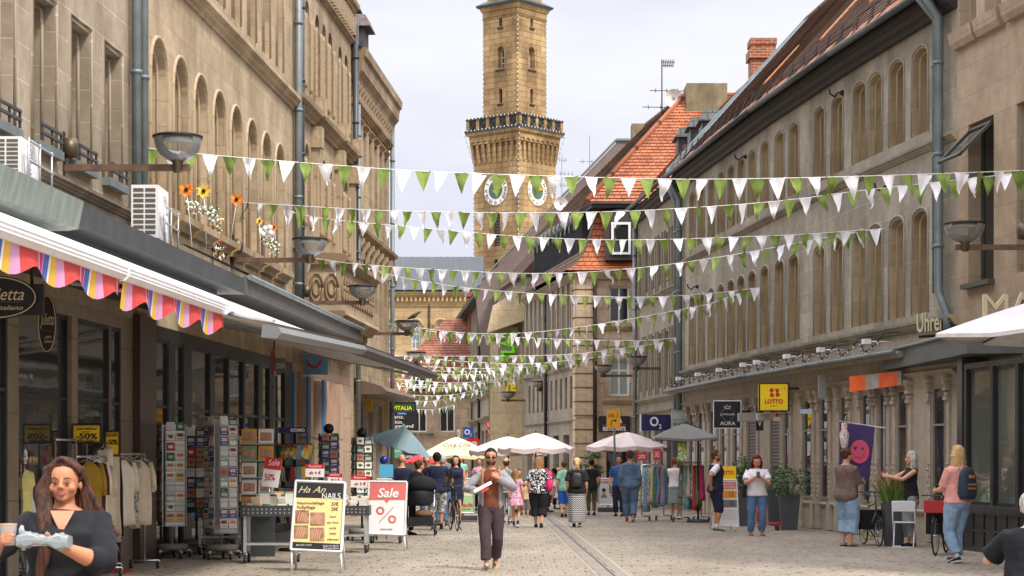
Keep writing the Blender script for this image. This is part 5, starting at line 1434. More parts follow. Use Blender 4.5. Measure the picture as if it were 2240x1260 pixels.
def reduz(quad, label, Y, full=True):
 x0, y0, x1, y1 = quad
 b = Board('sale_sign', label, 'sign', R4(x0, y0, x1, y1), Y, I_Y, .03, frame=M_BLACK, fw=.012)
 for i in range(int((x1 - x0) / 5)):
  for yy in (y0 + 1, y1 - 5): b.poly([(x0 + 2 + i * 5, yy + 4), (x0 + 4.4 + i * 5, yy + 4), (x0 + 6.4 + i * 5, yy), (x0 + 4 + i * 5, yy)], I_K)
 for i in range(int((y1 - y0) / 5) - 1):
  for xx in (x0 + 1, x1 - 4): b.poly([(xx, y0 + 7 + i * 5), (xx + 3, y0 + 4.6 + i * 5), (xx + 3, y0 + 7 + i * 5), (xx, y0 + 9.4 + i * 5)], I_K)
 cx = (x0 + x1) / 2
 if full: b.put('LAGER ABVERKAUF', cx, y0 + 10, 5, 46, I_K, bold=.02).put('BIS ZU', cx, y0 + 16.5, 3, 16, I_K).put('-50%', cx, y0 + 26, 13, 48, I_K, bold=.03).put('REDUZIERT', cx, y0 + 36, 5, 42, I_K, bold=.02)
 else: b.put('REDUZIERT', cx, y0 + 9, 6, x1 - x0 - 8, I_K, bold=.02).put('-50%', cx, y0 + 24, 12, x1 - x0 - 9, I_K, bold=.03)
 r = b.done(); arm(r, [P(cx, y1, Y + .05), P(cx, 1180, Y + .05)], .012, M_CHROME, 'stand')
reduz((158, 928, 221, 969), 'yellow black striped clearance sign with large -50% in front of the clothes rails', 27.4)
reduz((229, 943, 262, 997), 'smaller yellow clearance sign half hidden behind hanging trousers', 28.6, False)
# smile logo sign
b = Board('shop_sign', 'square light blue projecting sign with red smile logo', 'sign', R4(661, 764, 717, 819), 46.8, flat('sign_sky_blue', 100, 150, 180), .14)
pts = [(667, 790), (674, 790), (677, 800), (686, 805), (696, 801), (702, 791)]
b.line([(667, 788), (677, 789)], 2.2, I_R).line([(673, 789), (676, 798), (684, 804), (692, 803), (699, 797), (703, 787)], 2.6, I_R).disc(706, 778, 4, 4, I_R); r = b.done(); arm(r, [P(661, 775, 46.85), P(645, 775, 46.85)], .03)
b = Board('shop_sign', 'round pink disc and grey letter panel hanging under the awning of the bookshop', 'sign', R4(603, 783, 624, 816), 40.5, flat('sign_grey', 115, 112, 105), .05)
b.put('OSIAN', 613, 800, 12, 19, I_W); b.disc(597, 792, 6, 30, flat('disc_pink', 150, 85, 75), part='disc', e=.02, th=.02); r = b.done(); arm(r, [P(600, 765, 40.55), P(600, 745, 40.55)], .015)
b = Board('shop_sign', 'small yellow box sign on the far left shop under the brown canopy', 'sign', R4(791, 873, 814, 901), 57.5, flat('sign_mustard', 190, 150, 20), .2); b.rect(797, 857, 803, 872, I_R); b.done()
b = Board('shop_sign', 'black square sign reading ganz schön gesund with yellow green logo', 'sign', R4(848, 879, 910, 941), 66, I_K, .12)
M_LIME = flat('logo_yellow', 205, 215, 30)
b.rect(854, 885, 906, 900, flat('logo_green', 20, 110, 50)).rect(855.5, 886.5, 904.5, 898.5, I_K, e=.005).put('VITALIA', 880, 892.5, 9, 44, M_LIME, bold=.03, e=.008).rect(869, 902, 889, 907, I_BLUE).put('Reformhaus', 879, 904.5, 3, 17, I_W, e=.006)
b.put('ganz.', 870, 914, 8, 27, I_W).put('schön.', 869, 923, 8, 25, I_W).put('gesund', 884, 933, 10, 40, I_W); r = b.done(); arm(r, [P(848, 890, 66.1), P(838, 890, 66.1)], .03)
b = Board('shop_sign', 'narrow white sign ending in muck above the black health shop sign', 'sign', R4(846, 866, 873, 876), 64, I_W, .08); b.put('Schmuck', 858, 871, 6, 26, I_LG); b.done()
b = Board('facade_lettering', 'dark letters BERLINER DÖNER on the beige wall at the street end', 'lettering', R4(866, 944, 866.5, 944.5), 111.8, I_K, .01); b.put('BERLINER DÖNER', 911, 950, 9, 78, I_K, depth=.08, bold=.02); b.done()
b = Board('shop_sign', 'dark banner with white BERLINER lettering behind the teal parasol', 'sign', R4(886, 990, 945, 1003), 100, I_K, .08); b.put('BERLINER', 906, 999, 5, 34, I_W).put('Unser', 925, 994, 3, 12, I_W); b.done()
b = Board('shop_sign', 'small blue square sign with white O2 far down the street', 'sign', R4(1013, 934, 1035, 957), 96, I_BLUE, .1); b.put('O', 1022, 945, 12, 12, I_W, bold=.03).put('2', 1030, 951, 6, 3.5, I_W); b.done()
b = Board('shop_sign', 'red rounded sign reading DER behind the cream parasol', 'sign', [(1022, 981), (1019, 977), (1019, 963), (1022, 959), (1046, 959), (1050, 963), (1050, 977), (1046, 981)], 90, I_R, .1); b.put('DER', 1034, 971, 10, 22, I_W, bold=.03); b.done()
b = Board('shop_sign', 'narrow white sign with black E left of the small blue sign', 'sign', R4(1000, 940, 1006, 958), 98, I_W, .1); b.put('E', 1003, 949, 9, 4, I_K); b.done()
b = Board('shop_sign', 'small orange red shop plate on the distant grey house', 'sign', R4(1064, 921, 1072, 937), 96, flat('sign_orange', 225, 75, 40), .1); b.put('S', 1068, 929, 8, 5, I_W); b.done()
b = Board('shop_sign', 'small deep red shop plate with S on the distant grey house', 'sign', R4(1066, 939, 1073, 951), 96, I_R, .1); b.put('S', 1069.5, 945, 8, 4, I_W); b.done()
# vertical green letters and yellow letters on the beige block
def vertical_letters(label, txt, x, yc, hpx, wpx, m, Y=87.85):
 r = thing('facade_lettering', label, 'lettering', tuple(P(x, yc + hpx / 2, Y)))
 mb = MB(); q = Y / FPX; put_text(mb, txt, P(x, yc, Y), (0, 0, 1), (-1, 0, 0), h=wpx * q, w=hpx * q, depth=.12, bold=.035, space=1.05); mb.build('letters', m, r)
vertical_letters('bright green vertical letters TLAR on the beige block', 'TLAR', 1111, 757, 66, 30, flat('neon_green', 120, 235, 20))
b = Board('facade_lettering', 'yellow letters TE low on the beige block', 'lettering', R4(1101, 857, 1129, 858), 87.8, flat('letter_yellow', 250, 215, 0), .05); b.put('TE', 1115, 846, 20, 27, flat('letter_yellow', 250, 215, 0), bold=.05, depth=.15); b.done()
b = Board('shop_sign', 'black sign reading BELLA RISTORANTE over the ristorante door', 'sign', R4(1310, 910, 1378, 945), 73.7, I_K, .1)
b.put('BELLA', 1344, 920, 11, 34, I_W, bold=.03).rect(1318, 929, 1330, 931, I_TEALG).rect(1358, 929, 1370, 931, I_R).put('RISTORANTE', 1344, 938, 9, 50, I_W, bold=.03); b.done()
# yellow diversion sign
b = Board('road_sign', 'yellow diversion sign with bicycle, walker and bent arrow on a grey pole', 'sign', R4(1327, 897, 1357, 937), 62, flat('sign_amber', 235, 165, 20), .03, part='plate')
for cx in (1333, 1341): b.line([(cx + 3 * math.cos(t), 910 + 3 * math.sin(t)) for t in [2 * math.pi * i / 12 for i in range(13)]], .5, I_K)
b.line([(1333, 910), (1336, 905), (1340, 905), (1338, 910), (1333, 910)], .5, I_K).line([(1340, 905), (1341, 910)], .5, I_K)
b.disc(1351, 902, 1.2, 1.2, I_K).line([(1351, 904), (1351, 909), (1349, 914)], .7, I_K).line([(1351, 909), (1354, 913)], .6, I_K).line([(1348, 908), (1351, 905), (1354, 908)], .5, I_K)
b.line([(1337, 932), (1337, 922), (1339, 920), (1345, 920)], 1.0, I_K).poly([(1345, 924), (1350, 920), (1345, 916)], I_K)
r = b.done(); arm(r, [P(1342.5, 900, 62.05), P(1346.5, 1062, 62.05) * 1.0], .032, M_ZINC, 'pole'); p = P(1346.5, 1062, 62.05); arm(r, [p, V((p.x, p.y, 0))], .032, M_ZINC, 'pole')
# right row signs
b = Board('shop_sign', 'wide navy sign with white O2 under the dark grey house', 'sign', R4(1403, 907, 1467, 942), 63.5, I_NAVY, .15); b.rect(1400, 906, 1403, 943, I_W, e=.0, th=.1); b.put('O', 1431, 922, 21, 19, I_W, bold=.025).put('2', 1444, 933, 10, 6, I_W, bold=.02); b.done()
b = Board('shop_sign', 'white boutique EXIT sign with green lettering beside the navy sign', 'sign', R4(1470, 898, 1507, 962), 61, flat('sign_pale', 190, 205, 200), .15, frame=M_ALU, fw=.02); b.put('BOUTIQUE', 1488, 919, 5.5, 26, I_TEALG).put('EXIT', 1488, 928, 7, 29, I_TEALG, bold=.03); b.done()
b = Board('shop_sign', 'square black jeweller sign with crown and diamond above AURA', 'sign', R4(1561, 877, 1621, 937), 50.5, I_K, .12, frame=I_W, fw=.012)
b.line([(1577, 904), (1582, 896), (1602, 896), (1607, 904)], .8, I_W).line([(1579, 911), (1592, 925), (1605, 911)], .8, I_W).line([(1576, 907), (1578, 911)], .6, I_W).put('JUWELIER', 1591.5, 907, 5, 32, I_W)
b.line([(1586, 893), (1584, 888), (1588, 890), (1591, 886), (1594, 890), (1599, 888), (1597, 893), (1586, 893)], .6, I_W).put('AURA', 1592, 926, 8, 33, I_W); r = b.done(); arm(r, [P(1621, 900, 50.6), P(1642, 900, 50.6)], .03)
b = Board('shop_sign', 'yellow square LOTTO light box with red four leaf clover', 'sign', R4(1661, 838, 1725, 899), 45.8, flat('sign_yellow', 250, 215, 0), .25, frame=M_IRON, fw=.02)
for a in (40, 130, 220, 320):
 t = rad(a); cx, cy = 1694 + 8 * math.cos(t), 859 - 7 * math.sin(t)
 b.poly([(cx + 6 * math.cos(t + s_) * (1.0 if abs(s_) < 2.5 else .6), cy - 4.8 * math.sin(t + s_)) for s_ in [2 * math.pi * i / 12 for i in range(12)]], I_R)
b.line([(1694, 861), (1691, 867), (1688, 871)], 1, I_R).put('LOTTO', 1693, 878, 10, 40, I_R, bold=.045).put('Bayern', 1693, 888, 4, 15, I_R).put('®', 1716, 849, 4, 4, I_R); r = b.done(); arm(r, [P(1725, 850, 45.9), P(1748, 850, 45.9)], .03)
b = Board('shop_sign', 'grey lamp box sign projecting left of the yellow light box', 'sign', R4(1618, 903, 1655, 921), 47.6, flat('box_grey', 140, 138, 130), .5); b.done()
b = Board('shop_sign', 'pale box sign with opening hours hanging under the yellow light box', 'sign', R4(1658, 903, 1706, 919), 46.2, flat('box_pale', 170, 166, 158), .4); b.put('9-18:30', 1674, 909, 5, 20, I_LG).poly([(1694, 919), (1704, 919), (1704, 903), (1698, 903)], I_R).rect(1692, 912, 1706, 921, I_W, e=.006); b.done()
b = Board('shop_sign', 'narrow black sign with white V under the pale box sign', 'sign', R4(1654, 889, 1670, 942), 48.3, I_K, .06); b.put('V', 1662, 926, 12, 8, I_W); b.done()
b = Board('shop_sign', 'thin vertical metal light box on bracket between the yellow box and red banner', 'sign', R4(1791, 820, 1806, 871), 44.0, flat('metal_box', 145, 145, 140), .12); b.done()
b = Board('shop_sign', 'small light blue plate above the yellow pennant', 'sign', R4(1751, 895, 1777, 905), 43.8, flat('plate_blue', 170, 195, 205), .05); b.done()
b = Board('shop_sign', 'yellow pointed pennant sign in the shop window under the small plate', 'sign', [(1768, 935), (1775, 920), (1775, 905), (1767, 905)], 44, I_Y, .02); b.put('POST', 1771, 917, 4, 6, I_K); b.done()
f = FR[1]
def wall_banner(label, xs, ys, cols, out=.05):
 pass
r = thing('banner', 'orange red and silver glossy banner stretched over the shop frieze on the right', 'banner', tuple(P(1912, 850, 40.3)))
def skewrect(mb, xa, xb, ya0, ya1, yb0, yb1, Ya, Yb, m=0, th=.03):
 q = [P(xa, ya1, Ya), P(xb, yb1, Yb), P(xb, yb0, Yb), P(xa, ya0, Ya)]; mb.prism(q, V((.3, 1, 0)).normalized() * th, m)
Ya_, Yb_ = 41.7, 39.6
mb = MB()
def yy(x, top): return (824 + (x - 1858) * (-.115)) if top else (858 + (x - 1858) * (-.14))
def YY(x): return Ya_ + (Yb_ - Ya_) * (x - 1858) / 107
for xa, xb, m in ((1858, 1893, 0), (1893, 1922, 1), (1922, 1964, 0), (1964, 1972, 1)): skewrect(mb, xa, xb, yy(xa, 1), yy(xa, 0), yy(xb, 1), yy(xb, 0), YY(xa), YY(xb), m)
mb.build('cloth', [mat('glossy_orange', rgb(235, 80, 45), .25, 0, .3, 3, .3, 6, col2=rgb(250, 120, 70)), mat('glossy_silver', rgb(165, 160, 152), .25, 0, .2, 4, .3, 6)], r)
# house letters standing on the canopy
r = thing('facade_lettering', 'cream block letters Uhren standing on the grey canopy', 'lettering', tuple(P(2036, 727, 37.5)))
mb = MB(); put_text(mb, 'Uhren', P(2037, 705, 37.5), V((1, -.35, 0.08)), V((0, 0, 1)), h=.36, w=.52, depth=.22, bold=.02); mb.build('letters', flat('letter_cream', 200, 190, 155), r); arm(r, [P(2010, 737, 37.6), P(2068, 732, 37.4)], .03)
r = thing('facade_lettering', 'large cream letters MA at right edge above the white parasol', 'lettering', tuple(P(2190, 700, 33.6)))
mb = MB(); put_text(mb, 'M', P(2177, 672, 33.9), V((1, 0, 0)), V((0, 0, 1)), h=.44, w=.42, depth=.1, bold=.0); put_text(mb, 'A', P(2236, 668, 33.9), V((1, 0, 0)), V((0, 0, 1)), h=.44, w=.40, depth=.1, bold=.0); mb.build('letters', flat('letter_cream2', 215, 200, 165), r); arm(r, [P(2150, 716, 33.95), P(2260, 716, 33.95)], .03)
# purple flag
b = Board('flag', 'purple flag with pink smiley face hanging on the shopfront', 'flag', R4(1900, 930, 1901, 931), 39.6, I_K, .01)
for o_ in list(b.root.children): bpy.data.objects.remove(o_, do_unlink=True)

mb = MB(); nx, ny = 12, 10
def fl(i, j):
 s_, t_ = i / nx, j / ny; xl = 1837 + (1835 - 1837) * t_; xr = 1914 + (1902 - 1914) * t_; yl = 924 + (1040 - 924) * t_; yr = 934 + (1046 - 934) * t_
 return b.pos(xl + (xr - xl) * s_, yl + (yr - yl) * s_, .0 + .02 * math.sin(s_ * 7 + t_ * 3) * t_)
for i in range(nx):
 for j in range(ny): mb.face([fl(i, j), fl(i, j + 1), fl(i + 1, j + 1), fl(i + 1, j)], 0, None, True)
mb.build('cloth', mat('flag_purple', rgb(72, 52, 100), .8, 0, .1, 6), b.root)
I_PK = flat('smiley_pink', 215, 85, 115); I_PU = flat('smiley_line', 80, 45, 85)
b.disc(1880, 988, 21, 26, I_PK, n=30, e=.03).disc(1886, 981, 3, 3, I_PU, e=.035).poly([(1870, 985), (1875, 979), (1873, 976), (1870.5, 978.5), (1868, 976), (1866, 979)], I_PU, e=.035)
b.line([(1864, 991), (1870, 999), (1879, 1002), (1886, 998), (1890, 990)], .9, I_PU, e=.036); r = b.done(); arm(r, [P(1835, 921, 39.5), P(1938, 937, 37.9)], .01, M_ALU, 'pole')
# fish windsock
r = thing('windsock', 'white fish shaped windsock with red and green print beside the purple flag', 'windsock', tuple(P(1848, 978, 39.2)))
mb = MB(); p0 = P(1847, 925, 39.2)
mb.lathe([(.055, 0), (.06, -.15), (.10, -.22), (.075, -.42), (.05, -.5)], p0, 10); mb.build('body', blotch('fish_print', [(.75, .75, .7), (.72, .74, .7), (.55, .1, .1), (.75, .76, .72), (.1, .35, .3)], 22), r); arm(r, [p0, p0 + V((.03, 0, .14))], .004, M_WHITE, 'cord')

# ------------------------------------------------------------ lamps on the walls
def lamp(label, xw, xe, yb, xr, yr, wr, Y, group):
 s = Y / FPX; sd = 1 if xe > xw else -1
 wall_p = P(xw, yb, Y); end = P(xe, yb, Y)
 t = thing('wall_lamp', label, 'street lamp', tuple(wall_p), 0, group)
 mb = MB(); mb.box2(wall_p + V((0, -.03, -.045)), end + V((0, .03, .045))); mb.build('arm', M_RUST, t)
 mb = MB(); c = wall_p + V((-.02 * sd, 0, .18)); mb.box(c, (.06, .16, .62)); mb.build('wall_plate', M_IRON, t)
 mb = MB(); mb.lathe([(0, -.07 * sd), (.13, -.07 * sd), (.15, 0), (.13, .08 * sd), (.05, .1 * sd), (0, .1 * sd)], wall_p + V((.09 * sd, 0, .27)), 14, axis='X'); mb.build('round_box', M_BRONZE, t)
 R_ = .33; top = V((P(xr, 0, Y).x, Y, P(0, yr, Y).z)); dz = top.z - end.z
 mb = MB(); prof = [(R_ * math.cos(a) * 1.0, -(dz - .07) * math.sin(a)) for a in [math.pi / 2 * k / 8 for k in range(8)]] + [(.07, -(dz - .07))]
 mb.lathe(prof, top, 20); mb.build('bowl', M_BOWL, t)
 mb = MB(); mb.lathe([(R_ - .01, -.015), (R_ + .015, -.01), (R_ + .015, .015), (R_ - .03, .03), (.2, .035), (0, .04)], top, 20, cap=False); mb.build('lid', M_IRON, t)
 mb = MB(); mb.lathe([(0, -.02), (R_ * .62, -.02), (R_ * .62, -.05), (0, -.05)], top, 14)
 mb.build('reflector', mat('lamp_reflector', (.6, .6, .58), .4), t)
 mb = MB(); q = V((top.x, Y - .0, end.z)); mb.lathe([(.07, dz * .0 + .10), (.085, .10), (.085, .07), (.07, .06), (.065, -.055), (.05, -.07), (0, -.07)], q + V((0, -.035, 0)), 12); mb.build('socket', M_BRONZE, t)
GL = 'wall lamps of the left row'; GR_ = 'wall lamps of the right row'
lamp('glass bowl wall lamp nearest on the left, over the striped awning', 140, 415, 367, 389, 300, 105, 27.2, GL)
lamp('glass bowl wall lamp above the dark canopy end, beside the flower decorations', 510, 690, 569, 678, 524, 73, 38.4, GL)
lamp('glass bowl wall lamp in front of the carved oriel', 662, 808, 662, 793, 627, 62, 46.5, GL)
lamp('wall lamp with the pigeon standing on its lid', 795, 902, 730, 890, 703, 50, 57.5, GL)
lamp('far left wall lamp just below the one with the pigeon', 846, 922, 797, 910, 771, 42, 67.5, GL)
lamp('glass bowl wall lamp at right edge beside the corner shop', 2250, 2090, 541, 2110, 490, 85, 32.8, GR_)
lamp('wall lamp on the dark grey house pipe over the O2 sign', 1487, 1384, 806, 1393, 781, 40, 66, GR_)
lamp('wall lamp projecting over the ristorante window', 1402, 1312, 822, 1320, 800, 35, 73, GR_)
lamp('wall lamp on the side of the corner house', 1251, 1174, 853, 1180, 835, 28, 82, GR_)
lamp('farthest wall lamp, on the beige block', 1172, 1096, 876, 1111, 858, 26, 86.8, GR_)
# pigeon
t = thing('pigeon', 'dark pigeon perched on a lamp lid', 'bird', tuple(P(908, 697, 57.5)))
mb = MB(); c = P(906, 691, 57.5); dv = V((1, 0, .45)).normalized()
ring = []
for k, (s_, rr) in enumerate(((-.22, .01), (-.14, .035), (-.05, .062), (.03, .065), (.09, .045), (.12, .03), (.15, .032), (.18, .028), (.2, .012))):
 q = c + dv * s_ + (V((0, 0, .03)) if s_ > .08 else V((0, 0, 0))); ring.append([q + V((0, math.cos(a) * rr, 0)) + V((-.4, 0, .9)) * (math.sin(a) * rr) for a in [2 * math.pi * j / 8 for j in range(8)]])
mb.loft(ring); mb.tube([c + dv * .2 + V((0, 0, .03)), c + dv * .24 + V((0, 0, .02))], [.01, .003], 5, 1)
for s_ in (-.02, .02): mb.tube([c + V((0, s_, -.03)), c + V((0, s_, -.10))], .008, 4, 1)
mb.build('body', [mat('pigeon_grey', (.035, .037, .045), .6, 0, .4, 20), flat('bird_leg', 120, 70, 60)], t)

# ------------------------------------------------------------ bunting
M_GRN = mat('flag_green', rgb(108, 128, 56), .9, 0, .1, 5, col2=rgb(128, 148, 70)); M_WHT = mat('flag_white', (.80, .79, .80), .9, 0, .04, 5)
M_GRN2 = mat('flag_green_faded', rgb(150, 172, 85), .9, 0, .1, 5)
FLM = []
for v_ in range(6):
 me = bpy.data.meshes.new('flag'); vs = []; fs = []; n, k = 4, 5; w_, h_ = .25, .335; ph = v_ * 1.3
 for j in range(k + 1):
  t_ = j / k
  for i in range(n + 1):
   s_ = (i / n - .5) * w_ * (1 - t_ * .97)
   yv = (.02 + .02 * (v_ % 3)) * math.sin(7 * t_ + ph) * t_ + .022 * math.sin(i * 1.7 + ph) * (1 - .4 * t_)
   vs.append((s_ + .02 * t_ * math.sin(ph), yv, -h_ * t_ + .008 * math.sin(i * 2.2 + ph) * (1 - t_)))
 for j in range(k):
  for i in range(n): fs.append((j * (n + 1) + i, (j + 1) * (n + 1) + i, (j + 1) * (n + 1) + i + 1, j * (n + 1) + i + 1))
 for m_ in (M_GRN, M_WHT):
  e = bpy.data.meshes.new('flag'); e.from_pydata(vs, [], fs); e.materials.append(m_); e.polygons.foreach_set('use_smooth', [True] * len(fs)); FLM.append(e)
def bunting(label, pts, YL, YR, start=0, pitch=.285, scale=1.0):
 x0, x1 = pts[0][0], pts[-1][0]
 # smooth curve through the read points, depth running from wall to wall
 W_ = [P(x, y, YL + (YR - YL) * (x - x0) / (x1 - x0)) for x, y in pts]
 dense = []
 for i in range(len(W_) - 1):
  p_1 = W_[max(i - 1, 0)]; a = W_[i]; b_ = W_[i + 1]; c = W_[min(i + 2, len(W_) - 1)]
  for k in range(10):
   t_ = k / 10; dense.append(.5 * ((2 * a) + (b_ - p_1) * t_ + (2 * p_1 - 5 * a + 4 * b_ - c) * t_ ** 2 + (3 * a - p_1 - 3 * b_ + c) * t_ ** 3))
 dense.append(W_[-1])
 r = thing('bunting', label, 'bunting', tuple(W_[0]), 0, 'bunting strings across the street')
 mb = MB(); mb.tube(dense, .006 if YL < 60 else .009, 4); mb.build('cord', M_WHT, r)
 acc_ = 0; nxt = pitch * .5; i = 0
 for a, b_ in zip(dense[:-1], dense[1:]):
  l = (b_ - a).length
  while acc_ + l >= nxt:
   p = a.lerp(b_, (nxt - acc_) / l); d = (b_ - a).normalized()
   o = bpy.data.objects.new('flag', FLM[(RND.randrange(6)) * 2 + (start + i) % 2]); COL.objects.link(o); o.parent = r
   o.location = p - W_[0]; ang = math.atan2(d.y, d.x)
   o.rotation_euler = (RND.gauss(0, .2), -math.atan2(d.z, math.hypot(d.x, d.y)) * .6 + RND.gauss(0, .09), ang + RND.gauss(0, .3))
   sc_ = scale * RND.uniform(.93, 1.06); o.scale = (sc_ * RND.uniform(.85, 1.0), sc_, sc_ * RND.uniform(.92, 1.05))
   i += 1; nxt += pitch * RND.uniform(.95, 1.05)
  acc_ += l
bunting('top bunting, nearest string, from the left downpipes to the right edge above all others', [(312, 323), (440, 337), (640, 354), (850, 370), (1000, 378), (1300, 388), (1500, 392), (1700, 390), (1900, 385), (2080, 379), (2290, 371)], 31.5, 32.5, 0, .305, 1.06)
bunting('second bunting from above, starting at the orange flowers, rising to the right edge', [(528, 443), (700, 453), (850, 461), (1060, 465), (1300, 464), (1500, 455), (1700, 440), (1900, 415), (2100, 393), (2270, 374)], 39.4, 33, 0, .29)
bunting('third bunting, starting beside the left downpipe and ending at a hook between right windows', [(618, 458), (700, 477), (850, 492), (1000, 506), (1150, 518), (1300, 524), (1440, 524), (1600, 519), (1750, 513), (1850, 506), (1938, 500)], 43.8, 40.5, 1, .29)
bunting('fourth bunting, passing over the oriel and steeply rising to the same right hook', [(668, 561), (740, 573), (850, 583), (1000, 592), (1150, 598), (1300, 594), (1450, 580), (1600, 558), (1700, 540), (1800, 521), (1925, 500)], 47.0, 40.7, 1, .29)
bunting('fifth bunting, starting on the oriel, ending at a thin rod on the right wall', [(768, 575), (850, 600), (900, 611), (1000, 627), (1100, 637), (1200, 644), (1300, 648), (1400, 650), (1500, 646), (1600, 637), (1658, 629)], 54.0, 50.5, 0, .30)
bunting('sixth bunting, rising from the left row end to the thin rod', [(848, 708), (950, 722), (1050, 730), (1150, 728), (1250, 718), (1350, 703), (1450, 685), (1550, 665), (1600, 648), (1656, 630)], 62.5, 50.8, 1, .31)
bunting('seventh bunting, nearly level, ending at the downpipes left of the curved house', [(850, 712), (950, 726), (1050, 734), (1150, 739), (1250, 743), (1400, 745), (1490, 738)], 63, 61.5, 0, .31)
bunting('eighth bunting, level string over the far lamps and the O2 sign', [(852, 779), (950, 779), (1100, 779), (1250, 775), (1350, 763), (1440, 751), (1488, 741)], 66, 62, 1, .31)
bunting('ninth bunting, sagging just below the eighth, ending over the ristorante window', [(852, 777), (950, 786), (1050, 793), (1150, 796), (1260, 787), (1330, 778), (1398, 768)], 68, 71, 0, .31)
bunting('tenth bunting, crossing the beige block under the green letters', [(856, 800), (950, 803), (1050, 806), (1150, 803), (1230, 797), (1300, 788)], 72, 78, 1, .31)
bunting('extra bunting, slightly tilted between the tenth and eleventh', [(862, 806), (960, 812), (1060, 812), (1180, 800), (1262, 780)], 75, 80, 0, .3)
bunting('extra bunting, hanging close over the red roof below the twelfth', [(866, 838), (940, 842), (1040, 840), (1148, 826)], 87, 87, 1, .31)
bunting('eleventh bunting, just under the tenth over the distant street', [(860, 812), (950, 818), (1050, 819), (1150, 812), (1260, 797)], 78, 82, 0, .31)
bunting('twelfth bunting, ending above the yellow letters', [(850, 829), (910, 832), (990, 838), (1060, 833), (1150, 821)], 84, 86, 1, .32)
bunting('thirteenth bunting, a short rising string left of the yellow letters', [(868, 845), (940, 848), (1010, 845), (1070, 835), (1142, 823)], 90, 88, 0, .32)
bunting('fourteenth bunting, before the red roof ending at the beige block', [(872, 862), (940, 866), (1000, 862), (1068, 846)], 96, 94, 1, .33)
bunting('fifteenth bunting, low string before the beige end house', [(876, 872), (930, 878), (980, 872), (1068, 852)], 102, 98, 0, .33)
bunting('lowest and farthest bunting, above the BERLINER lettering', [(880, 893), (940, 896), (994, 886)], 108, 104, 1, .34)

# ------------------------------------------------------------ people
def remesh(mb, name, mats, parent, voxel=.011, smooth=4, wrinkle=0.0, wscale=8.0, stretch=(1, 1, 1), push=(), label=None):
 """one continuous skin over the overlapping volumes in mb"""
 me = bpy.data.meshes.new('tmp'); me.from_pydata([tuple(p) for p in mb.v], [], mb.f)
 bm = bmesh.new(); bm.from_mesh(me); bmesh.ops.remove_doubles(bm, verts=bm.verts, dist=1e-5); bmesh.ops.recalc_face_normals(bm, faces=bm.faces); bm.to_mesh(me); bm.free()
 ob = bpy.data.objects.new('tmp', me); COL.objects.link(ob)
 m1 = ob.modifiers.new('r', 'REMESH'); m1.mode = 'VOXEL'; m1.voxel_size = voxel; m1.use_smooth_shade = True
 if smooth: m2 = ob.modifiers.new('s', 'SMOOTH'); m2.factor = .5; m2.iterations = smooth
 dg = bpy.context.evaluated_depsgraph_get()
 out = bpy.data.meshes.new_from_object(ob.evaluated_get(dg))
 bpy.data.objects.remove(ob); bpy.data.meshes.remove(me)
 out.name = name
 if wrinkle or push:
  sx = V(stretch)
  nm = [v.normal.copy() for v in out.vertices]
  for v, n_ in zip(out.vertices, nm):
   if wrinkle:
    q = V((v.co.x * sx.x, v.co.y * sx.y, v.co.z * sx.z)) * wscale
    v.co += n_ * (noise.noise(q) * wrinkle + noise.noise(q * 2.3 + V((9, 3, 1))) * wrinkle * .5 + wrinkle * .35)
   for c, r_, d in push:
    k = (v.co - c).length / r_
    if k < 2.2: v.co += d * math.exp(-k * k * 1.5)
 out.materials.clear()
 for m_ in (mats if isinstance(mats, (list, tuple)) else [mats]): out.materials.append(m_)
 out.polygons.foreach_set('use_smooth', [True] * len(out.polygons))
 o = bpy.data.objects.new(name, out); COL.objects.link(o); o.parent = parent; WM[o.name] = WM[parent.name].copy()
 if label: o['label'] = label
 return o
def ik(a, t, l1, l2, hint):
 d = t - a; L_ = d.length
 if L_ > (l1 + l2) * .995: d *= (l1 + l2) * .995 / L_; L_ = d.length; t = a + d
 u = d.normalized(); x = (l1 * l1 - l2 * l2 + L_ * L_) / (2 * L_); y = math.sqrt(max(0, l1 * l1 - x * x))
 h_ = hint - u * hint.dot(u)
 if h_.length < 1e-6: h_ = V((0, 1, 0))
 return a + u * x + h_.normalized() * y, t
def cloth(name, r, g, b, var=.18, bump=.15): return mat('cloth_' + name, rgb(r, g, b), .92, 0, var, 9, bump, 60)
SKINS = {'light': mat('skin_light', rgb(205, 150, 122), .55, 0, .08, 8, .05, 90), 'tan': mat('skin_tan', rgb(190, 130, 95), .5, 0, .08, 8, .05, 90), 'dark': mat('skin_dark', rgb(120, 75, 52), .5, 0, .1, 8), 'warm': mat('skin_warm', rgb(180, 120, 86), .55, 0, .06, 10, .04, 120)}
def hairm(name, c1, c2):
 m = mat('hair_' + name, rgb(*c1), .6, 0, .1, 55, .6, 90, stretch=(1, 1, .08), col2=rgb(*c2)); m.node_tree.nodes['Principled BSDF'].inputs['Specular IOR Level'].default_value = .2; return m
H_ = {'black': hairm('black', (22, 18, 16), (42, 34, 30)), 'brown': hairm('brown', (58, 36, 24), (98, 66, 44)), 'blonde': hairm('blonde', (176, 138, 84), (222, 192, 140)), 'ginger': hairm('ginger', (120, 60, 35), (160, 90, 50)), 'red': hairm('red', (70, 14, 18), (120, 28, 30)), 'grey': hairm('grey', (150, 145, 138), (205, 200, 192)), 'dblonde': hairm('dark_blonde', (120, 84, 50), (170, 128, 84)), 'ombre': hairm('ombre', (34, 20, 15), (86, 54, 40))}
M_EYEW = mat('eye_white', (.33, .27, .24), .35); M_EYEB = mat('eye_dark', (.03, .015, .01), .15); M_LIP = mat('lips', rgb(150, 82, 70), .4); M_BROW = mat('brow', rgb(30, 18, 14), .8)
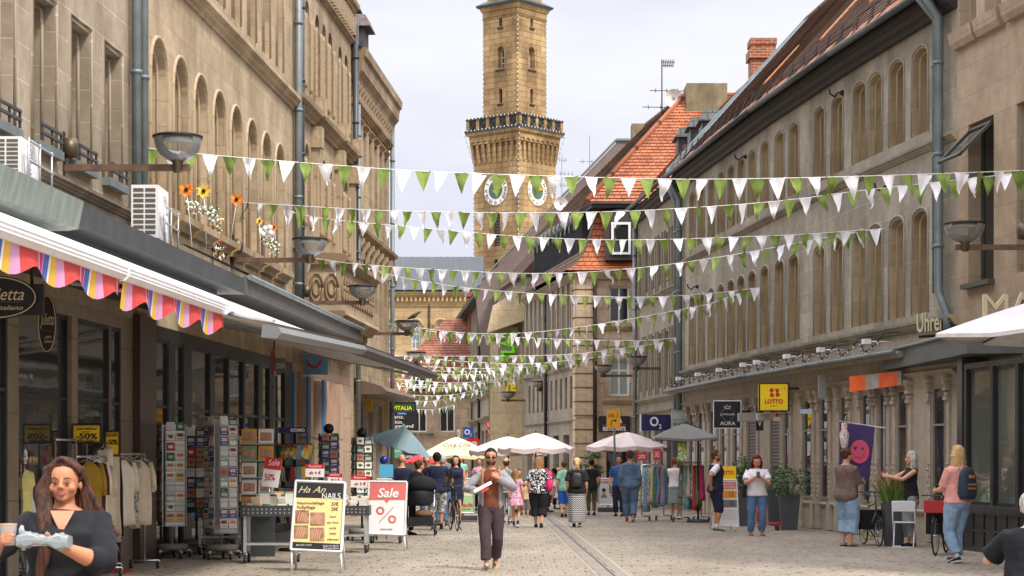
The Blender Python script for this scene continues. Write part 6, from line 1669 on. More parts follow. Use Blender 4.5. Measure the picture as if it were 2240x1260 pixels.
def rings_loft(mb, rs, S, n=20, pose=None, d=0.0, gap=None, m=0):
 out = []
 for z, rx, ry, yo in rs:
  ring = []
  if gap is None:
   for j in range(n):
    a = 2 * math.pi * j / n; ring.append(V((math.cos(a) * (rx * S + d), yo * S + math.sin(a) * (ry * S + d), z * S)))
  else:
   A = [(-math.pi / 2 + gap) + (2 * math.pi - 2 * gap) * j / n for j in range(n + 1)]
   for a in A: ring.append(V((math.cos(a) * (rx * S + d), yo * S + math.sin(a) * (ry * S + d), z * S)))
   for a in A[::-1]: ring.append(V((math.cos(a) * (rx * S + d - .012), yo * S + math.sin(a) * (ry * S + d - .012), z * S)))
  out.append([pose(p) if pose else p for p in ring])
 mb.loft(out, m, True, True)
TORSO = [(.465, .060, .045, .004), (.49, .088, .062, .008), (.525, .094, .068, .008), (.57, .086, .060, .004), (.62, .075, .052, 0), (.67, .078, .054, -.002), (.72, .087, .060, -.004), (.765, .094, .062, -.002), (.80, .098, .052, .004), (.825, .072, .042, .008), (.845, .036, .032, .008)]
def person(label, x, y, h=1.7, face=0, g=1.0, skin='light', hair=('short', 'brown'), top=None, jacket=None, low=None, shoes=None, L=None, R=None, stride=0.0, lean=0.0, turn=0.0, nod=0.0, vox=.011, pos=None, gw=None, cap=None, shades=False, beard=None, sit=False, feet=None, socks=None, detail=False, hand=(.5, .5), drop=0.0, Lh=None, Rh=None, hairlen=.2, female=False, sway=0.0, name='person', tuck=False, collar=None, palmL=None, palmR=None, group=None, apart=None, hs=1.07):
 S = h; gw = g if gw is None else gw
 loc = V(pos) if pos is not None else G(x, y)
 t = thing(name, label, 'person', (0, 0, 0), 0, group)
 HZ = .515 * S
 hipc = V((0, 0, HZ))
 if sit: hipc = V((0, 0, sit + .06))
 off = hipc - V((0, 0, HZ))
 Rl = Matrix.Rotation(rad(lean), 3, 'X') @ Matrix.Rotation(rad(sway), 3, 'Y')
 def up(p):      # upper body follows the lean
  q = p - V((0, 0, HZ)); k = min(1, max(0, (p.z - .5 * S) / (.12 * S)))
  q2 = Rl @ q
  return hipc + q.lerp(q2, k)
 def th_(p): return up(p)
 sh = {s: up(V((s * (.098 * (1 + (gw - 1) * .6)) * S, .006 * S, .798 * S))) for s in (1, -1)}
 if stride:
  a = stride * .13 * S
  ft = {1: V((.042 * S, -a, .045 * S)), -1: V((-.042 * S, a, .045 * S + abs(stride) * .035 * S))} if stride > 0 else {1: V((.042 * S, -a, .045 * S + abs(stride) * .035 * S)), -1: V((-.042 * S, a, .045 * S))}
 else: ft = {1: V((.055 * S * (apart or 1), .0, .045 * S)), -1: V((-.055 * S * (apart or 1), .01 * S, .045 * S))}
 if sit: ft = {1: V((.07 * S, -.24 * S, .045 * S)), -1: V((-.07 * S, -.22 * S, .045 * S))}
 if feet: ft = {k: V(v) * S for k, v in feet.items()}
 hip = {s: hipc + V((s * .052 * S * (1 + (g - 1) * .5), 0, -.01 * S)) for s in (1, -1)}
 knee, ank = {}, {}
 for s in (1, -1): knee[s], ank[s] = ik(hip[s], ft[s], .238 * S, .229 * S, V((s * .12, -1, .0)))
 arms = {}
 for s, spec, hn in ((1, L, Lh), (-1, R, Rh)):
  w_ = V(spec) * S if spec else V((s * (.125 + .05 * (gw - 1)) * S, -.03 * S, .49 * S))
  if not spec and (lean or sit): w_ = w_ + (sh[s] - V((s * .098 * S, 0, .805 * S)))
  e, w2 = ik(sh[s], w_, .172 * S, .150 * S, V(hn) if hn else V((s * .35, 1, -.25)))
  arms[s] = (sh[s], e, w2)
 neck = up(V((0, .01 * S, .84 * S)))
 HM = Matrix.Rotation(rad(turn), 3, 'Z') @ Matrix.Rotation(rad(nod), 3, 'X')
 hp = V((0, .004 * S, .875 * S)); hp2 = up(hp)
 HS = hs
 def hd(p): return hp2 + HM @ ((V(p) * S - hp) * HS) - V((0, 0, drop * S))
 # --- body: one skin
 mb = MB()
 gt = [(z, rx * (g if z < .74 else gw), ry * (1 + (g - 1) * 1.3), yo) for z, rx, ry, yo in TORSO]
 if female: gt = [(z, rx * (1.05 if .48 < z < .56 else .94 if z > .6 else 1), ry * (1.16 if .70 < z < .78 else 1), yo - (.010 if .70 < z < .78 else 0)) for z, rx, ry, yo in gt]
 rings_loft(mb, gt, S, pose=up)
 nr = .030 if female else .033
 mb.tube([neck - V((0, 0, .02 * S)), neck.lerp(hp2, .5), hd((0, .006, .905))], [nr * S * 1.25 * gw ** .5, nr * S * gw ** .5, nr * S * .95], 12)
 def ball(c, r, **k):
  b2 = MB(); b2.ball((0, 0, 0), 1, 0, 16, 10, r); mb.mesh([hd(V(p) + V(c)) for p in b2.v], b2.f)
 fat = 1 + (gw - 1) * .5
 ball((0, .004, .944), (.0445 * fat, .053, .054)); ball((0, -.014, .913), (.036 * fat ** 1.6, .036, .042)); ball((0, -.036, .886), (.016 * fat, .014, .013)); ball((0, -.047, .912), (.010, .007, .024))
 mb.tube([hd((0, -.050, .938)), hd((0, -.057, .924)), hd((0, -.063, .916))], [.0045 * S, .006 * S, .0075 * S], 8)
 for s in (1, -1):
  ball((s * .0445 * fat, .006, .922), (.005, .011, .016)); ball((s * .0065, -.056, .9155), (.005, .006, .004))
  if detail: ball((s * .024 * fat, -.034, .915), (.014, .014, .014))
  a, e, w_ = arms[s]; k = g ** .8
  mb.tube([a + V((-s * .02 * S, 0, 0)), a, a.lerp(e, .45), e, e.lerp(w_, .35), w_], [.026 * S * k, .029 * S * k, .027 * S * k, .023 * S * k, .024 * S * k, .0145 * S * k ** .4], 12)
  hd_ = (w_ - e).normalized(); pn = V((palmL if s > 0 else palmR) or (-s, -.2, 0)); pn = (pn - hd_ * pn.dot(hd_)).normalized(); sd = hd_.cross(pn).normalized()
  if sd.dot(V((0, -1, .4))) < 0: sd = -sd     # thumb side forward / up
  cu = hand[0 if s > 0 else 1]; K = S * (.9 if female else 1.0)
  rg = [[w_ + hd_ * (q * K) + sd * (math.cos(2 * math.pi * j / 10) * wx * K) + pn * (math.sin(2 * math.pi * j / 10) * wt * K) for j in range(10)] for q, wx, wt in ((-.004, .014, .012), (.015, .021, .011), (.038, .024, .010), (.05, .023, .008))]
  mb.loft(rg)
  for i, ln in enumerate((.040, .045, .042, .033)):
   p = w_ + hd_ * (.046 * K) + sd * ((.0165 - .011 * i) * K); d = hd_ + sd * (.10 - .07 * i); path = [p - hd_ * .01 * K, p]
   ang = 0
   for kx in range(3):
    ang += cu * (.75 + .12 * i); d2 = (d.normalized() * math.cos(ang) + pn * math.sin(ang)); p = p + d2 * (ln * K * (.45, .32, .25)[kx]); path.append(p)
   mb.tube(path, [.0055 * K, .0056 * K, .0052 * K, .0047 * K, .0035 * K], 8)
  p = w_ + hd_ * .012 * K + sd * .014 * K
  mb.tube([p, p + (hd_ * .5 + sd * .75 + pn * .25) * .022 * K, p + (hd_ * .95 + sd * .75 + pn * (.3 + cu * .6)) * .038 * K], [.008 * K, .0066 * K, .0048 * K], 8)
  hi, kn, an = hip[s], knee[s], ank[s]
  mb.tube([hi + V((0, 0, .02 * S)), hi.lerp(kn, .15), hi.lerp(kn, .6), kn, kn.lerp(an, .3), kn.lerp(an, .7), an], [.046 * S * g, .047 * S * g, .037 * S * g, .028 * S * k, .032 * S * k, .021 * S * k, .018 * S], 12)
  mb.tube([an, an + V((0, -.035 * S, -.022 * S)), an + V((0, -.08 * S, -.032 * S))], [.018 * S, .017 * S, .010 * S], 8)
 push = []
 if detail:
  for s in (1, -1):
   push += [(hd((s * .0185, -.052, .929)), .013 * S, V((0, .0048 * S, 0))), (hd((s * .018, -.05, .943)), .012 * S, V((0, -.0022 * S, 0))), (hd((s * .015, -.052, .905)), .008 * S, V((0, .001 * S, 0)))]
  push += [(hd((0, -.054, .898)), .006 * S, V((0, -.0018 * S, 0))), (hd((0, -.052, .891)), .006 * S, V((0, .0015 * S, 0)))]
 body = remesh(mb, 'body', SKINS[skin], t, vox, 3 if vox > .008 else 2, push=push)
 # --- face
 if abs(face) < 100 or abs(face) > 260 or detail:
  mb = MB()
  for s in () if shades else (1, -1):
   if detail:
    b2 = MB(); b2.ball((0, 0, 0), 1, 0, 12, 8, (.0066, .0045, .0024)); mb.mesh([hd(V(p) + V((s * .0185, -.0475, .9285))) for p in b2.v], b2.f, 0, True)
    b2 = MB(); b2.ball((0, 0, 0), 1, 0, 10, 6, (.0042, .003, .0031)); mb.mesh([hd(V(p) + V((s * .0185, -.0505, .9282))) for p in b2.v], b2.f, 1, True)
    mb.tube([hd((s * .010, -.0515, .9295)), hd((s * .0185, -.0535, .9335)), hd((s * .0275, -.0475, .930))], .0013 * S, 5, 1)
   else: b2 = MB(); b2.ball((0, 0, 0), 1, 0, 8, 6, (.0075, .004, .0035)); mb.mesh([hd(V(p) + V((s * .0185, -.0505, .929))) for p in b2.v], b2.f, 1)
  if mb.v: mb.build('eyes', [M_EYEW, M_EYEB], t)
  mb = MB()
  for s in (1, -1): mb.tube([hd((s * .009, -.0555, .9425)), hd((s * .019, -.0555, .9465)), hd((s * .029, -.047, .9425))], [.0018 * S, .002 * S, .001 * S], 5)
  mb.build('eyebrows', M_BROW, t)
  mb = MB(); lz = .8985
  for dz, r_ in ((.0022, .0024), (-.0026, .003)): mb.tube([hd((-.0135, -.0485, lz)), hd((-.006, -.0555, lz + dz)), hd((.006, -.0555, lz + dz)), hd((.0135, -.0485, lz))], [.001 * S, r_ * S, r_ * S, .001 * S], 6)
  mb.build('mouth', M_LIP, t)
 # --- lower clothes
 if low:
  kind, lm, ln = low[0], low[1], low[2]; loose = low[3] if len(low) > 3 else .012
  mb = MB(); wz = .60
  hr = [(z, rx, ry, yo) for z, rx, ry, yo in gt if z < .61]; rings_loft(mb, hr, S, pose=up, d=.008 + loose * .25)
  if kind == 'skirt':
   hem = ln; fl = low[4] if len(low) > 4 else .09; rr = []
   for k in range(11):
    q = k / 10; z = .545 + (hem - .545) * q; cy = (ank[1].y + ank[-1].y) / 2 * q * .6
    rx = .10 * g * (1 - q) + (fl + abs(stride) * .02) * q + .01 * math.sin(q * 3); ry = .075 * g * (1 - q) + (fl * .8 + abs(stride) * .07) * q
    rr.append([up(V((math.cos(a) * rx * S * (1 + .06 * q * math.sin(a * 7)), cy + math.sin(a) * ry * S * (1 + .06 * q * math.sin(a * 7)), z * S))) for a in [2 * math.pi * j / 36 for j in range(36)]])
   mb.loft(rr)
  else:
   for s in (1, -1):
    hi, kn, an = hip[s], knee[s], ank[s]; l1, l2 = .238, .229; tot = ln * (l1 + l2) * S
    pts = [hi + V((0, 0, .03 * S)), hi.lerp(kn, .2), hi.lerp(kn, .6)]; rs = [.047 * S * g + .008, .048 * S * g + loose, .039 * S * g + loose]
    if ln * (l1 + l2) > l1: 
     q = (ln * (l1 + l2) - l1) / l2; pts += [kn, kn.lerp(an, q * .5), kn.lerp(an, q)]; rs += [.030 * S * g + loose * 1.1, .030 * S * g ** .5 + loose * 1.2, .025 * S * g ** .5 + loose * 1.4]
    else: pts.append(hi.lerp(kn, ln * (l1 + l2) / l1)); rs.append(.042 * S * g + loose * 1.5)
    mb.tube(pts, rs, 14)
  nm = {'skirt': 'skirt', 'shorts': 'shorts'}.get(kind, 'trousers')
  remesh(mb, nm, lm, t, max(vox, .009), 3, .012 if kind != 'skirt' else .006, 7, (1, 1, .6) if kind != 'skirt' else (2, 2, .3))
 # --- shirts
 def upper(nm, m_, sl, zb, loose, gap=None, zt=.835, sm=None):
  mb = MB(); rr = []
  for k in range(13):
   z = zb + (zt - zb) * k / 12
   for (z0_, a0, b0_, y0_), (z1_, a1_, b1_, y1_) in zip(gt[:-1], gt[1:]):
    if z0_ <= z <= z1_:
     q = (z - z0_) / (z1_ - z0_); rr.append((z, a0 + (a1_ - a0) * q, b0_ + (b1_ - b0_) * q, y0_ + (y1_ - y0_) * q)); break
   else: rr.append((z, gt[1][1], gt[1][2], gt[1][3]))
  if not tuck: rr = [(z, max(rx, .082 * g) if z < .66 else rx, max(ry, .058 * g) if z < .66 else ry, yo) for z, rx, ry, yo in rr]
  rings_loft(mb, rr, S, pose=up, d=.012 + loose, gap=gap, n=24)
  k = g ** .8
  for s in (1, -1):
   a, e, w_ = arms[s]; pts = [a + V((-s * .03 * S, 0, -.012 * S)), a + V((-s * .006 * S, 0, -.004 * S))]; rs = [.026 * S * k + .010, .0285 * S * k + .013 + loose * .3]
   if sl <= 0: continue
   if sl <= 1: pts += [a.lerp(e, sl * .5), a.lerp(e, sl)]; rs += [.027 * S * k + .011 + loose * .6, .026 * S * k + .012 + loose]
   else: pts += [a.lerp(e, .5), e, e.lerp(w_, (sl - 1) * .5), e.lerp(w_, sl - 1)]; loose *= .5; rs += [.027 * S * k + .013 + loose, .025 * S * k + .011 + loose, .025 * S * k + .008 + loose, .019 * S * k + .008 + loose]
   mb.tube(pts, rs, 14)
  return remesh(mb, nm, m_, t, max(vox, .008), 3, .010, 8, (1, 1, .8))
 if top: upper(top[4] if len(top) > 4 else 'shirt', top[0], top[1], top[2], top[3])
 if jacket: upper(jacket[4] if len(jacket) > 4 else 'jacket', jacket[0], jacket[1], jacket[2], jacket[3] + .012, gap=jacket[5] if len(jacket) > 5 else .6)
 # --- shoes
 for s in (1, -1):
  an = ank[s]; mb = MB(); lift = an.z - .045 * S; pit = min(.9, lift / (.05 * S) * .9) if lift > 0 else 0
  Rf = Matrix.Rotation(pit if (an.y > 0) else (-.3 * min(1, abs(stride) * 2) if stride else 0), 3, 'X')
  f_ = lambda p: an + Rf @ (V(p) * S)
  pr = [(.028, .014, .016, -.024), (.012, .022, .026, -.020), (-.02, .023, .024, -.022), (-.055, .026, .018, -.027), (-.085, .025, .014, -.031), (-.105, .016, .010, -.034)]
  mb.loft([[f_((math.cos(a) * rx, yy_, zc_ + math.sin(a) * rz_)) for a in [2 * math.pi * j / 12 for j in range(12)]] for yy_, rx, rz_, zc_ in pr], 0)
  mb.loft([[f_((math.cos(a) * .027 * sx_, -.037 + math.sin(a) * .072 * sx_, z)) for a in [2 * math.pi * j / 16 for j in range(16)]] for z, sx_ in ((-.045, .97), (-.036, 1.0), (-.033, .97))], 1)
  if socks: mb.tube([f_((0, 0, -.01)), an.lerp(knee[s], .28)], [.021 * S, .022 * S], 10, 2)
  mb.build('shoe', [shoes[0] if shoes else M_RUBBER, shoes[1] if shoes and len(shoes) > 1 else M_RUBBER, socks or M_RUBBER], t)
 # --- hair
 st, hc = hair; hm = H_.get(hc)
 if st != 'bald' and hm:
  mb = MB()
  b2 = MB(); b2.ball((0, 0, 0), 1, 0, 18, 12, (.0485 * fat, .055, .056)); 
  vs = []
  for p in b2.v:
   q = V(p); 
   if q.y < -.018: q.y = -.018 + (q.y + .018) * (.95 if q.z > .022 else .0)
   if q.z < -.02: q.z = -.02 + (q.z + .02) * (.5 if q.y > .01 else .2)
   vs.append(hd(q + V((0, .008, .951))))
  mb.mesh(vs, b2.f)
  rn = random.Random(hash(label) % 1000 if False else len(label))
  def lock(a0, r0, z1, r1, spread=0, w_=.016, n=5, fz=.95):
   c = V((math.sin(a0), math.cos(a0), 0)); pts = [hd(V((0, .004, fz)) + V((c.x * .040 * fat, c.y * .045, 0)))]
   for k in range(1, n + 1):
    q = k / n; rr = r0 + (r1 - r0) * q; wob = math.sin(q * 6 + a0 * 5) * .006
    p = V((c.x * (.050 * fat + rr) + wob + spread * q * q, max(c.y * (.05 + rr), -.03) + .010 * q, fz - (fz - z1) * q))
    pts.append(hd(p) if q < .3 else hp2 + (HM @ (p * S - hp)).lerp(p * S - hp, min(1, q * 1.0)))
   mb.tube(pts, [w_ * S] + [w_ * S * (1 - .55 * (k / n) ** 2) for k in range(1, n + 1)], 7)
  if st == 'short': b3 = MB(); b3.ball((0, 0, 0), 1, 0, 12, 8, (.040, .035, .035)); mb.mesh([hd(V(p) + V((0, .024, .925))) for p in b3.v], b3.f)
  if st in ('long', 'bob', 'loose'):
   zl = {'bob': .86}.get(st, .95 - hairlen)
   for a in [rad(q) for q in range(-105, 106, 15)]: lock(a, .0, zl + rn.uniform(-.01, .02), .012 if st != 'loose' else .03, sway * .0, .015)
  if st in ('pony', 'bun'):
   b3 = MB(); b3.ball((0, 0, 0), 1, 0, 10, 8, (.028, .022, .026) if st == 'bun' else (.018, .018, .018)); mb.mesh([hd(V(p) + V((0, .058, .965 if st == 'bun' else .95))) for p in b3.v], b3.f)
   b3 = MB(); b3.ball((0, 0, 0), 1, 0, 12, 8, (.040, .035, .035)); mb.mesh([hd(V(p) + V((0, .024, .928))) for p in b3.v], b3.f)
   if st == 'pony':
    for dx in (-.012, 0, .012): mb.tube([hd((dx * .4, .062, .95)), hd((dx, .082, .92)), hd((dx * 1.8, .075, .95 - hairlen * .6)), hd((dx * 1.5, .066, .95 - hairlen))], [.012 * S, .016 * S, .014 * S, .004 * S], 8)
  if st == 'wild':      # long hair blown to one side (the near woman)
   for dx, dz in ((-.040, .30), (-.048, .34), (-.056, .36), (-.064, .33)): mb.tube([hd((-.012, -.02, 1.0)), hd((-.04, -.022, .965)), hp2 + V((dx - .008, -.035, .02)) * S, hp2 + V((dx, -.075, -.06)) * S, hp2 + V((dx + .006, -.105, -.15)) * S, hp2 + V((dx - .012, -.115, -dz + .08)) * S], [.007 * S, .012 * S, .013 * S, .013 * S, .010 * S, .003 * S], 7)
   for k in range(44):
    a = rad(-100 + k * 4.9); 
    out = max(0, math.sin(a)); wl = .40 + .07 * math.sin(k * 2.1); ow = .8 + .35 * math.sin(k * 3.7)
    p0_ = V((math.sin(a) * .042, math.cos(a) * .045 * 1.0, .968)); c = V((math.sin(a), math.cos(a), 0)); pts = [hd((0, -.028 + .02 * math.cos(a), 1.002)), hd(p0_ + c * .010)]
    for j in range(1, 7):
     q = j / 6; pts.append(hp2 + V((c.x * (.046 + .014 * q) + out * .105 * ow * q ** 1.3 + (-.018 * q if c.x < 0 else 0), max(.03, c.y * .05) - .045 * q * (1 if abs(c.x) > .5 else 0) + .0 * q, .082 - wl * q * (.88 - .25 * out)) ) * S + V((0, 0, 0)))
    mb.tube(pts, [.006 * S, .009 * S] + [.0105 * S * (1 - .8 * (j / 6) ** 2.2) for j in range(1, 7)], 6)
  remesh(mb, 'hair', hm, t, max(vox * .8, .0055), 1, .007, 26, (1, 1, .18))
 if beard:
  mb = MB(); b3 = MB(); b3.ball((0, 0, 0), 1, 0, 16, 10, (.0385 * fat ** 1.5, .0392, .028)); mb.mesh([hd(V((p[0], min(p[1], .012), min(p[2], .006))) + V((0, -.0145, .896))) for p in b3.v], b3.f)
  remesh(mb, 'beard', H_[beard], t, .006, 1, .002, 60)
 if cap:
  mb = MB(); b3 = MB(); b3.ball((0, 0, 0), 1, 0, 18, 12, (.051, .060, .052)); mb.mesh([hd(V((p[0], p[1], max(p[2], -.004))) + V((0, .004, .957))) for p in b3.v], b3.f)
  mb.prism([hd((math.cos(a) * .040, -.048 - math.sin(a) * .045, .958 - .012 * math.sin(a))) for a in [math.pi * k / 8 for k in range(9)]], HM @ V((0, 0, .004 * S))); mb.build('cap', cap, t)
 if shades:
  mb = MB()
  for s in (1, -1): mb.prism([hd((s * .0205 + math.cos(a) * .0145, -.058 + abs(math.cos(a)) * .0, .929 + math.sin(a) * .0105)) for a in [2 * math.pi * k / 12 for k in range(12)]], HM @ V((0, .002 * S, 0))); mb.tube([hd((s * .034, -.055, .933)), hd((s * .047, .0, .930))], .0015 * S, 4)
  mb.tube([hd((-.008, -.059, .932)), hd((.008, -.059, .932))], .0015 * S, 4); mb.build('sunglasses', mat('lens_black', (.008, .008, .008), .1), t)
 A = dict(sh=sh, arms=arms, hip=hip, knee=knee, ank=ank, up=up, hd=hd, S=S, root=t, loc=loc)
 M_ = Matrix.Translation(loc) @ Matrix.Rotation(rad(face), 4, 'Z')
 t.location = loc; t.rotation_euler = (0, 0, rad(face)); WM[t.name] = M_.copy()
 for ch in t.children: WM[ch.name] = M_.copy()
 A['w'] = lambda p: M_ @ V(p)
 return A
def backpack(A, label, m1, m2=None, w_=.30, h_=.42, d=.16):
 S = A['S']; t = thing('backpack', label, 'backpack', tuple(A['w'](A['up'](V((0, .12 * S, .6 * S)))))); up = A['up']; mb = MB()
 c = V((0, .062 * S + d * .55, .69 * S)); rg = []
 for k in range(9):
  q = k / 8; z = c.z - h_ / 2 + h_ * q; f_ = (.80, .97, 1, 1, .99, .95, .88, .7, .35)[k]
  rg.append([A['w'](up(V((math.copysign(abs(math.cos(a)) ** .6, math.cos(a)) * w_ / 2 * f_, c.y + math.copysign(abs(math.sin(a)) ** .7, math.sin(a)) * d / 2 * f_ * (1.1 if q < .5 else .95), z)))) for a in [2 * math.pi * j / 20 for j in range(20)]])
 mb.loft(rg); mb.build('bag', m1, t)
 for s in (1, -1):
  mb = MB(); mb.tube([A['w'](up(V((s * w_ * .3, c.y - d * .4, c.z + h_ * .42)))), A['w'](up(V((s * .066 * S, .01 * S, .858 * S)))), A['w'](up(V((s * .070 * S, -.060 * S - .012, .79 * S)))), A['w'](up(V((s * .082 * S, -.05 * S - .014, .70 * S)))), A['w'](up(V((s * w_ * .42, c.y - d * .3, c.z - h_ * .35))))], .017, 6, flat=.5); mb.build('strap', m2 or m1, t)
 if m2:
  mb = MB()
  for z in (-.02, -.08): mb.box(A['w'](up(c + V((0, d * .56, z)))), (w_ * .5, .012, .03), rz=A['root'].rotation_euler.z)
  mb.box(A['w'](up(c + V((0, d * .5, h_ * .2)))), (w_ * .3, .04, .05), rz=A['root'].rotation_euler.z); mb.build('patch', m2, t)
 return t
def shoulder_bag(A, label, m, s=1, z=.56, w_=.30, h_=.26, d=.09):
 S = A['S']; c = V((s * (.155 * S), .01 * S, z * S)); t = thing('shoulder_bag', label, 'bag', tuple(A['w'](c - V((0, 0, h_ / 2))))); mb = MB(); rg = []
 for k in range(7):
  q = k / 6; f_ = (.75, .98, 1.03, 1, .95, .85, .7)[k]; rg.append([A['w'](c + V((math.cos(a) * d / 2 * f_, math.copysign(abs(math.sin(a)) ** .6, math.sin(a)) * w_ / 2 * f_, -h_ / 2 + h_ * q))) for a in [2 * math.pi * j / 16 for j in range(16)]])
 mb.loft(rg); mb.build('bag', m, t)
 mb = MB(); mb.tube([A['w'](c + V((0, -w_ * .3, h_ * .45))), A['w'](A['sh'][s] + V((0, -.03 * S, .045 * S))), A['w'](A['sh'][s] + V((0, .03 * S, .05 * S))), A['w'](c + V((0, w_ * .3, h_ * .45)))], .012, 6); mb.build('strap', m, t)

C_NAVY = cloth('navy', 30, 34, 58); C_BLACK = cloth('black', 24, 24, 27); C_DBLK = cloth('near_black', 13, 14, 20); C_WHITE = cloth('white', 225, 222, 222, .05)
C_JEAN = cloth('jeans', 82, 112, 145, .25); C_LJEAN = cloth('light_jeans', 138, 165, 188, .2); C_PLUM = cloth('plum', 66, 50, 54); C_BROWN = cloth('brown', 110, 56, 36)
C_TAUPE = cloth('taupe', 112, 92, 84); C_PINK = cloth('pink', 222, 158, 148, .08); C_TEAL = cloth('teal', 130, 185, 165); C_BLUE = cloth('royal', 30, 95, 190)
C_HOOD = cloth('hoodie', 84, 108, 132); C_GREY = cloth('grey', 120, 122, 122); C_LGREY = cloth('light_grey', 172, 172, 178, .08); C_BEIGE = cloth('beige', 196, 168, 135); C_SKIRT = cloth('pale_denim', 150, 168, 165, .15)
SH_W = mat('sole_white', (.62, .62, .6), .6); SH_N = cloth('shoe_navy', 28, 32, 45); SH_T = cloth('shoe_tan', 165, 150, 115); SH_B = cloth('shoe_black', 22, 22, 22); SH_G = cloth('shoe_green', 30, 90, 80); SH_SKIN = mat('sandal', rgb(150, 95, 70), .6)
FLORAL = blotch('floral_black', [(.012, .012, .014), (.012, .012, .014), (.7, .7, .7), (.015, .015, .02), (.65, .65, .66)], 38, cell=True); PFLOR = blotch('floral_pink', [(.55, .25, .33), (.62, .32, .4), (.7, .5, .55), (.5, .2, .3)], 30, cell=True)
CAMO = blotch('camo', [(.45, .45, .44), (.12, .12, .12), (.3, .3, .29), (.6, .6, .6)], 14); ZIG = stripes('zigzag', [(0, (.02, .02, .02)), (.5, (.62, .6, .58))], .05, 'Z', zig=.03); POLO = stripes('polo_stripes', [(0, (.02, .12, .42)), (.6, (.04, .05, .15))], .07, 'Z')
PRINTG = blotch('print_grey', [(.2, .2, .18), (.3, .3, .28), (.12, .12, .11), (.38, .38, .36)], 22)
C_OVER = cloth('overshirt', 140, 138, 140, .1)
# 1 walking man in front
A = person('man walking towards the camera in open grey overshirt, brown tee and dark sunglasses', 1074, 1246, 1.76, 3, 1.0, 'tan', ('short', 'black'), (C_BROWN, .2, .50, .0), (C_OVER, 1.95, .475, .006, 'overshirt', .72), ('trousers', C_PLUM, .93, .022), (SH_T, SH_W), L=(.058, -.115, .765), R=(-.115, -.15, .66), Lh=(1, .15, -.7), Rh=(-1, .8, -.3), stride=-.95, vox=.0075, shades=True, beard='brown', hand=(.75, .6), turn=-2, detail=True, palmL=(-.6, 1, 0), palmR=(.2, 0, 1))
HERO = A
t_ = backpack(A, 'tan backpack worn by the man in brown tee, its straps over his shoulders', cloth('tan_strap', 165, 105, 50), None, .28, .40, .13)
wp = A['w'](A['arms'][-1][2]); t = thing('box', 'white and red cardboard box held by the walking man', 'box', tuple(wp)); q = Matrix.Rotation(rad(-28), 3, 'Y') @ Matrix.Rotation(rad(20), 3, 'Z')
mb = MB(); mb.box(wp + V((.05, -.06, .045)), (.30, .17, .045), 0, q); mb.build('carton', I_W, t); mb = MB(); mb.box(wp + V((.035, -.062, .0725)), (.14, .10, .006), 0, q); mb.box(wp + V((.11, -.152, .015)), (.12, .012, .03), 0, q); mb.build('print', I_R, t)
# 2 near woman
NW = person('woman in black blouse with long brown hair close to the camera at lower left', 0, 0, 1.655, hs=1.03, face=8, g=1.2, skin='warm', hair=('wild', 'ombre'), top=(C_DBLK, 1.35, .42, .018, 'blouse'), low=('trousers', C_DBLK, .97, .02), drop=.012, pos=((141 - CX) / FPX * 10.1, 10.1, 0), L=(.010, -.20, .730), R=(-.170, -.20, .745), Lh=(1, .3, -.9), Rh=(-1, .5, -.9), vox=.0062, detail=True, female=True, gw=1.12, turn=-6, nod=2, hand=(.5, .55), palmL=(-.3, -.2, 1), palmR=(.9, -.1, 0))
wr = NW['w'](NW['arms'][-1][2]); t = thing('cup', 'iced coffee in a clear plastic cup held at left edge', 'cup', tuple(wr)); c = P(18, 1193, 9.72)
mb = MB(); mb.lathe([(.0, 0), (.030, 0), (.041, .095), (.043, .1), (.043, .106), (0, .107)], c, 20, 1); mb.lathe([(.0315, .004), (.0425, .1)], c, 20, 0); mb.build('cup', [glass('cup_plastic', (.6, .6, .58), .4), mat('iced_coffee', rgb(190, 135, 95), .4, 0, .1, 4)], t)
mb = MB(); mb.lathe([(.0, .002), (.0308, .002), (.0372, .055), (0, .056)], c, 20); mb.build('milk', mat('milk', rgb(225, 205, 185), .4), t); mb = MB(); mb.lathe([(.0395, .075), (.0405, .088)], c, 20); mb.build('print', I_R, t)
wl = NW['w'](NW['arms'][1][2]); t = thing('food_tray', 'takeaway tray wrapped in crinkled clear plastic held by the near woman', 'tray', tuple(wl)); mb = MB(); c = P(97, 1183, 9.70)
rg = []
for k in range(13):
 q = k / 12; xx = -.125 + .25 * q; ht = .034 + .008 * math.sin(q * 9) + (.012 if k in (2, 9, 10) else 0); rg.append([c + V((xx, math.copysign(abs(math.cos(a)) ** .45, math.cos(a)) * .06, .004 * math.sin(a * 5 + k * 2) + math.copysign(abs(math.sin(a)) ** .5, math.sin(a)) * ht * .8 + .006 * math.sin(q * 5))) for a in [2 * math.pi * j / 14 for j in range(14)]])
mb.loft(rg, smooth=False); mb.tube([c + V((-.105, 0, .02)), c + V((-.112, 0, .055)), c + V((-.108, 0, .075))], [.02, .014, .006], 7); mb.build('wrapping', glass('crinkled_film', (.42, .46, .47), .42, .14), t)
mb = MB(); mb.box(c + V((0, 0, -.008)), (.22, .10, .03)); mb.build('tray', mat('tray_food', rgb(165, 150, 125), .7, 0, .3, 30), t)
# collar opening: skin showing at the neckline
def neckline(A, w_=.05, z0_=.745, z1_=.84, m=None):
 S = A['S']; mb = MB(); up = A['up']; n = 8
 def pp(q, s): z = z0_ + (z1_ - z0_) * q; ww = w_ * q ** .9; return up(V((s * ww * S, -(.075 + .010 - .030 * q ** 2.0) * S * 1.18 - .016, z * S)))
 for k in range(n): mb.face([A['w'](pp(k / n, -1)), A['w'](pp(k / n, 1)), A['w'](pp((k + 1) / n, 1)), A['w'](pp((k + 1) / n, -1))], 0, None, True)
 mb.build('neck_opening', m, A['root'])
neckline(NW, .036, .768, .835, SKINS['warm'])
NW_ = NW
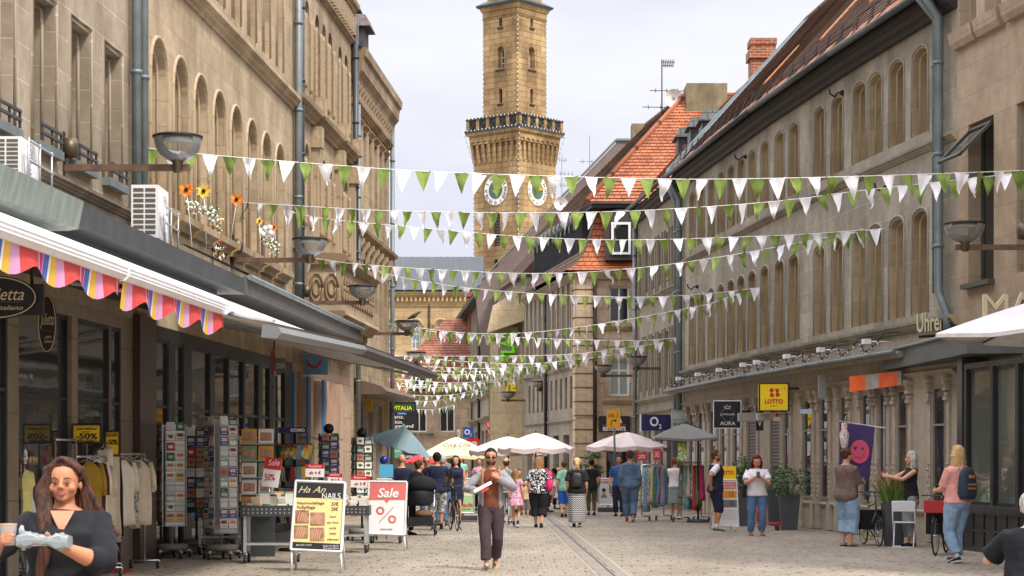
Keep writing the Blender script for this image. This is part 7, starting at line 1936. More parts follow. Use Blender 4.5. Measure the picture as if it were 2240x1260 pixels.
# 3.. the rest of the street, left to right
person('bald man seen from behind in dark tee next to the teal parasol', 879, 0, 1.70, 190, 1.1, 'light', ('bald', ''), (C_NAVY, .6, .5, .01), None, ('trousers', C_NAVY, .95), pos=((879 - CX) / FPX * 43, 43, 0))
person('mother in navy bending over the pram', 905, 0, 1.66, 130, 1.05, 'light', ('bun', 'brown'), (C_DBLK, .6, .5, .01), None, ('trousers', C_DBLK, .95), pos=((892 - CX) / FPX * 42.2, 42.2, 0), lean=32, L=(.10, -.36, .60), R=(-.10, -.34, .62))
person('man in navy tee, black cap and camouflage shorts seen from behind', 956, 1160, 1.74, 182, 1.15, 'tan', ('short', 'black'), (C_NAVY, .62, .49, .02), None, ('shorts', CAMO, .62, .03), (SH_B, SH_W), cap=C_DBLK, socks=C_BLACK, L=(.135, -.04, .47), R=(-.10, -.26, .60))
person('woman with glasses and brown hair facing the camera behind the cap man', 933, 0, 1.66, 5, 1.0, 'light', ('bun', 'brown'), (C_BLACK, .6, .5, .01), None, ('trousers', C_JEAN, .95), pos=((933 - CX) / FPX * 47.5, 47.5, 0), shades=True)
person('grey haired man in black tee and jeans reaching for the bicycle', 968, 1152, 1.68, 175, 1.1, 'tan', ('short', 'grey'), (C_BLACK, .6, .5, .014), None, ('trousers', C_JEAN, .94, .02), (SH_N, SH_W), R=(-.10, -.2, .60), L=None, hand=(.5, .5))
person('smiling woman with black hair in sleeveless navy dress', 997, 0, 1.67, -8, 1.15, 'light', ('long', 'black'), (C_NAVY, 0, .42, .014, 'dress'), None, ('skirt', C_NAVY, .28, .012, .10), pos=((997 - CX) / FPX * 49.5, 49.5, 0), female=True, hairlen=.14)
person('woman with straw hat half hidden behind the walking man', 1099, 0, 1.60, 170, 1.0, 'light', ('short', 'brown'), (C_GREY, .6, .5, .01), None, ('trousers', C_GREY, .9), pos=((1108 - CX) / FPX * 50, 50, 0), cap=C_BEIGE)
person('girl in pink floral dress with leggings beside a small scooter', 1128, 1154, 1.36, 170, .95, 'light', ('long', 'dblonde'), (PFLOR, .4, .5, .012, 'dress'), None, ('skirt', PFLOR, .38, .012, .13), (C_LGREY, SH_W), female=True, socks=C_BLACK, stride=.4)
person('small blond child in beige tee and grey shorts', 1150, 1132, .98, 182, 1.15, 'light', ('short', 'blonde'), (C_BEIGE, .6, .5, .012), None, ('shorts', C_GREY, .6, .02), (SH_T, SH_W))
A = person('woman with long wavy hair in black floral top and black culottes, from behind', 1178, 1154, 1.64, 176, 1.22, 'light', ('long', 'dblonde'), (FLORAL, .8, .49, .022), None, ('trousers', C_BLACK, .74, .045), (SH_B,), female=True, stride=.45, hairlen=.19, R=(-.16, -.06, .58), L=None)
shoulder_bag(A, 'bright pink patterned bag hanging from the shoulder of the wavy haired woman', mat('bag_pink', rgb(230, 40, 110), .6, 0, .3, 30), -1, .66, .30, .46, .16)
person('boy in teal tee and bright blue shorts walking away', 1234, 1131, 1.53, 184, .92, 'light', ('short', 'brown'), (C_TEAL, .7, .47, .02), None, ('shorts', C_BLUE, .58, .03), (SH_B, SH_B), stride=-.6)
A = person('blonde woman in black top and black white zigzag maxi skirt', 1262, 1153, 1.62, 178, 1.18, 'light', ('pony', 'blonde'), (C_BLACK, .75, .50, .03), None, ('skirt', ZIG, .07, .012, .105), (SH_B, SH_W), female=True, stride=.4, hairlen=.13)
backpack(A, 'small black backpack on the woman in the zigzag skirt', mat('black_leather', (.02, .02, .022), .35, 0, .2, 8), None, .27, .34, .12)
person('waitress in black with olive trousers and black apron walking away', 1294, 1127, 1.58, 184, 1.0, 'tan', ('bun', 'black'), (C_BLACK, .6, .46, .01), None, ('trousers', cloth('olive', 80, 78, 52), .94, .006), (SH_B,), female=True, stride=.4, L=(.17, -.06, .52), R=(-.14, -.05, .52))
person('man in blue striped polo facing the camera beside the hoodie man', 1354, 1129, 1.68, -10, 1.05, 'tan', ('short', 'black'), (POLO, .7, .5, .015), None, ('trousers', C_NAVY, .95, .015), (SH_B,), R=(-.15, -.05, .52))
A = person('man in grey blue tracksuit with hood and dark cap walking away', 1378, 1142, 1.80, 178, 1.12, 'tan', ('short', 'brown'), (C_HOOD, 1.9, .49, .026, 'hoodie'), None, ('trousers', C_HOOD, .93, .026), (mat('shoe_red', rgb(170, 50, 50), .6), SH_W), stride=.75, cap=C_NAVY)
mb = MB(); S = 1.8; mb.tube([A['w'](V((math.cos(a) * .055 * S, .03 * S + math.sin(a) * .05 * S, (.838 - .035 * max(0, math.sin(a))) * S))) for a in [math.pi * k / 10 for k in range(-2, 13)]], .026, 8); mb.build('hood', C_HOOD, A['root'])
A = person('red haired woman in white top and pale denim skirt browsing the clothes rail', 1477, 1136, 1.62, 150, 1.12, 'light', ('bun', 'ginger'), (C_WHITE, .6, .53, .012), None, ('skirt', C_SKIRT, .26, .012, .10), (SH_SKIN, SH_SKIN), female=True, L=(.12, -.24, .60), R=(-.11, -.10, .62))
shoulder_bag(A, 'coral shoulder bag of the woman at the clothes rail', mat('bag_coral', rgb(225, 105, 85), .6, 0, .1, 8), -1, .66, .27, .40, .1)
person('man with short hair in navy vest over white tee, navy shorts and green shoes', 1566, 1163, 1.79, 96, 1.15, 'tan', ('short', 'brown'), (C_WHITE, .75, .52, .012), (C_NAVY, 0, .49, .012, 'vest', .35), ('shorts', C_NAVY, .58, .02), (SH_G, SH_W), socks=C_WHITE, L=(.05, -.02, .48), R=(-.13, .09, .56), Rh=(-1, .9, 0), beard='brown')
A = person('woman with dark red hair in white tee and jeans looking at her phone', 1655, 1172, 1.68, 0, 1.18, 'light', ('long', 'red'), (C_WHITE, .7, .50, .022), None, ('trousers', C_JEAN, .97, .014), (SH_SKIN, SH_SKIN), female=True, nod=22, hairlen=.25, L=(.03, -.15, .735), R=(-.035, -.15, .735), Lh=(1, .4, -.9), Rh=(-1, .4, -.9), detail=True, hand=(.7, .7), vox=.009, apart=1.3)
c = A['w'](V((-.005, -.215, .765)) * 1.68); t = thing('phone', 'black smartphone held by the woman in white tee', 'phone', tuple(c)); mb = MB(); mb.box(c, (.075, .012, .15), 0, Matrix.Rotation(rad(-35), 3, 'X')); mb.build('casing', I_K, t); mb = MB(); mb.box(c + V((0, .009, .002)), (.068, .003, .14), 0, Matrix.Rotation(rad(-35), 3, 'X')); mb.build('screen', M_GLASS, t)
shoulder_bag(A, 'black handbag at the hip of the woman with the phone', C_BLACK, -1, .56, .26, .28, .1)
person('person in wide taupe tee and cropped light jeans with folded arms, red headband', 1852, 1195, 1.80, 125, 1.22, 'light', ('bun', 'brown'), (C_TAUPE, .95, .47, .035), None, ('trousers', C_LJEAN, .80, .045), (mat('sandal_colours', rgb(215, 120, 50), .6, 0, .2, 30, col2=rgb(70, 150, 170)), SH_B), L=(-.05, -.13, .66), R=(.05, -.14, .64), Lh=(1, .1, -.8), Rh=(-1, .1, -.8), vox=.01)
person('slim woman with long grey hair in black tank top gesturing with both hands', 1993, 1196, 1.74, -82, .93, 'light', ('long', 'grey'), (C_BLACK, 0, .45, .012), None, ('trousers', PRINTG, .86, .03), (SH_B,), female=True, hairlen=.16, L=(.07, -.27, .745), R=(-.05, -.28, .765), Lh=(1, .1, -1), Rh=(-1, .1, -1), vox=.0095, hand=(.3, .35))
A = person('blonde woman in pink tee and light jeans standing by the glazed shop', 2094, 1232, 1.81, 212, 1.2, 'light', ('long', 'blonde'), (C_PINK, .85, .52, .022), None, ('trousers', C_LJEAN, .93, .026), (SH_N, SH_W), female=True, hairlen=.17, L=(.06, -.20, .62), R=(-.09, -.17, .60), stride=-.35, vox=.0085, turn=15, socks=C_WHITE)
backpack(A, 'dark blue canvas backpack with tan leather patches on the blonde woman', cloth('pack_blue', 48, 58, 74), mat('leather_tan', rgb(185, 120, 70), .5), .30, .50, .19)
# seated man, mostly outside the frame at lower right
c = V(((2252 - CX) / FPX * 16, 16, 0))
SM = person('grey haired man in black shirt seated at lower right edge, seen from behind', 0, 0, 1.76, 150, 1.15, 'light', ('short', 'grey'), (C_DBLK, .8, .47, .03), None, ('trousers', C_NAVY, .9), pos=c, sit=.45, lean=8, vox=.009, L=(.16, -.22, .50), R=(-.16, -.2, .5))
mb = MB(); 
for k, (m_, dx) in enumerate(((0, 0), (1, .022), (2, .04))):
 pts = [SM['w'](SM['up'](V((-(.045 + .03 * q + dx * .4), .058 + .045 * math.sin(q * 2.4) , .84 - .30 * q)) * 1.76) + V((0, .035, 0))) for q in [j / 10 for j in range(11)]]; mb.tube([p + V((.0, 0, 0)) for p in pts], .012, 6, m_, flat=.6)
mb.build('ribbon', [flat('ribbon_yellow', 235, 190, 50), flat('ribbon_blue', 40, 70, 170), flat('ribbon_red', 200, 40, 40)], SM['root'])
t = thing('stool', 'dark stool under the seated grey haired man', 'stool', tuple(c)); mb = MB(); mb.lathe([(0, .40), (.2, .40), (.2, .45), (0, .45)], c, 14); mb.build('seat', M_BLACK, t)
for a in (45, 135, 225, 315): mb = MB(); mb.tube([c + V((.13 * math.cos(rad(a)), .13 * math.sin(rad(a)), .4)), c + V((.2 * math.cos(rad(a)), .2 * math.sin(rad(a)), 0))], .015, 6); mb.build('leg', M_BLACK, t)
# guests and passers-by far off under the pale parasols
FAR = [(1211, 58, 1.25, -90, 'black', C_WHITE, 'seated guest with tied black hair in white top under the pale parasol', .42), (1190, 62, 1.3, 0, 'brown', C_BLACK, 'seated guest in black beside the ristorante tables', .42), (1135, 57, 1.3, 20, 'brown', C_NAVY, 'seated guest in navy behind the child', .42), (1048, 62, 1.6, 0, 'brown', PFLOR, 'woman in floral top standing far off before the cream parasol', 0), (1008, 70, 1.7, 0, 'blonde', C_TEAL, 'distant passer-by in green top near the cream parasol', 0), (1222, 64, 1.25, 180, 'blonde', C_BEIGE, 'seated guest in beige at the far cafe table', .42), (975, 76, 1.7, 180, 'brown', C_GREY, 'distant walker in grey before the beige end house', 0)]
for x, Y, h, fc, hc, m_, lb, sit in FAR: person(lb, 0, 0, h if not sit else 1.68, fc, 1.0, 'tan', ('short', hc), (m_, .6, .5, .012), None, ('trousers', C_NAVY, .95), pos=((x - CX) / FPX * Y, Y, 0), sit=sit or False, vox=.02)

# ------------------------------------------------------------ advertising stands
def feet_for(b, pts, m, r=.016, back=.42):
 for (x, y, gx, gy) in pts:
  a = b.pos(x, y, -.02); q = G(gx, gy); mb = MB(); mb.tube([a, V((q.x, a.y - .03, 0))], r, 6); mb.build('leg', m, b.root)
  mb = MB(); t_ = b.pos(x, y - 60, -.05); mb.tube([t_, V((q.x + .02, a.y + back, 0))], r, 6); mb.build('leg', m, b.root)
b = Board('pavement_sign', 'white framed nail studio board with black yellow poster and four hand photos', 'advertising board', [(636, 1202), (746, 1207), (755, 1056), (647, 1052)], 28.7, flat('poster_yellow', 236, 220, 150), .05, yaw=rad(-5), lean=rad(7), frame=M_WMETAL, fw=.022)
b.poly([(644, 1088), (752, 1091), (755, 1057), (648, 1053)], flat('poster_black', 42, 42, 40)).poly([(637, 1200), (746, 1205), (747.5, 1190), (639, 1185)], MATS['poster_black'], e=.0035)
b.put('Ha An', 683, 1071, 14, 62, I_CREAM, shear=.5, e=.008).put('NAILS', 725, 1085, 13, 41, I_W, e=.008).put('Neumodellage', 680, 1101, 7.5, 60, I_BROWN).put('30€', 733, 1102, 8.5, 16, I_BROWN).put('Fußpflege', 670, 1110.5, 8.5, 40, I_BROWN).put('28€', 732, 1113, 8, 15, I_BROWN)
M_PH = mat('photo_print', rgb(120, 80, 60), .5, 0, .1, 7, col2=rgb(215, 170, 140))
for x0, y0, x1, y1 in ((646, 1116, 676, 1145), (679, 1121, 711, 1150), (643, 1149, 674, 1178), (678, 1154, 710, 1184)):
 b.rect(x0, y0, x1, y1, M_PH, e=.004)
 for k in range(4): b.line([(x0 + 5 + k * 5, y1 - 4), (x0 + 9 + k * 4.4, y0 + 8 + (k % 2) * 3), (x0 + 12 + k * 4, y0 + 3 + k)], 1.5, I_SKIN, e=.006)
for yy_, tx in ((1130, 'Auch'), (1143, 'ohne Termin'), (1155, 'sind Sie'), (1167, 'herzlich'), (1180, 'willkommen')): b.put(tx, 728, yy_, 4.5, 26 if len(tx) > 8 else 15, I_BROWN, shear=.3)
b.put('0911/931 114 47', 665, 1192.5, 4, 34, I_W, e=.007).put('0162 112 302 57\n0151 636 258 69', 724, 1197, 9, 34, I_W, e=.007); b.done(); feet_for(b, [(637, 1200, 634, 1252), (745, 1205, 741, 1255)], M_WMETAL)
b = Board('pavement_sign', 'white framed board with salmon Sale header and large percent sign', 'advertising board', [(802, 1167), (885, 1170), (890, 1054), (807, 1053)], 35.2, I_W, .05, lean=rad(6), frame=M_WMETAL, fw=.02)
b.poly([(805, 1094), (840, 1094), (846, 1101), (852, 1094), (888, 1094), (889.5, 1055), (808, 1054)], I_SALM).put('Sale', 849, 1078, 21, 46, I_W, shear=.25, e=.008, bold=.02)
for cx, cy in ((832, 1117), (858, 1136)): b.line([(cx + 7 * math.cos(t), cy + 7 * math.sin(t)) for t in [2 * math.pi * i / 16 for i in range(17)]], 2.3, I_SALM)
b.line([(829, 1142), (861, 1109)], 2.4, I_SALM).put('OSIANDER', 845, 1158, 4, 28, I_LG); b.done(); feet_for(b, [(803, 1166, 802, 1203), (884, 1169, 884, 1206)], M_WMETAL)
def standsign(label, quad, Y, head, txt, low=None, ground=None):
 b = Board('price_sign', label, 'sign', quad, Y, I_W, .015); (xa, ya), (xb, yb), (xc, yc), (xd, yd) = quad
 k = head; b.poly([(xa + (xd - xa) * (1 - k), ya + (yd - ya) * (1 - k)), (xb + (xc - xb) * (1 - k), yb + (yc - yb) * (1 - k)), (xc, yc), (xd, yd)], I_R)
 cx = (xc + xd) / 2; ht = ya - yd; b.put(txt, cx, yd + ht * k * .5, ht * k * .5, (xc - xd) * .66, I_W, shear=.2)
 if low: b.put(low, (xa + xb) / 2 + 1, ya - ht * (1 - k) * .5, ht * (1 - k) * .38, (xc - xd) * .6, I_R, bold=.02)
 b.done(); arm(b.root, [b.pos((xa + xb) / 2, ya, -.01), P((xa + xb) / 2, ground or ya + 45, Y)], .008, M_CHROME, 'stand')
standsign('red and white Sale 50% sign standing in the book table', [(571, 1063), (608, 1067), (618, 1004), (581, 999)], 31.5, .4, 'Sale', '50%')
standsign('small red white sign reading Romane behind the nail studio board', [(668, 1043), (709, 1044), (710, 1016), (668, 1015)], 33.5, .33, 'Romane', 'ab 4 €', 1105)
standsign('small dark red sign reading Kinderbücher before the middle card rack', [(717, 1054), (748, 1055), (749, 1036), (717, 1034)], 35.4, .45, 'Kinderbücher', 'ab 3 €', 1105)
standsign('small red white sign reading Rätsel beside the big percent board', [(767, 1066), (807, 1067), (808, 1041), (767, 1040)], 35.6, .36, 'Rätsel', 'ab 3 €', 1108)
standsign('small red 20% sign on the right clothes rail', [(1392, 1008), (1416, 1008), (1416, 990), (1392, 990)], 54, .98, '20%', None, 1030)
standsign('dark red SALE poster beside the 20% sign', [(1429, 1007), (1446, 1007), (1446, 981), (1429, 981)], 54.5, .98, 'SALE', None, 1030)
b = Board('pavement_sign', 'yellow topped lottery board standing behind the man in the vest', 'advertising board', [(1560, 1148), (1616, 1152), (1611, 1050), (1575, 1049)], 45.0, I_W, .04, frame=M_WMETAL, fw=.018)
b.poly([(1573, 1048), (1610, 1048), (1610, 1020), (1573, 1020)], I_Y, e=.0).put('LOTTO', 1590, 1034, 9, 30, I_R, bold=.04, e=.004).rect(1577, 1054, 1610, 1070, I_SALM).put('JACKPOTS\nDER WOCHE', 1593, 1062, 11, 28, I_W, e=.006).rect(1577, 1073, 1611, 1090, flat('jp_orange', 225, 150, 60)).put('12', 1600, 1081, 9, 10, I_K, e=.006).rect(1577, 1093, 1612, 1110, flat('jp_grey', 120, 122, 120)).put('32', 1601, 1101, 9, 11, I_K, e=.006)
for k in range(4): b.line([(1577, 1116 + k * 6), (1612, 1117 + k * 6)], .7, I_LG)
b.done(); feet_for(b, [(1560, 1147, 1559, 1160), (1615, 1150, 1617, 1164)], M_WMETAL, back=.7)
b = Board('pavement_sign', 'grey white PASSBILDER photo board on wheels before the ristorante', 'advertising board', R4(1310, 1047, 1350, 1104), 60, flat('board_pale', 205, 205, 202), .05, frame=M_ALU, fw=.02)
b.put('PASSBILDER', 1331, 1055, 5, 32, I_R, bold=.02).disc(1321, 1076, 4, 5.5, I_SKIN).disc(1321, 1072, 4.4, 4, I_K, e=.006).poly([(1314, 1089), (1329, 1089), (1325, 1081), (1317, 1081)], I_LG).rect(1332, 1063, 1342, 1080, I_LG).disc(1340, 1084, 5, 2.4, I_R); b.done(); mb = MB(); mb.box(P(1330, 1117, 60) + V((0, .1, .03)), (.62, .5, .12)); mb.build('base', M_DGREY, b.root); arm(b.root, [b.pos(1330, 1104, -.03), P(1330, 1116, 60.1)], .03, M_ALU, 'stand')
b = Board('pavement_sign', 'green and white banner board with red lettering behind the bicycle', 'advertising board', R4(982, 1047, 1037, 1122), 51, flat('banner_green', 165, 195, 140), .05, frame=M_ALU, fw=.02)
b.rect(986, 1050, 1033, 1085, flat('banner_cream', 220, 215, 185)).put('Verkaufe', 1012, 1104, 9, 44, I_R, bold=.02).put('hier waren', 1012, 1113, 5, 36, I_TEALG); b.done(); mb = MB(); mb.box(P(1012, 1135, 51) + V((0, .1, .02)), (.75, .5, .12)); mb.build('base', M_DGREY, b.root); arm(b.root, [b.pos(1012, 1122, -.03), P(1012, 1134, 51.1)], .03, M_ALU, 'stand')
b = Board('display_panel', 'plain sky blue panel on a metal stand beside the bald man', 'panel', R4(830, 1016, 860, 1044), 40, flat('panel_sky', 90, 175, 215), .03); b.rect(824, 1046, 858, 1049, I_W); b.done(); arm(b.root, [b.pos(845, 1044, -.02), V((b.pos(845, 1044).x, 40.05, 0))], .02, M_ALU, 'stand')
b = Board('shop_sign', 'green awning panel with pale writing behind the teal parasol', 'sign', R4(849, 975, 880, 1002), 70, flat('awn_green', 90, 150, 125), .05); b.put('Therm', 866, 986, 5, 18, I_W, shear=.2); b.done(); arm(b.root, [b.pos(849, 985, -.02), b.pos(838, 985, -.02)], .03)
c = P(840, 1005, 60); t = thing('globe', 'shiny dark blue ball above the sky blue panel', 'ball', tuple(c)); mb = MB(); mb.ball(c + V((0, 0, -.02)), .13, 0, 16, 10); mb.build('ball', mat('ball_blue', rgb(20, 50, 150), .2), t); arm(t, [c, V((c.x, c.y, 0))], .015, M_ALU, 'stand')

# ------------------------------------------------------------ racks, tables, books
def caster(t, c, r=.06):
 mb = MB(); mb.lathe([(r * .4, -.018), (r, -.018), (r, .018), (r * .4, .018)], c + V((0, 0, r)), 12, axis='X'); mb.lathe([(0, -.02), (r * .45, -.02), (r * .45, .02), (0, .02)], c + V((0, 0, r)), 10, 1, axis='X'); mb.tube([c + V((.026, 0, r)), c + V((.026, 0, 2.3 * r)), c + V((-.026, 0, 2.3 * r)), c + V((-.026, 0, r))], .008, 5, 1); mb.build('caster', [M_RUBBER, M_CHROME], t)
CARDC = [rgb(*c) for c in ((232, 222, 205), (215, 205, 195), (150, 185, 165), (45, 110, 85), (225, 190, 120), (235, 230, 225), (190, 60, 50), (60, 85, 140), (200, 215, 215), (165, 120, 90), (235, 205, 200), (75, 60, 55), (215, 130, 60), (225, 225, 210))]
CARD = []
for i, c in enumerate(CARDC):
 mb = MB(); mb.box((0, 0, 0), (.118, .006, .165)); k = V(CARDC[(i * 5 + 3) % 14])
 if i % 3 == 0: mb.prism([V((math.cos(a) * .035, -.004, math.sin(a) * .035)) for a in [2 * math.pi * j / 10 for j in range(10)]], (0, -.002, 0), 1)
 elif i % 3 == 1: mb.box((0, -.004, .03), (.085, .003, .06), 1); mb.box((0, -.004, -.045), (.07, .003, .012), 1)
 else: mb.box((0, -.004, -.03), (.10, .003, .07), 1); mb.box((-.02, -.004, .05), (.05, .003, .015), 1)
 o = mb.build('card', [mat('card_%d' % i, tuple(c), .55, 0, .04, 6), mat('card_print_%d' % i, tuple(k), .55, 0, .1, 20)]); CARD.append(o.data); bpy.data.objects.remove(o)
def spinner(label, x, Y, r, z0, z1, cols, rows, yaw, clabel, pool, sides=4, dark=False, topper=None):
 c = V(((x - CX) / FPX * Y, Y, 0)); t = thing('card_rack', label, 'display rack', tuple(c)); m_ = M_BLACK if dark else M_ALU
 mb = MB(); mb.tube([c + V((0, 0, .12)), c + V((0, 0, z1 + .03))], .022, 8); mb.build('pole', m_, t)
 mb = MB(); mb.lathe([(0, .14), (.26, .14), (.27, .17), (.26, .23), (0, .24)], c, 20); mb.build('base', mat('rack_base', (.22, .2, .16), .6), t)
 for a in (20, 92, 164, 236, 308): d = V((math.cos(rad(a)), math.sin(rad(a)), 0)); caster(t, c + d * .30, .045); mb = MB(); mb.tube([c + d * .05 + V((0, 0, .12)), c + d * .31 + V((0, 0, .12))], .02, 6); mb.build('base_arm', M_ALU, t)
 for k in range(sides):
  a = rad(yaw) + 2 * math.pi * k / sides; n_ = V((math.sin(a), -math.cos(a), 0)); ex = V((math.cos(a), math.sin(a), 0)); ph = (z1 - z0) / rows; cw = .16; mb = MB()
  mb.obox(c + n_ * r + ex * (-cw * cols / 2) + V((0, 0, z0)), ex * (cw * cols), n_ * -.012, V((0, 0, z1 - z0 + .02)))
  for q in range(rows):
   for s_ in (0, .07): mb.tube([c + n_ * (r + .035) + ex * (-cw * cols / 2) + V((0, 0, z0 + q * ph + .015 + s_)), c + n_ * (r + .035) + ex * (cw * cols / 2) + V((0, 0, z0 + q * ph + .015 + s_))], .0035, 4, 1)
  mb.build('wire_panel', [m_, M_CHROME], t)
  if n_.y > .35: continue
  for i in range(cols):
   for q in range(rows):
    o = bpy.data.objects.new('card', CARD[pool[RND.randrange(len(pool))]]); COL.objects.link(o)
    o.location = c + n_ * (r + .022) + ex * (cw * (i - (cols - 1) / 2)) + V((0, 0, z0 + q * ph + ph * .5)); o.rotation_euler = (rad(-7), RND.uniform(-.03, .03), a); o.scale = (1.18, 1, ph / .175 * .93); tag(o, clabel, 'card', 'greeting cards on the wire racks')
 if topper: mb = MB(); mb.lathe([(0, -.012), (.10, -.012), (.10, .012), (0, .012)], c + V((0, 0, z1 + .15)), 16, axis='Y'); mb.build('topper', topper, t)
 return c, t
spinner('tall card rack on casters nearest the red brown pillar', 376, 32.6, .2, .52, 2.16, 2, 10, 25, 'greeting card in a pocket of the rack nearest the red brown pillar', (0, 1, 2, 3, 5, 6, 10, 13, 4, 8))
spinner('tallest card rack on casters, right neighbour of the first one', 484, 32.3, .22, .42, 2.25, 2, 11, 38, 'greeting card in a pocket of the tallest card rack', (0, 1, 5, 8, 9, 10, 13, 11, 2, 7))
spinner('half hidden card rack between the first two racks', 430, 34.2, .2, .7, 2.1, 2, 8, 5, 'card on the half hidden rack between the two front racks', (11, 9, 1, 5, 7, 6), dark=True)
spinner('dark book rack just right of the tallest card rack', 537, 34.6, .2, .8, 1.95, 2, 7, 20, 'card on the rack right of the tallest card rack', (0, 5, 9, 12, 13, 10), dark=True)
spinner('dark card rack with round black topper before the pale pilasters', 719, 38.5, .17, .9, 2.05, 2, 7, 12, 'dark card on the rack with the round topper', (11, 9, 7, 1, 11, 7), dark=True, topper=M_BLACK)
spinner('dark card rack with heart card beside the sky blue panel', 792, 39.5, .17, .7, 1.98, 2, 8, 18, 'card on the dark rack near the sky blue panel', (0, 11, 9, 2, 11, 5), dark=True, topper=M_BLACK)
# bags of games
c = V(((645 - CX) / FPX * 35, 35, 0)); t = thing('game_rack', 'rack with dark blue KOSMO header hung full of colourful bagged games', 'display rack', tuple(c)); mb = MB(); mb.tube([c, c + V((0, 0, 2.1))], .025, 8); mb.lathe([(0, 0), (.3, 0), (.28, .05), (0, .06)], c, 16); mb.build('pole', M_BLACK, t)
for z in (.75, 1.12, 1.5, 1.88): mb = MB(); mb.tube([c + V((math.cos(a) * .30, math.sin(a) * .30, z)) for a in [2 * math.pi * j / 16 for j in range(17)]], .006, 4); mb.build('hoop', M_BLACK, t)
mb = MB(); mb.box(c + V((0, -.2, 2.12)), (.50, .32, .10)); mb.build('header', I_NAVY, t); mb = MB(); put_text(mb, 'KOSMO', c + V((.09, -.365, 2.12)), (1, 0, 0), (0, 0, 1), h=.055, w=.24, bold=.02); mb.build('lettering', I_W, t)
BKc = [flat('pack_%d' % i, *c) for i, c in enumerate(((40, 60, 120), (190, 150, 40), (60, 110, 70), (200, 190, 170), (30, 30, 40), (150, 50, 40), (90, 130, 150)))]
GB = blotch('bag_print', [rgb(40, 60, 120), rgb(190, 150, 40), rgb(60, 110, 70), rgb(200, 190, 170), rgb(30, 30, 40), rgb(150, 50, 40)], 14, rough=.25, cell=True)
for z in (.62, .98, 1.36, 1.74):
 for k in range(11):
  a = math.pi + k * math.pi / 10; q = c + V((math.cos(a) * .31, math.sin(a) * .31, z)); mb = MB(); mb.box(q, (.13, .05, .25), 0, Matrix.Rotation(a + math.pi / 2, 3, 'Z') @ Matrix.Rotation(RND.uniform(-.25, .25), 3, 'Y') @ Matrix.Rotation(.25, 3, 'X')); mb.build('game', [GB, BKc[k % 7], BKc[(k * 3 + 1) % 7]][RND.randrange(3)], label='colourful bagged game hanging on the KOSMO rack', cat='game', group='games on the KOSMO rack')
def cart(label, x0, x1, yt, Y, dp=.55):
 a = P(x0, yt, Y); b_ = P(x1, yt, Y); c = (a + b_) / 2; w_ = b_.x - a.x; t = thing('book_cart', label, 'cart', (c.x, c.y + dp / 2, 0)); z = a.z
 mb = MB(); mb.box((c.x, Y, z - .07), (w_, .02, .17)); mb.box((c.x, Y + dp, z - .07), (w_, .02, .17)); mb.box((a.x, Y + dp / 2, z - .07), (.02, dp, .17)); mb.box((b_.x, Y + dp / 2, z - .07), (.02, dp, .17)); mb.box((c.x, Y + dp / 2, z - .1), (w_, dp, .02))
 for i in range(int(w_ / .07)):
  for k in range(2): mb.prism([V((a.x + .04 + i * .07 + .012 * math.cos(q), Y - .0105, z - .045 - k * .055 + .012 * math.sin(q))) for q in [2 * math.pi * j / 6 for j in range(6)]], (0, -.003, 0), 1)
 mb.build('tray', [M_DGREY, flat('tray_hole', 190, 175, 160)], t)
 for i, (xx, yy_) in enumerate(((a.x + .05, Y + .05), (b_.x - .05, Y + .05), (a.x + .05, Y + dp - .05), (b_.x - .05, Y + dp - .05))): mb = MB(); mb.box((xx, yy_, (z - .15 + .17) / 2 + .0), (.045, .045, z - .32)); mb.build('leg', M_ALU, t); caster(t, V((xx, yy_, 0)), .065)
 mb = MB(); mb.box((c.x, Y + dp / 2, .30), (w_ - .1, dp - .1, .03)); mb.build('shelf', M_ALU, t)
 return a, b_, z, w_
BK = [flat('book_%d' % i, *c) for i, c in enumerate(((225, 215, 190), (200, 185, 150), (90, 150, 160), (180, 60, 55), (60, 75, 110), (220, 160, 70), (235, 230, 220), (110, 80, 60), (130, 160, 110)))]
def book(p, w_, d_, h_, k, rz=0, lab='book lying on the book tables', tilt=0):
 mb = MB(); M3 = Matrix.Rotation(rz, 3, 'Z') @ Matrix.Rotation(tilt, 3, 'X'); mb.box(p, (w_, d_, h_), 0, M3); mb.box(V(p) + M3 @ V((0, -.004, 0)), (w_ * .97, d_, h_ * .8), 1, M3)
 mb.build('book', [BK[k % 9], BK[6]], label=lab, cat='book', group='books on the tables')
for label, x0, x1, yt, Y in (('near book cart with perforated tray left of the nail studio board', 528, 652, 1108, 30.8), ('book cart with stacks of pale books between the two boards', 738, 806, 1108, 34.2), ('rear book cart behind the percent board', 806, 880, 1112, 38.0), ('low book cart behind the tallest card rack', 430, 524, 1112, 33.5)):
 a, b_, z, w_ = cart(label, x0, x1, yt, Y); n = int(w_ / .17); mode = 'between' in label
 for i in range(n):
  for j in range(3):
   for s_ in range(RND.randint(6, 9) if mode else RND.randint(1, 4)):
    h_ = RND.uniform(.02, .035); book((a.x + .1 + i * .17 + RND.uniform(-.01, .01), Y + .1 + j * .17, z - .085 + .017 + s_ * .032), .14, .15, .03, 1 if mode and RND.random() < .7 else RND.randrange(9), RND.uniform(-.15, .15))
for i in range(9): p = P(560 + i * 9, 1100 - (i % 3) * 6, 30.9); book(p + V((0, .1 + .1 * (i % 2), -.02)), .16, .02, .22, i, RND.uniform(-.6, .6), 'book standing upright in the near book cart', .35)
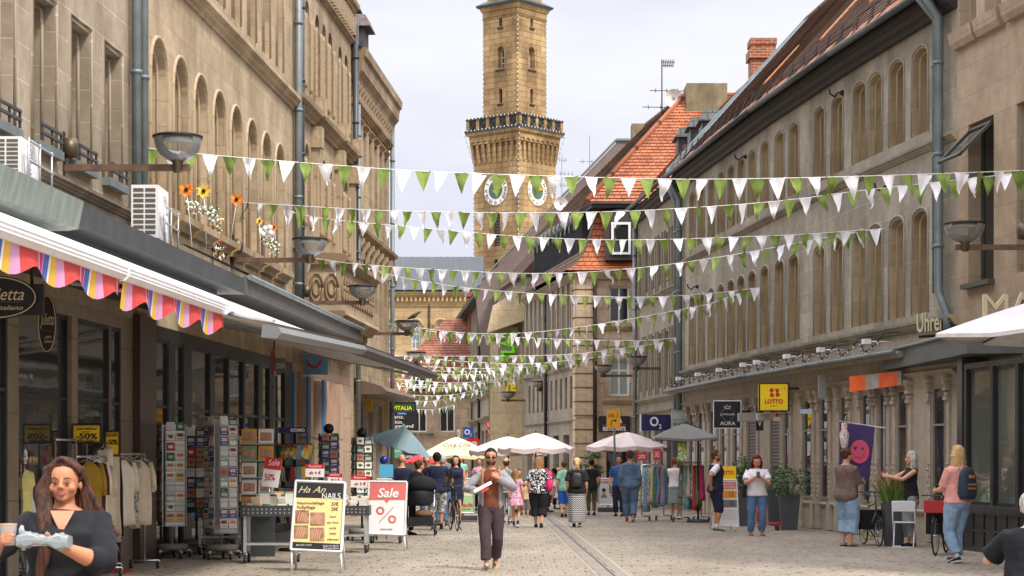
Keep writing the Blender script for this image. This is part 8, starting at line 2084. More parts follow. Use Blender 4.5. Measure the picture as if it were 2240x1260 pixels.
# magazine shelf
c = V(((562 - CX) / FPX * 32.9, 32.9, 0)); t = thing('magazine_shelf', 'sloping magazine shelf with animal calendars behind the near book cart', 'shelf', tuple(c)); mb = MB(); mb.box(c + V((0, .16, .95)), (.56, .05, 1.9)); mb.build('back_panel', M_DGREY, t)
for q in range(5):
 mb = MB(); mb.box(c + V((0, .08, .75 + q * .28)), (.54, .10, .015)); mb.build('ledge', M_ALU, t)
 for k in range(2): mb = MB(); M3 = Matrix.Rotation(-.2, 3, 'X'); mb.box(c + V((-.14 + k * .28, .09, .88 + q * .28)), (.25, .012, .24), 0, M3); mb.box(c + V((-.14 + k * .28, .082, .87 + q * .28)), (.19, .008, .14), 1, M3); mb.build('calendar', [(BK[5], BK[6], BK[6], BK[8])[(q + k) % 4], M_PH], label='calendar with animal photo on the sloping magazine shelf', cat='calendar', group='calendars on the magazine shelf')

# ------------------------------------------------------------ clothes
def rail(label, xa, xb, z, Y, Yb=None, group=None):
 a = V(((xa - CX) / FPX * Y, Y, z)); b_ = V(((xb - CX) / FPX * (Yb or Y), Yb or Y, z)); t = thing('clothes_rail', label, 'clothes rail', ((a.x + b_.x) / 2, (a.y + b_.y) / 2, 0), 0, group)
 mb = MB(); mb.tube([a, b_], .018, 8); mb.build('bar', M_CHROME, t)
 for p in (a, b_):
  mb = MB(); mb.tube([p, V((p.x, p.y, .12))], .016, 8); mb.tube([V((p.x - .22, p.y, .12)), V((p.x + .22, p.y, .12))], .018, 6); mb.build('upright', M_CHROME, t)
  for s_ in (-.2, .2): caster(t, V((p.x + s_, p.y, 0)), .05)
 return a, b_
def garment(p, w_, h_, rz, m_, label, group, kind=0):
 t = thing('garment', label, 'garment', (0, 0, 0), 0, group); mb = MB(); rg = []; n = 9; f0 = RND.uniform(0, 6)
 for k in range(n):
  q = k / (n - 1); ww = w_ / 2 * ((.25 + .75 * min(1, q * 6)) if kind == 0 else (.75 + .25 * q)) * (1 - .12 * math.sin(q * 3)); tt = .022 + .035 * min(1, q * 3)
  rg.append([V((math.cos(a) * ww * (1 + .05 * math.sin(q * 9 + f0)), math.sin(a) * tt * (1 + .5 * math.sin(a * 5 + f0)), -.07 - h_ * q + .012 * math.sin(a * 4 + f0) * q)) for a in [2 * math.pi * j / 18 for j in range(18)]])
 mb.loft(rg); mb.build('cloth', m_, t)
 if kind == 0:
  for s_ in (-1, 1): mb = MB(); mb.tube([V((s_ * w_ * .40, 0, -.10)), V((s_ * w_ * .50, .0, -.3)), V((s_ * w_ * .52, .01, -.52))], [.035, .045, .05], 8); mb.build('sleeve', m_, t)
 mb = MB(); mb.tube([V((0, 0, .03)), V((.02, 0, .015)), V((0, 0, -.02)), V((-w_ * .42, 0, -.09)), V((w_ * .42, 0, -.09)), V((0, 0, -.02))], .005, 4); mb.build('hanger', M_CHROME, t)
 t.location = p; t.rotation_euler = (0, 0, rz); return t
C_ECRU = cloth('ecru', 205, 190, 165, .1); C_CREAM = cloth('cream', 222, 212, 194, .06); C_MUST = cloth('mustard', 150, 118, 30); C_WINE = cloth('wine', 70, 30, 40); PRB = blotch('print_beige', [(.5, .44, .36), (.1, .1, .12), (.55, .5, .42), (.3, .26, .25)], 16)
GLf = 'garments on the fashion shop rails'
for i, (x, yt, Y, w_, h_, m_, kd, lb) in enumerate(((196, 1003, 26.6, .42, .75, C_MUST, 0, 'mustard shirt on the leftmost rail behind the near woman'), (207, 1003, 26.8, .4, .8, C_WINE, 0, 'wine red top next to the mustard shirt'), (213, 998, 27.1, .4, .9, C_CREAM, 0, 'cream ruffled top behind the near woman hair'), (225, 978, 28.4, .24, 1.15, C_ECRU, 1, 'ecru wide trousers, first of the hanging trousers'), (237, 975, 28.5, .24, 1.2, C_CREAM, 1, 'cream trousers hanging in the middle of the rail'), (249, 979, 28.7, .24, 1.2, C_ECRU, 1, 'ecru trousers hanging nearest to the black garment'), (257, 1000, 28.9, .2, 1.1, C_BLACK, 1, 'black garment between the trousers and the blouses'), (268, 1000, 29.0, .46, .95, C_CREAM, 0, 'cream striped blouse with wide sleeves right of the black garment'), (284, 1000, 29.2, .36, 1.0, PRB, 0, 'beige blouse with dark print'), (301, 1000, 29.3, .46, .95, C_ECRU, 0, 'light beige long blouse at the right end of the rail'), (243, 1085, 28.8, .34, .62, PRB, 1, 'low hanging beige printed skirt'), (218, 1010, 27.6, .5, .8, C_ECRU, 0, 'ecru dress hung in front of the rails'), (310, 1004, 29.6, .4, .9, C_CREAM, 0, 'cream blouse last on the right rail'))):
 garment(P(x, yt - 4, Y), w_, h_, rad(RND.uniform(20, 60)), m_, lb, GLf, kd)
rail('chrome clothes rail with trousers and blouses in front of the fashion shop', 232, 316, P(0, 993, 29).z, 28.6, 29.5); rail('low chrome clothes rail behind the near woman', 165, 232, P(0, 999, 27).z, 26.4, 27.6)
rail('taller chrome rail with many empty hangers', 120, 165, P(0, 962, 26.5).z, 26.2, 26.8)
RG = 'garments on the right clothes rails'
pats = [blotch('dress_a', [rgb(225, 220, 200), rgb(60, 130, 190), rgb(230, 190, 60), rgb(240, 240, 235)], 18), cloth('dgreen', 90, 130, 60), blotch('dress_b', [rgb(200, 190, 165), rgb(120, 110, 90), rgb(215, 205, 180)], 16), cloth('dblue', 90, 130, 175), cloth('dred', 170, 45, 50), C_ECRU, cloth('dteal', 110, 160, 160), cloth('dpink', 190, 60, 110), C_LJEAN, C_GREY, cloth('dolive', 110, 110, 70)]
nm_ = ['blue white flowered', 'leaf green', 'beige patterned', 'mid blue', 'deep red', 'ecru', 'teal grey', 'magenta', 'light denim', 'plain grey', 'olive']
rail('right clothes rail beside the man in the tracksuit', 1404, 1452, P(0, 1017, 52).z, 51.5, 52.0); rail('far right clothes rail behind the woman in the denim skirt', 1490, 1534, P(0, 1012, 51).z, 50.5, 51)
k = 0
for i in range(13):
 x = 1406 + i * 3.8; garment(P(x, 1017, 51.6), .34, RND.uniform(.85, 1.15), rad(RND.uniform(35, 70)), pats[(0, 0, 8, 6, 2, 2, 5, 1, 3, 3, 6, 4, 8)[i]], '%s dress, %s on the right clothes rail' % (nm_[(0, 0, 8, 6, 2, 2, 5, 1, 3, 3, 6, 4, 8)[i]], ('first', 'second', 'third', 'fourth', 'fifth', 'sixth', 'seventh', 'eighth', 'ninth', 'tenth', 'eleventh', 'twelfth', 'last')[i]), RG, 1)
for i in range(11):
 x = 1492 + i * 4; j = (9, 10, 2, 6, 5, 10, 2, 7, 4, 1, 7)[i]; garment(P(x, 1012, 50.6), .34, RND.uniform(.8, 1.15), rad(RND.uniform(35, 70)), pats[j], '%s garment, %s on the far right rail' % (nm_[j], ('first', 'second', 'third', 'fourth', 'fifth', 'sixth', 'seventh', 'eighth', 'ninth', 'tenth', 'last')[i]), RG, 1)
garment(P(1493, 960, 50), .3, .48, .1, blotch('dress_y', [rgb(235, 225, 90), rgb(120, 170, 90), rgb(240, 240, 220)], 14), 'yellow green flowered dress hanging from the grey stall parasol', RG, 1)
# mannequin in the door
c = V(((66 - CX) / FPX * 25.8 - .12, 25.8, 0)); A = person('headless white mannequin in pale yellow dress in the fashion shop door', 0, 0, 1.78, 60, .9, 'light', ('bald', ''), (cloth('pale_yellow', 225, 215, 140, .08), .5, .45, .015), None, ('skirt', MATS['cloth_pale_yellow'], .25, .012, .12), pos=c, female=True, name='mannequin', vox=.014); A['root']['category'] = 'mannequin'
A['root'].children[0].data.materials[0] = M_WHITE

# ------------------------------------------------------------ parasols
M_PRI = mat('parasol_rose', rgb(222, 205, 200), .9, 0, .04, 3); M_PCR = mat('parasol_cream', rgb(232, 215, 170), .9, 0, .04, 3)
def parasol(label, x, Y, r, ze, zt, m, n=8, drop=.14, tilt=0.0, rot=0.0, pole=M_IRON, px=None, ybase=None):
 c = V(((x - CX) / FPX * Y, Y, 0)); pc = c if px is None else V(((px - CX) / FPX * Y, Y, 0)); t = thing('parasol', label, 'parasol', tuple(pc)); T = Matrix.Rotation(rad(tilt), 3, 'Y'); top = c + V((0, 0, zt))
 def q(f, a, dz=0): return top + T @ V((math.cos(a) * r * f, math.sin(a) * r * f, -(zt - ze) * (f ** 1.25) + dz))
 mb = MB(); A = [2 * math.pi * (k + rot) / n for k in range(n)]
 for k in range(n):
  a, b_ = A[k], A[(k + 1) % n]
  for j in range(5):
   f0, f1 = j / 5, (j + 1) / 5
   for s0, s1 in ((0, .5), (.5, 1)):
    g = lambda f, s_: q(f, a).lerp(q(f, b_), s_) - V((0, 0, .05 * f * math.sin(math.pi * s_)))
    mb.face([g(f0, s0), g(f1, s0), g(f1, s1), g(f0, s1)], 0, None, False)
  if drop:
   e0, e1 = q(1, a), q(1, b_); m_ = e0.lerp(e1, .5) - V((0, 0, .05)); d = V((0, 0, -drop))
   mb.face([e0, m_, m_ + d, e0 + d * .9]); mb.face([m_, e1, e1 + d * .9, m_ + d])
 mb.build('canopy', m, t)
 mb = MB(); [mb.tube([q(.05, a, -.03), q(1, a, -.02)], .012, 4) for a in A]; mb.build('ribs', M_IRON, t)
 mb = MB(); mb.tube([pc, V((pc.x, pc.y, min(zt - .1, ze + .3)))] + [top + V((0, 0, .06))], .025, 8); mb.build('pole', pole, t)
 mb = MB(); mb.lathe([(0, 0), (.3, 0), (.28, .07), (0, .09)], pc, 14); mb.build('base', M_DGREY, t); return q
parasol('pale rose parasol over the cafe tables, left one of the adjoining pair', 1112, 60, 1.22, 1.86, 2.28, M_PRI, rot=.3)
parasol('pale rose parasol over the cafe tables, right one of the adjoining pair', 1172, 58, 1.12, 1.92, 2.36, M_PRI, rot=.1)
parasol('pale rose parasol before the ristorante entrance', 1372, 64, 1.35, 2.0, 2.46, M_PRI, rot=.2)
q_ = parasol('cream parasol with dark cola script in the middle of the street', 998, 64, 1.3, 1.72, 2.3, M_PCR, n=6, drop=.1, rot=.5)
t = bpy.data.objects['parasol.003']; mb = MB(); put_text(mb, 'Coca-Cola', q_(.62, -math.pi / 2 + .05) + V((0, -.04, .06)), (1, .0, 0), (0, .75, .65), h=.19, w=.86, shear=.4, bold=.015); mb.build('lettering', I_K, t)
parasol('teal grey tilted parasol beside the black health shop sign', 886, 46, .78, 1.85, 2.34, mat('parasol_teal', rgb(120, 145, 150), .8, 0, .05, 3), drop=0, tilt=17, px=850, pole=M_ALU)
parasol('small red parasol behind the bald man', 930, 72, .75, 1.5, 1.82, mat('parasol_red', rgb(200, 40, 50), .8), drop=.05)
parasol('dark grey stall parasol over the clothes rails', 1497, 50.5, 1.1, 2.15, 2.5, mat('parasol_grey', rgb(120, 118, 112), .85, 0, .05, 3), n=4, drop=.06, rot=.5, px=1527, pole=M_BLACK)
parasol('large white parasol reaching in at right edge below the cream letters', 2398, 28.5, 2.3, 3.42, 4.1, mat('parasol_white', (.62, .59, .58), .9), n=6, drop=.06, rot=0, pole=M_WMETAL)
# cafe tables
for i, (x, Y) in enumerate(((1196, 60), (1226, 63), (1142, 62))):
 c = V(((x - CX) / FPX * Y, Y, 0)); t = thing('cafe_table', 'cafe table under the rose parasols, %s of three' % ('left', 'right', 'middle')[(1, 2, 0)[i] - 0 if False else (2, 1, 0)[i]], 'table', tuple(c), 0, None); mb = MB(); mb.lathe([(0, .71), (.36, .71), (.36, .75), (0, .75)], c, 16); mb.build('table_top', M_DARKWOOD, t); mb = MB(); mb.tube([c, c + V((0, 0, .71))], .03, 6); mb.lathe([(0, 0), (.22, 0), (.2, .04), (0, .05)], c, 12); mb.build('leg', M_IRON, t)

# ------------------------------------------------------------ planters and shrubs
def leaves(mb, c, rx, ry, rz, n, s, m=3, up=.0):
 for i in range(n):
  while True:
   p = V((RND.uniform(-1, 1), RND.uniform(-1, 1), RND.uniform(-1, 1)))
   if .25 < p.length < 1: break
  k = noise.noise(p * 2.2 + c) ; 
  if k < -.12: continue
  p = V((p.x * rx, p.y * ry, p.z * rz)) * (1 + .25 * k) + c; a = V((RND.gauss(0, 1), RND.gauss(0, 1), RND.gauss(0, .6) + up)).normalized(); b_ = a.orthogonal().normalized(); ss = s * RND.uniform(.6, 1.3)
  mb.face([p - a * ss, p + b_ * ss * .4, p + a * ss, p - b_ * ss * .4], RND.randrange(m))
LEAF = [mat('leaf_dark', rgb(42, 58, 34), .6, 0, .3, 5), mat('leaf_mid', rgb(68, 88, 46), .6, 0, .3, 5), mat('leaf_light', rgb(100, 122, 62), .6, 0, .3, 5)]
def planter(label, x, y, w_, h_, m=None):
 c = G(x, y); c.y += w_ / 2; t = thing('planter', label, 'planter', tuple(c)); mb = MB(); f_ = lambda k, z: [c + V((sx * w_ / 2 * k, sy * w_ / 2 * k, z)) for sx, sy in ((-1, -1), (1, -1), (1, 1), (-1, 1))]
 mb.loft([f_(.72, 0), f_(1.0, h_), f_(.9, h_), f_(.88, h_ - .06)], 0, True, False); mb.build('pot', m or mat('planter_grey', rgb(74, 76, 78), .6, 0, .12, 4), t); mb = MB(); mb.face(f_(.89, h_ - .05)); mb.build('soil', M_RUBBER, t); return c, t
def shrub(label, c, h0, rx, rz, n=900, s=.045):
 t = thing('shrub', label, 'shrub', (c.x, c.y, h0)); mb = MB()
 for k in range(5): mb.tube([c + V((0, 0, h0 - .05)), c + V((RND.uniform(-.5, .5) * rx, RND.uniform(-.5, .5) * rx, h0 + rz * RND.uniform(.6, 1.3)))], [.015, .005], 5)
 mb.build('stem', M_DARKWOOD, t); mb = MB(); leaves(mb, c + V((0, 0, h0 + rz * .85)), rx, rx, rz, n, s); mb.build('foliage', LEAF, t)
for i, (x, y, w_, h_, rx, rz, d) in enumerate(((1729, 1160, .46, .82, .52, .36, 'frontmost tall'), (1699, 1150, .42, .88, .34, .32, 'second tall'), (1624, 1151, .34, .80, .24, .50, 'leftmost tall'), (1639, 1144, .32, .82, .26, .38, 'rear left tall'), (1833, 1132, .3, .70, .16, .16, 'small'))):
 c, t = planter('%s tapered grey planter by the shopfront' % d, x, y, w_, h_); shrub('dark green shrub in the %s tapered planter' % d, c, h_ - .05, rx, rz, 1200 if i < 4 else 300)
c, t = planter('square grey planter with ornamental grass between the two women at right', 1960, 1195, .42, .80); t = thing('ornamental_grass', 'upright green grass with red tips in the square planter', 'plant', (c.x, c.y, .75)); mb = MB()
for i in range(420):
 a = RND.uniform(0, 6.28); r0 = RND.uniform(0, .17); b0 = c + V((math.cos(a) * r0, math.sin(a) * r0, .74)); l = RND.uniform(.3, .62); o = RND.uniform(.05, .42) * (r0 / .17); tp = b0 + V((math.cos(a) * o, math.sin(a) * o, l)); md = b0.lerp(tp, .6) + V((0, 0, .05)); s_ = V((.006, 0, 0)); mb.face([b0 - s_, b0 + s_, md + s_, md - s_], RND.choice((0, 0, 1))); mb.face([md - s_, md + s_, tp], RND.choice((1, 2, 2)))
mb.build('blades', [mat('grass_green', rgb(88, 116, 44), .6, 0, .2, 5), mat('grass_light', rgb(140, 160, 70), .6), mat('grass_red', rgb(120, 45, 40), .6)], t)
for i, (x, y, rx, rz, d) in enumerate(((1287, 1012, .22, .4, 'climbing plant on the sandstone corner left of the ristorante door'), (1308, 1030, .2, .24, 'bright green hanging plant beside the ristorante door'), (1304, 996, .22, .14, 'flowering window box plant on the corner lamp'), (1268, 1030, .1, .4, 'pale bushy plant behind the zigzag skirt woman'))):
 p = P(x, y, 72); t = thing('pot_plant', d, 'plant', tuple(p - V((0, 0, rz + .25)))); mb = MB(); leaves(mb, p, rx, rx, rz, 350, .05); mb.build('foliage', LEAF, t); mb = MB(); mb.lathe([(.08, 0), (.13, .25), (.12, .25), (0, .23)], p - V((0, 0, rz + .2)), 10); mb.build('pot', flat('pot_straw', 170, 140, 95), t)
 mb = MB(); mb.tube([V((p.x, p.y, 0)), p], .012, 5); mb.build('stem', M_DARKWOOD, t)

# ------------------------------------------------------------ bicycles, pram, chairs
def wheel(c, ax, r, t, rim=.016, m=0):
 ax = ax.normalized(); u = V((0, 0, 1)); v = ax.cross(u); mb = MB(); ring = [c + u * (r * math.cos(a)) + v * (r * math.sin(a)) for a in [2 * math.pi * j / 24 for j in range(25)]]
 mb.tube(ring, rim, 6, 0); mb.tube([c + (p - c) * .93 for p in ring], rim * .5, 4, 1)
 for j in range(0, 24, 2): mb.tube([c, c + (ring[j] - c) * .93], .0025, 3, 1)
 mb.tube([c - ax * .04, c + ax * .04], .018, 6, 1); mb.build('wheel', [M_RUBBER, M_ALU], t)
def bicycle(label, x, y, ang, m, r=.34, basket=None, wb=1.05):
 c = G(x, y); t = thing('bicycle', label, 'bicycle', tuple(c)); d = V((math.cos(rad(ang)), math.sin(rad(ang)), 0)); s = V((-d.y, d.x, 0)); f = lambda a, z, o=0: c + d * a + s * o + V((0, 0, z))
 for a in (-wb / 2, wb / 2): wheel(f(a, r), s, r - .015, t)
 mb = MB(); h = wb / 2; bb = f(-.08, .30); st = f(-.22, .78); hd_ = f(h - .22, .80); hl = f(h - .18, .64)
 for a, b_ in ((bb, st), (bb, hl), (st.lerp(bb, .12), hd_), (bb, f(-h, r)), (st.lerp(bb, .2), f(-h, r))): mb.tube([a, b_], .019, 6)
 mb.build('frame', m, t); mb = MB(); mb.tube([hd_ + V((0, 0, .08)), hl, f(h, r)], .016, 6); mb.tube([hd_ + V((0, 0, .1)), f(h - .26, .98)], .014, 6); mb.tube([f(h - .34, 1.0, -.29), f(h - .24, 1.0, -.14), f(h - .24, 1.0, .14), f(h - .34, 1.0, .29)], .013, 6); mb.build('handlebar', M_BLACK, t)
 mb = MB(); mb.tube([st, f(-.25, .93)], .014, 6, 0); mb.tube([f(-.38, .95), f(-.25, .965), f(-.08, .94)], [.065, .05, .02], 8, 0, flat=.45); mb.build('saddle', M_BLACK, t)
 mb = MB(); mb.tube([bb + s * .06, f(.07, .22, .1)], .01, 5); mb.tube([bb - s * .06, f(-.22, .38, -.1)], .01, 5); mb.lathe([(.09, -.004), (.09, .004)], bb + s * .05, 14, axis='X' if abs(s.x) > .7 else 'Y'); mb.build('crank', M_BLACK, t)
 mb = MB(); mb.tube([f(-.1, .28), f(-.02, 0, .18)], .011, 5); mb.build('kickstand', M_BLACK, t); mb = MB()
 for a in (-h, h): mb.tube([f(a + (r + .03) * math.sin(q), r + (r + .03) * math.cos(q)) for q in [-1.5 + .25 * k for k in range(11)]], .018, 5, flat=.4)
 mb.build('mudguard', M_BLACK, t)
 if basket: mb = MB(); k = f(h + .0, .72); mb.prism([k - s * .17 - d * .12, k + s * .17 - d * .12, k + s * .17 + d * .13, k - s * .17 + d * .13], (0, 0, .2)); mb.build('basket', basket, t)
 return t, f
bicycle('black city bicycle standing in the street behind the pram', 993, 1160, -80, M_BLACK)
tg, f_ = bicycle('green folding bicycle with black side bags before the purple flag', 1906, 1193, -83, flat('bike_green', 110, 140, 85), .26, wb=.95)
mb = MB(); mb.obox(f_(-.35, .30, -.30), f_(-.35, .30, .30) - f_(-.35, .30, -.30), f_(.05, .3) - f_(-.35, .3), V((0, 0, .36))); mb.build('side_bag', C_BLACK, tg)
tg, f_ = bicycle('black cargo bicycle with red basket left of the blonde woman', 2058, 1212, 248, M_BLACK, .33, flat('basket_red', 170, 25, 35)); mb = MB(); mb.obox(f_(-.1, .35, -.2), f_(-.1, .35, .2) - f_(-.1, .35, -.2), f_(.3, .35) - f_(-.1, .35), V((0, 0, .42))); mb.build('side_bag', C_BLACK, tg)
# pram
c = G(921, 1171); t = thing('pram', 'black pram with folded hood and loaded basket pushed by the mother', 'pram', tuple(c)); mb = MB()
for k in (0,): mb.loft([[c + V((math.cos(a) * .27 * f0, .12 + math.sin(a) * .30 * f0, z)) for a in [2 * math.pi * j / 18 for j in range(18)]] for z, f0 in ((.62, .7), (.7, .95), (.9, 1.05), (.98, 1.0))])
mb.build('carrycot', mat('pram_navy', rgb(30, 32, 42), .7, 0, .2, 8), t); mb = MB(); mb.loft([[c + V((.02 + math.cos(a) * .30 * f0, .1 + math.sin(a) * .30 * f0, z)) for a in [2 * math.pi * j / 18 for j in range(18)]] for z, f0 in ((.96, 1), (1.06, 1.05), (1.15, .92), (1.22, .62), (1.25, .2))]); mb.build('hood', C_DBLK, t)
mb = MB(); mb.box(c + V((0, .1, .30)), (.52, .5, .18)); mb.build('basket', M_BLACK, t); mb = MB(); mb.ball(c + V((.05, .05, .45)), .2, 0, 10, 6, (1, .9, .5)); mb.build('bag', cloth('pram_bag', 110, 80, 55), t); mb = MB()
for s_ in (-.27, .27): mb.tube([c + V((s_, -.12, .1)), c + V((s_, .1, .55)), c + V((s_, .35, .95)), c + V((s_, .42, 1.02))], .013, 6); mb.tube([c + V((s_, .35, .12)), c + V((s_, 0, .62))], .013, 6)
mb.tube([c + V((-.27, .42, 1.02)), c + V((.27, .42, 1.02))], .016, 6); mb.tube([c + V((-.3, -.12, .2)), c + V((.3, -.12, .2))], .016, 6); mb.build('chassis', M_CHROME, t)
for s_ in (-.3, .3):
 for y_, r in ((-.12, .13), (.4, .16)): wheel(c + V((s_, y_, r)), V((1, 0, 0)), r - .02, t, .022)
def fchair(label, x, y, rz, m):
 c = G(x, y); t = thing('folding_chair', label, 'chair', tuple(c)); Q = Matrix.Rotation(rad(rz), 3, 'Z'); f = lambda a, b_, z: c + Q @ V((a, b_, z)); mb = MB()
 for s_ in (-.2, .2): mb.tube([f(s_, -.24, .01), f(s_, .1, .5), f(s_, .2, .84)], .012, 6); mb.tube([f(s_ * .9, .24, .01), f(s_ * .9, -.16, .46)], .012, 6)
 for y_, z in ((-.24, .01), (.24, .01), (.2, .84)): mb.tube([f(-.2, y_, z), f(.2, y_, z)], .012, 6)
 mb.build('frame', m, t); mb = MB(); mb.prism([f(-.19, -.18, .45), f(.19, -.18, .45), f(.19, .17, .45), f(-.19, .17, .45)], (0, 0, .018)); mb.build('seat', m, t)
 mb = MB(); mb.prism([f(-.2, .17, .66), f(.2, .17, .66), f(.2, .205, .84), f(-.2, .205, .84)], Q @ V((0, .016, 0))); mb.build('backrest', m, t)
fchair('white folding chair standing empty before the grass planter', 1978, 1197, 165, M_WMETAL); MY = flat('chair_yellow', 210, 175, 25)
fchair('yellow folding chair behind the person in the taupe tee', 1876, 1180, 60, MY); fchair('second yellow folding chair close to the shop wall', 1890, 1168, 80, MY)
c = G(1672, 1161); t = thing('hand_cart', 'low red hand cart behind the woman with the phone', 'cart', tuple(c)); mb = MB(); mb.box(c + V((.12, .2, .16)), (.5, .3, .03)); mb.box(c + V((.35, .2, .08)), (.03, .3, .16)); mb.tube([c + V((-.1, .3, .16)), c + V((-.12, .35, .62))], .02, 6); mb.build('frame', I_R, t); [caster(t, c + V((dx, dy, 0)), .05) for dx in (-.08, .3) for dy in (.1, .3)]
c = G(1113, 1148); t = thing('scooter', 'small child scooter beside the girl in the pink dress', 'scooter', tuple(c)); wheel(c + V((0, 0, .09)), V((1, 0, 0)), .08, t, .015); wheel(c + V((0, .5, .09)), V((1, 0, 0)), .08, t, .015); mb = MB(); mb.box(c + V((0, .25, .09)), (.09, .42, .02)); mb.tube([c + V((0, 0, .1)), c + V((0, .06, .8))], .015, 6); mb.tube([c + V((-.15, .06, .8)), c + V((.15, .06, .8))], .014, 6); mb.build('frame', M_WMETAL, t)

# ------------------------------------------------------------ air conditioners, flowers, aerials
def aircon(label, x0, x1, y0, y1, Y):
 a, b_ = P(x0, y1, Y), P(x1, y0, Y); t = thing('air_conditioner', label, 'air conditioner', tuple(a)); w_, h_ = b_.x - a.x, b_.z - a.z; mb = MB(); mb.box2(a, b_ + V((0, .85, 0))); mb.build('casing', M_WHITE, t); mb = MB()
 for i in range(9):
  for k in range(2): z = a.z + h_ * (.07 + .1 * i); xx = a.x + w_ * (.08 + .44 * k); mb.box2((xx, Y - .006, z), (xx + w_ * .38, Y + .002, z + h_ * .065))
 mb.build('grille', flat('grille_dark', 90, 82, 72), t); mb = MB(); cc = V((b_.x + .012, Y + .4, (a.z + b_.z) / 2))
 for r in (.27, .22, .17, .12, .07): mb.tube([cc + V((0, r * math.cos(q), r * math.sin(q))) for q in [2 * math.pi * j / 20 for j in range(21)]], .009, 4)
 mb.build('fan_guard', M_WMETAL, t); mb = MB()
 for z in (a.z + .02, a.z + .25): mb.tube([V((b_.x + .1, Y - .05, z + .2)), V((b_.x + .1, Y + 1.2, z + .2))], .014, 5)
 for yy_ in (Y - .05, Y + .5, Y + 1.1): mb.tube([V((b_.x + .1, yy_, a.z - .1)), V((b_.x + .1, yy_, a.z + .48))], .014, 5)
 mb.build('guard_rail', M_ALU, t)
aircon('white air conditioner at left edge above the green grey canopy', -20, 46, 298, 392, 23.0); aircon('white air conditioner with grey rail on the dark canopy', 287, 346, 404, 520, 28.3)
for k, (x, y, cs, lb, sx, sy) in enumerate(((408, 415, 'or', 'orange gerbera decoration on a stick nearest the air conditioner', 420, 540), (446, 418, 'ye', 'yellow flower decoration with blue ribbon on a stick', 452, 548), (518, 436, 'or', 'single orange gerbera with curved wire above the wall lamp', 506, 520), (600, 497, 'or', 'small orange flower at the far flower window', 604, 560), (568, 484, 'ye', 'small yellow flower above the white puffs', 570, 580))):
 Y = 7.8 / ((1120 - x) / FPX + .062) - 1.2; p = P(x, y, Y); t = thing('flower_decoration', lb, 'flower', tuple(P(sx, sy, Y))); mb = MB(); R_ = .15 if k < 3 else .09
 for j in range(22): a = j * 2.4; d = V((math.cos(a), -.3, math.sin(a))).normalized(); n_ = V((-math.sin(a), 0, math.cos(a))) * R_ * .16; rr = R_ * (1 - .35 * (j % 3) / 2); mb.face([p + d * .02, p + d * rr * .6 + n_, p + d * rr, p + d * rr * .6 - n_], j % 2)
 mb.ball(p + V((0, -.03, 0)), R_ * .25, 2, 8, 5); mb.build('petals', [flat('petal_' + cs, *((235, 110, 40) if cs == 'or' else (240, 190, 30))), flat('petal2_' + cs, *((245, 160, 50) if cs == 'or' else (250, 215, 90))), M_BROW], t); arm(t, [p, P((x + sx) / 2, (y + sy) / 2 - 4, Y), P(sx, sy, Y)], .007, M_WHITE, 'stick')
WB = [I_W, flat('blossom_pale', 240, 235, 210), flat('blossom_orange', 225, 110, 50), LEAF[2], flat('blossom_red', 190, 50, 60)]
for pts, lb in ((((412, 448), (424, 452), (462, 465), (474, 478)), 'white blossom garland along the first flower window'), (((476, 490), (474, 520), (476, 550), (480, 566)), 'hanging garland with orange and red blossoms beside the downpipe window'), (((550, 505), (575, 515), (592, 530), (606, 552)), 'white puff flowers and blossoms on the second flower window')):
 Y = 7.8 / ((1120 - pts[1][0]) / FPX + .062) - .45; t = thing('garland', lb, 'garland', tuple(P(*pts[-1], Y))); mb = MB(); W_ = [P(x, y, Y) for x, y in pts]
 for a, b_ in zip(W_[:-1], W_[1:]):
  for j in range(60): p = a.lerp(b_, RND.random()) + V((RND.gauss(0, .05), RND.gauss(0, .05), RND.gauss(0, .06))); mb.ball(p, RND.uniform(.012, .03), RND.choice((0, 0, 1, 3, 3, 4 if 'orange' in lb else 0, 2 if 'orange' in lb else 1)), 5, 3)
 if 'puff' in lb: [mb.ball(P(x, y, Y - .1), .06, 0, 8, 6) for x, y in ((568, 505), (580, 500), (590, 498), (592, 510), (575, 512))]
 mb.tube(W_, .01, 4, 3); mb.build('blossoms', WB, t)
def aerial(label, x, y0, y1, Y, bars, dish=None):
 t = thing('aerial', label, 'aerial', tuple(P(x, y1, Y))); mb = MB(); mb.tube([P(x, y1, Y), P(x, y0, Y)], .03 if Y < 90 else .014, 5); mb.build('mast', M_RUST, t); mb = MB()
 for bx0, bx1, by, n in bars:
  mb.tube([P(bx0, by, Y), P(bx1, by + 1, Y)], .016 if Y < 90 else .009, 4)
  for k in range(n): xx = bx0 + (bx1 - bx0) * (k + .5) / n; mb.tube([P(xx, by, Y) + V((0, -.3, -.1)), P(xx, by, Y) + V((0, .3, .1))], .01, 4); mb.tube([P(xx, by - 5, Y), P(xx, by + 5, Y)], .01, 4)
 mb.build('elements', M_IRON, t)
aerial('tall roof aerial with grid head left of the concrete chimney', 1448, 130, 250, 80.5, ((1446, 1476, 135, 8), (1447, 1474, 143, 7), (1422, 1495, 198, 3), (1405, 1458, 234, 2)))
aerial('thin distant aerial in the middle of the sky', 1290, 296, 375, 100, ((1265, 1305, 353, 2),)); aerial('dark lattice aerial beside the tower right edge', 1229, 336, 440, 120, ((1222, 1240, 350, 4), (1222, 1256, 380, 4), (1223, 1245, 405, 3)))
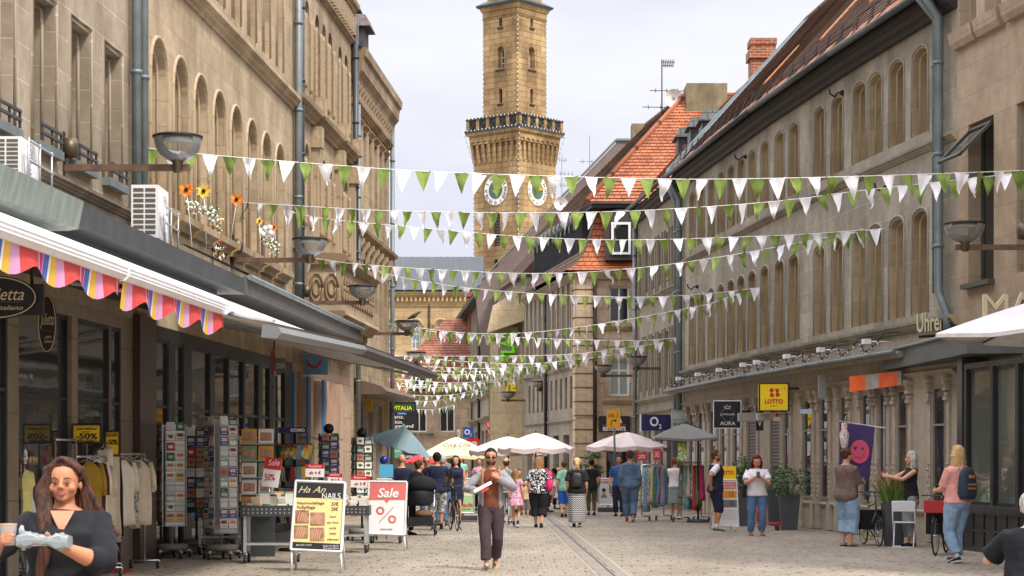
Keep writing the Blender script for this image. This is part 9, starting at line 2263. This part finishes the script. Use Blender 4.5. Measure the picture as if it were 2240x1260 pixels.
def dish(label, x, y, r, Y):
 c = P(x, y, Y); t = thing('satellite_dish', label, 'satellite dish', tuple(c)); mb = MB(); mb.lathe([(r, -.12 * r / .4), (r * .7, -.02), (r * .35, .03), (0, .05), (0, .08), (r * .7, .01), (r * 1.01, -.1 * r / .4)], c, 20, axis='Y'); mb.build('dish', flat('dish_white', 225, 220, 215), t); arm(t, [c + V((0, .05, 0)), c + V((.0, .1, -r * 1.4))], .03, M_ZINC, 'mast')
dish('round white satellite dish beside the concrete chimney', 1474, 216, .38, 80.3); dish('small white satellite dish at the foot of the fire wall', 1227, 446, .32, 92)
# bulbs strung along the right shop canopy
t = thing('string_lights', 'zigzag strings of clear bulbs with white floodlights along the right canopy', 'string lights', tuple(FR[1].pt(0, 3.8, .5))); cb = MB(); bu = MB(); bu.ball((0, 0, 0), .042, 0, 7, 5); bo = bu.build('bulb', glass('bulb_glass', (.5, .5, .48), .5)); BD = bo.data; bpy.data.objects.remove(bo)
for f in FR:
 n = int(f.len / 1.35)
 for i in range(n):
  u0, u1 = f.len * i / n, f.len * (i + 1) / n
  if f is FR[0] and u0 < 1.8: continue
  a, m_, b_ = f.pt(u0, 4.12, .35), f.pt((u0 + u1) / 2, 3.80, .5), f.pt(u1, 4.12, .35); cb.tube([a, a.lerp(m_, .5) + V((0, 0, -.06)), m_, m_.lerp(b_, .5) + V((0, 0, -.06)), b_], .012, 4); cb.tube([f.pt(u0, 4.16, .02), f.pt(u0, 4.14, .42)], .008, 4)
  for q in (.15, .3, .45, .6, .75, .9): p = (a.lerp(m_, q * 2) if q < .5 else m_.lerp(b_, q * 2 - 1)) + V((0, 0, -.09)); bo = bpy.data.objects.new('bulb', BD); COL.objects.link(bo); bo.parent = t; bo.location = p - t.location - V((0, 0, .042)); cb.tube([p + V((0, 0, .03)), p + V((0, 0, .09))], .02, 5)
  if i % 2 == 0: fl_ = MB(); p = f.pt(u0 + .3, 3.98, .62); fl_.box(p, (.22, .13, .10), rz=f.rz); fl_.tube([p, f.pt(u0 + .3, 3.98, .02)], .014, 5); fl_.build('floodlight', M_WMETAL, t)
cb.build('cable', M_BLACK, t); 
for x, y, w_, d_ in ((245, 1252, .5, .5),): c = G(x, y); mb = MB(); mb.box(c + V((0, 0, .012)), (w_, d_, .015)); mb.build('door_mat', I_R, label='small red mat on the paving behind the near woman', cat='mat')

dups = {k: v for k, v in LABELS.items() if len(v) > 1}
for k, v in dups.items(): print("DUPLABEL", k, v[:3])
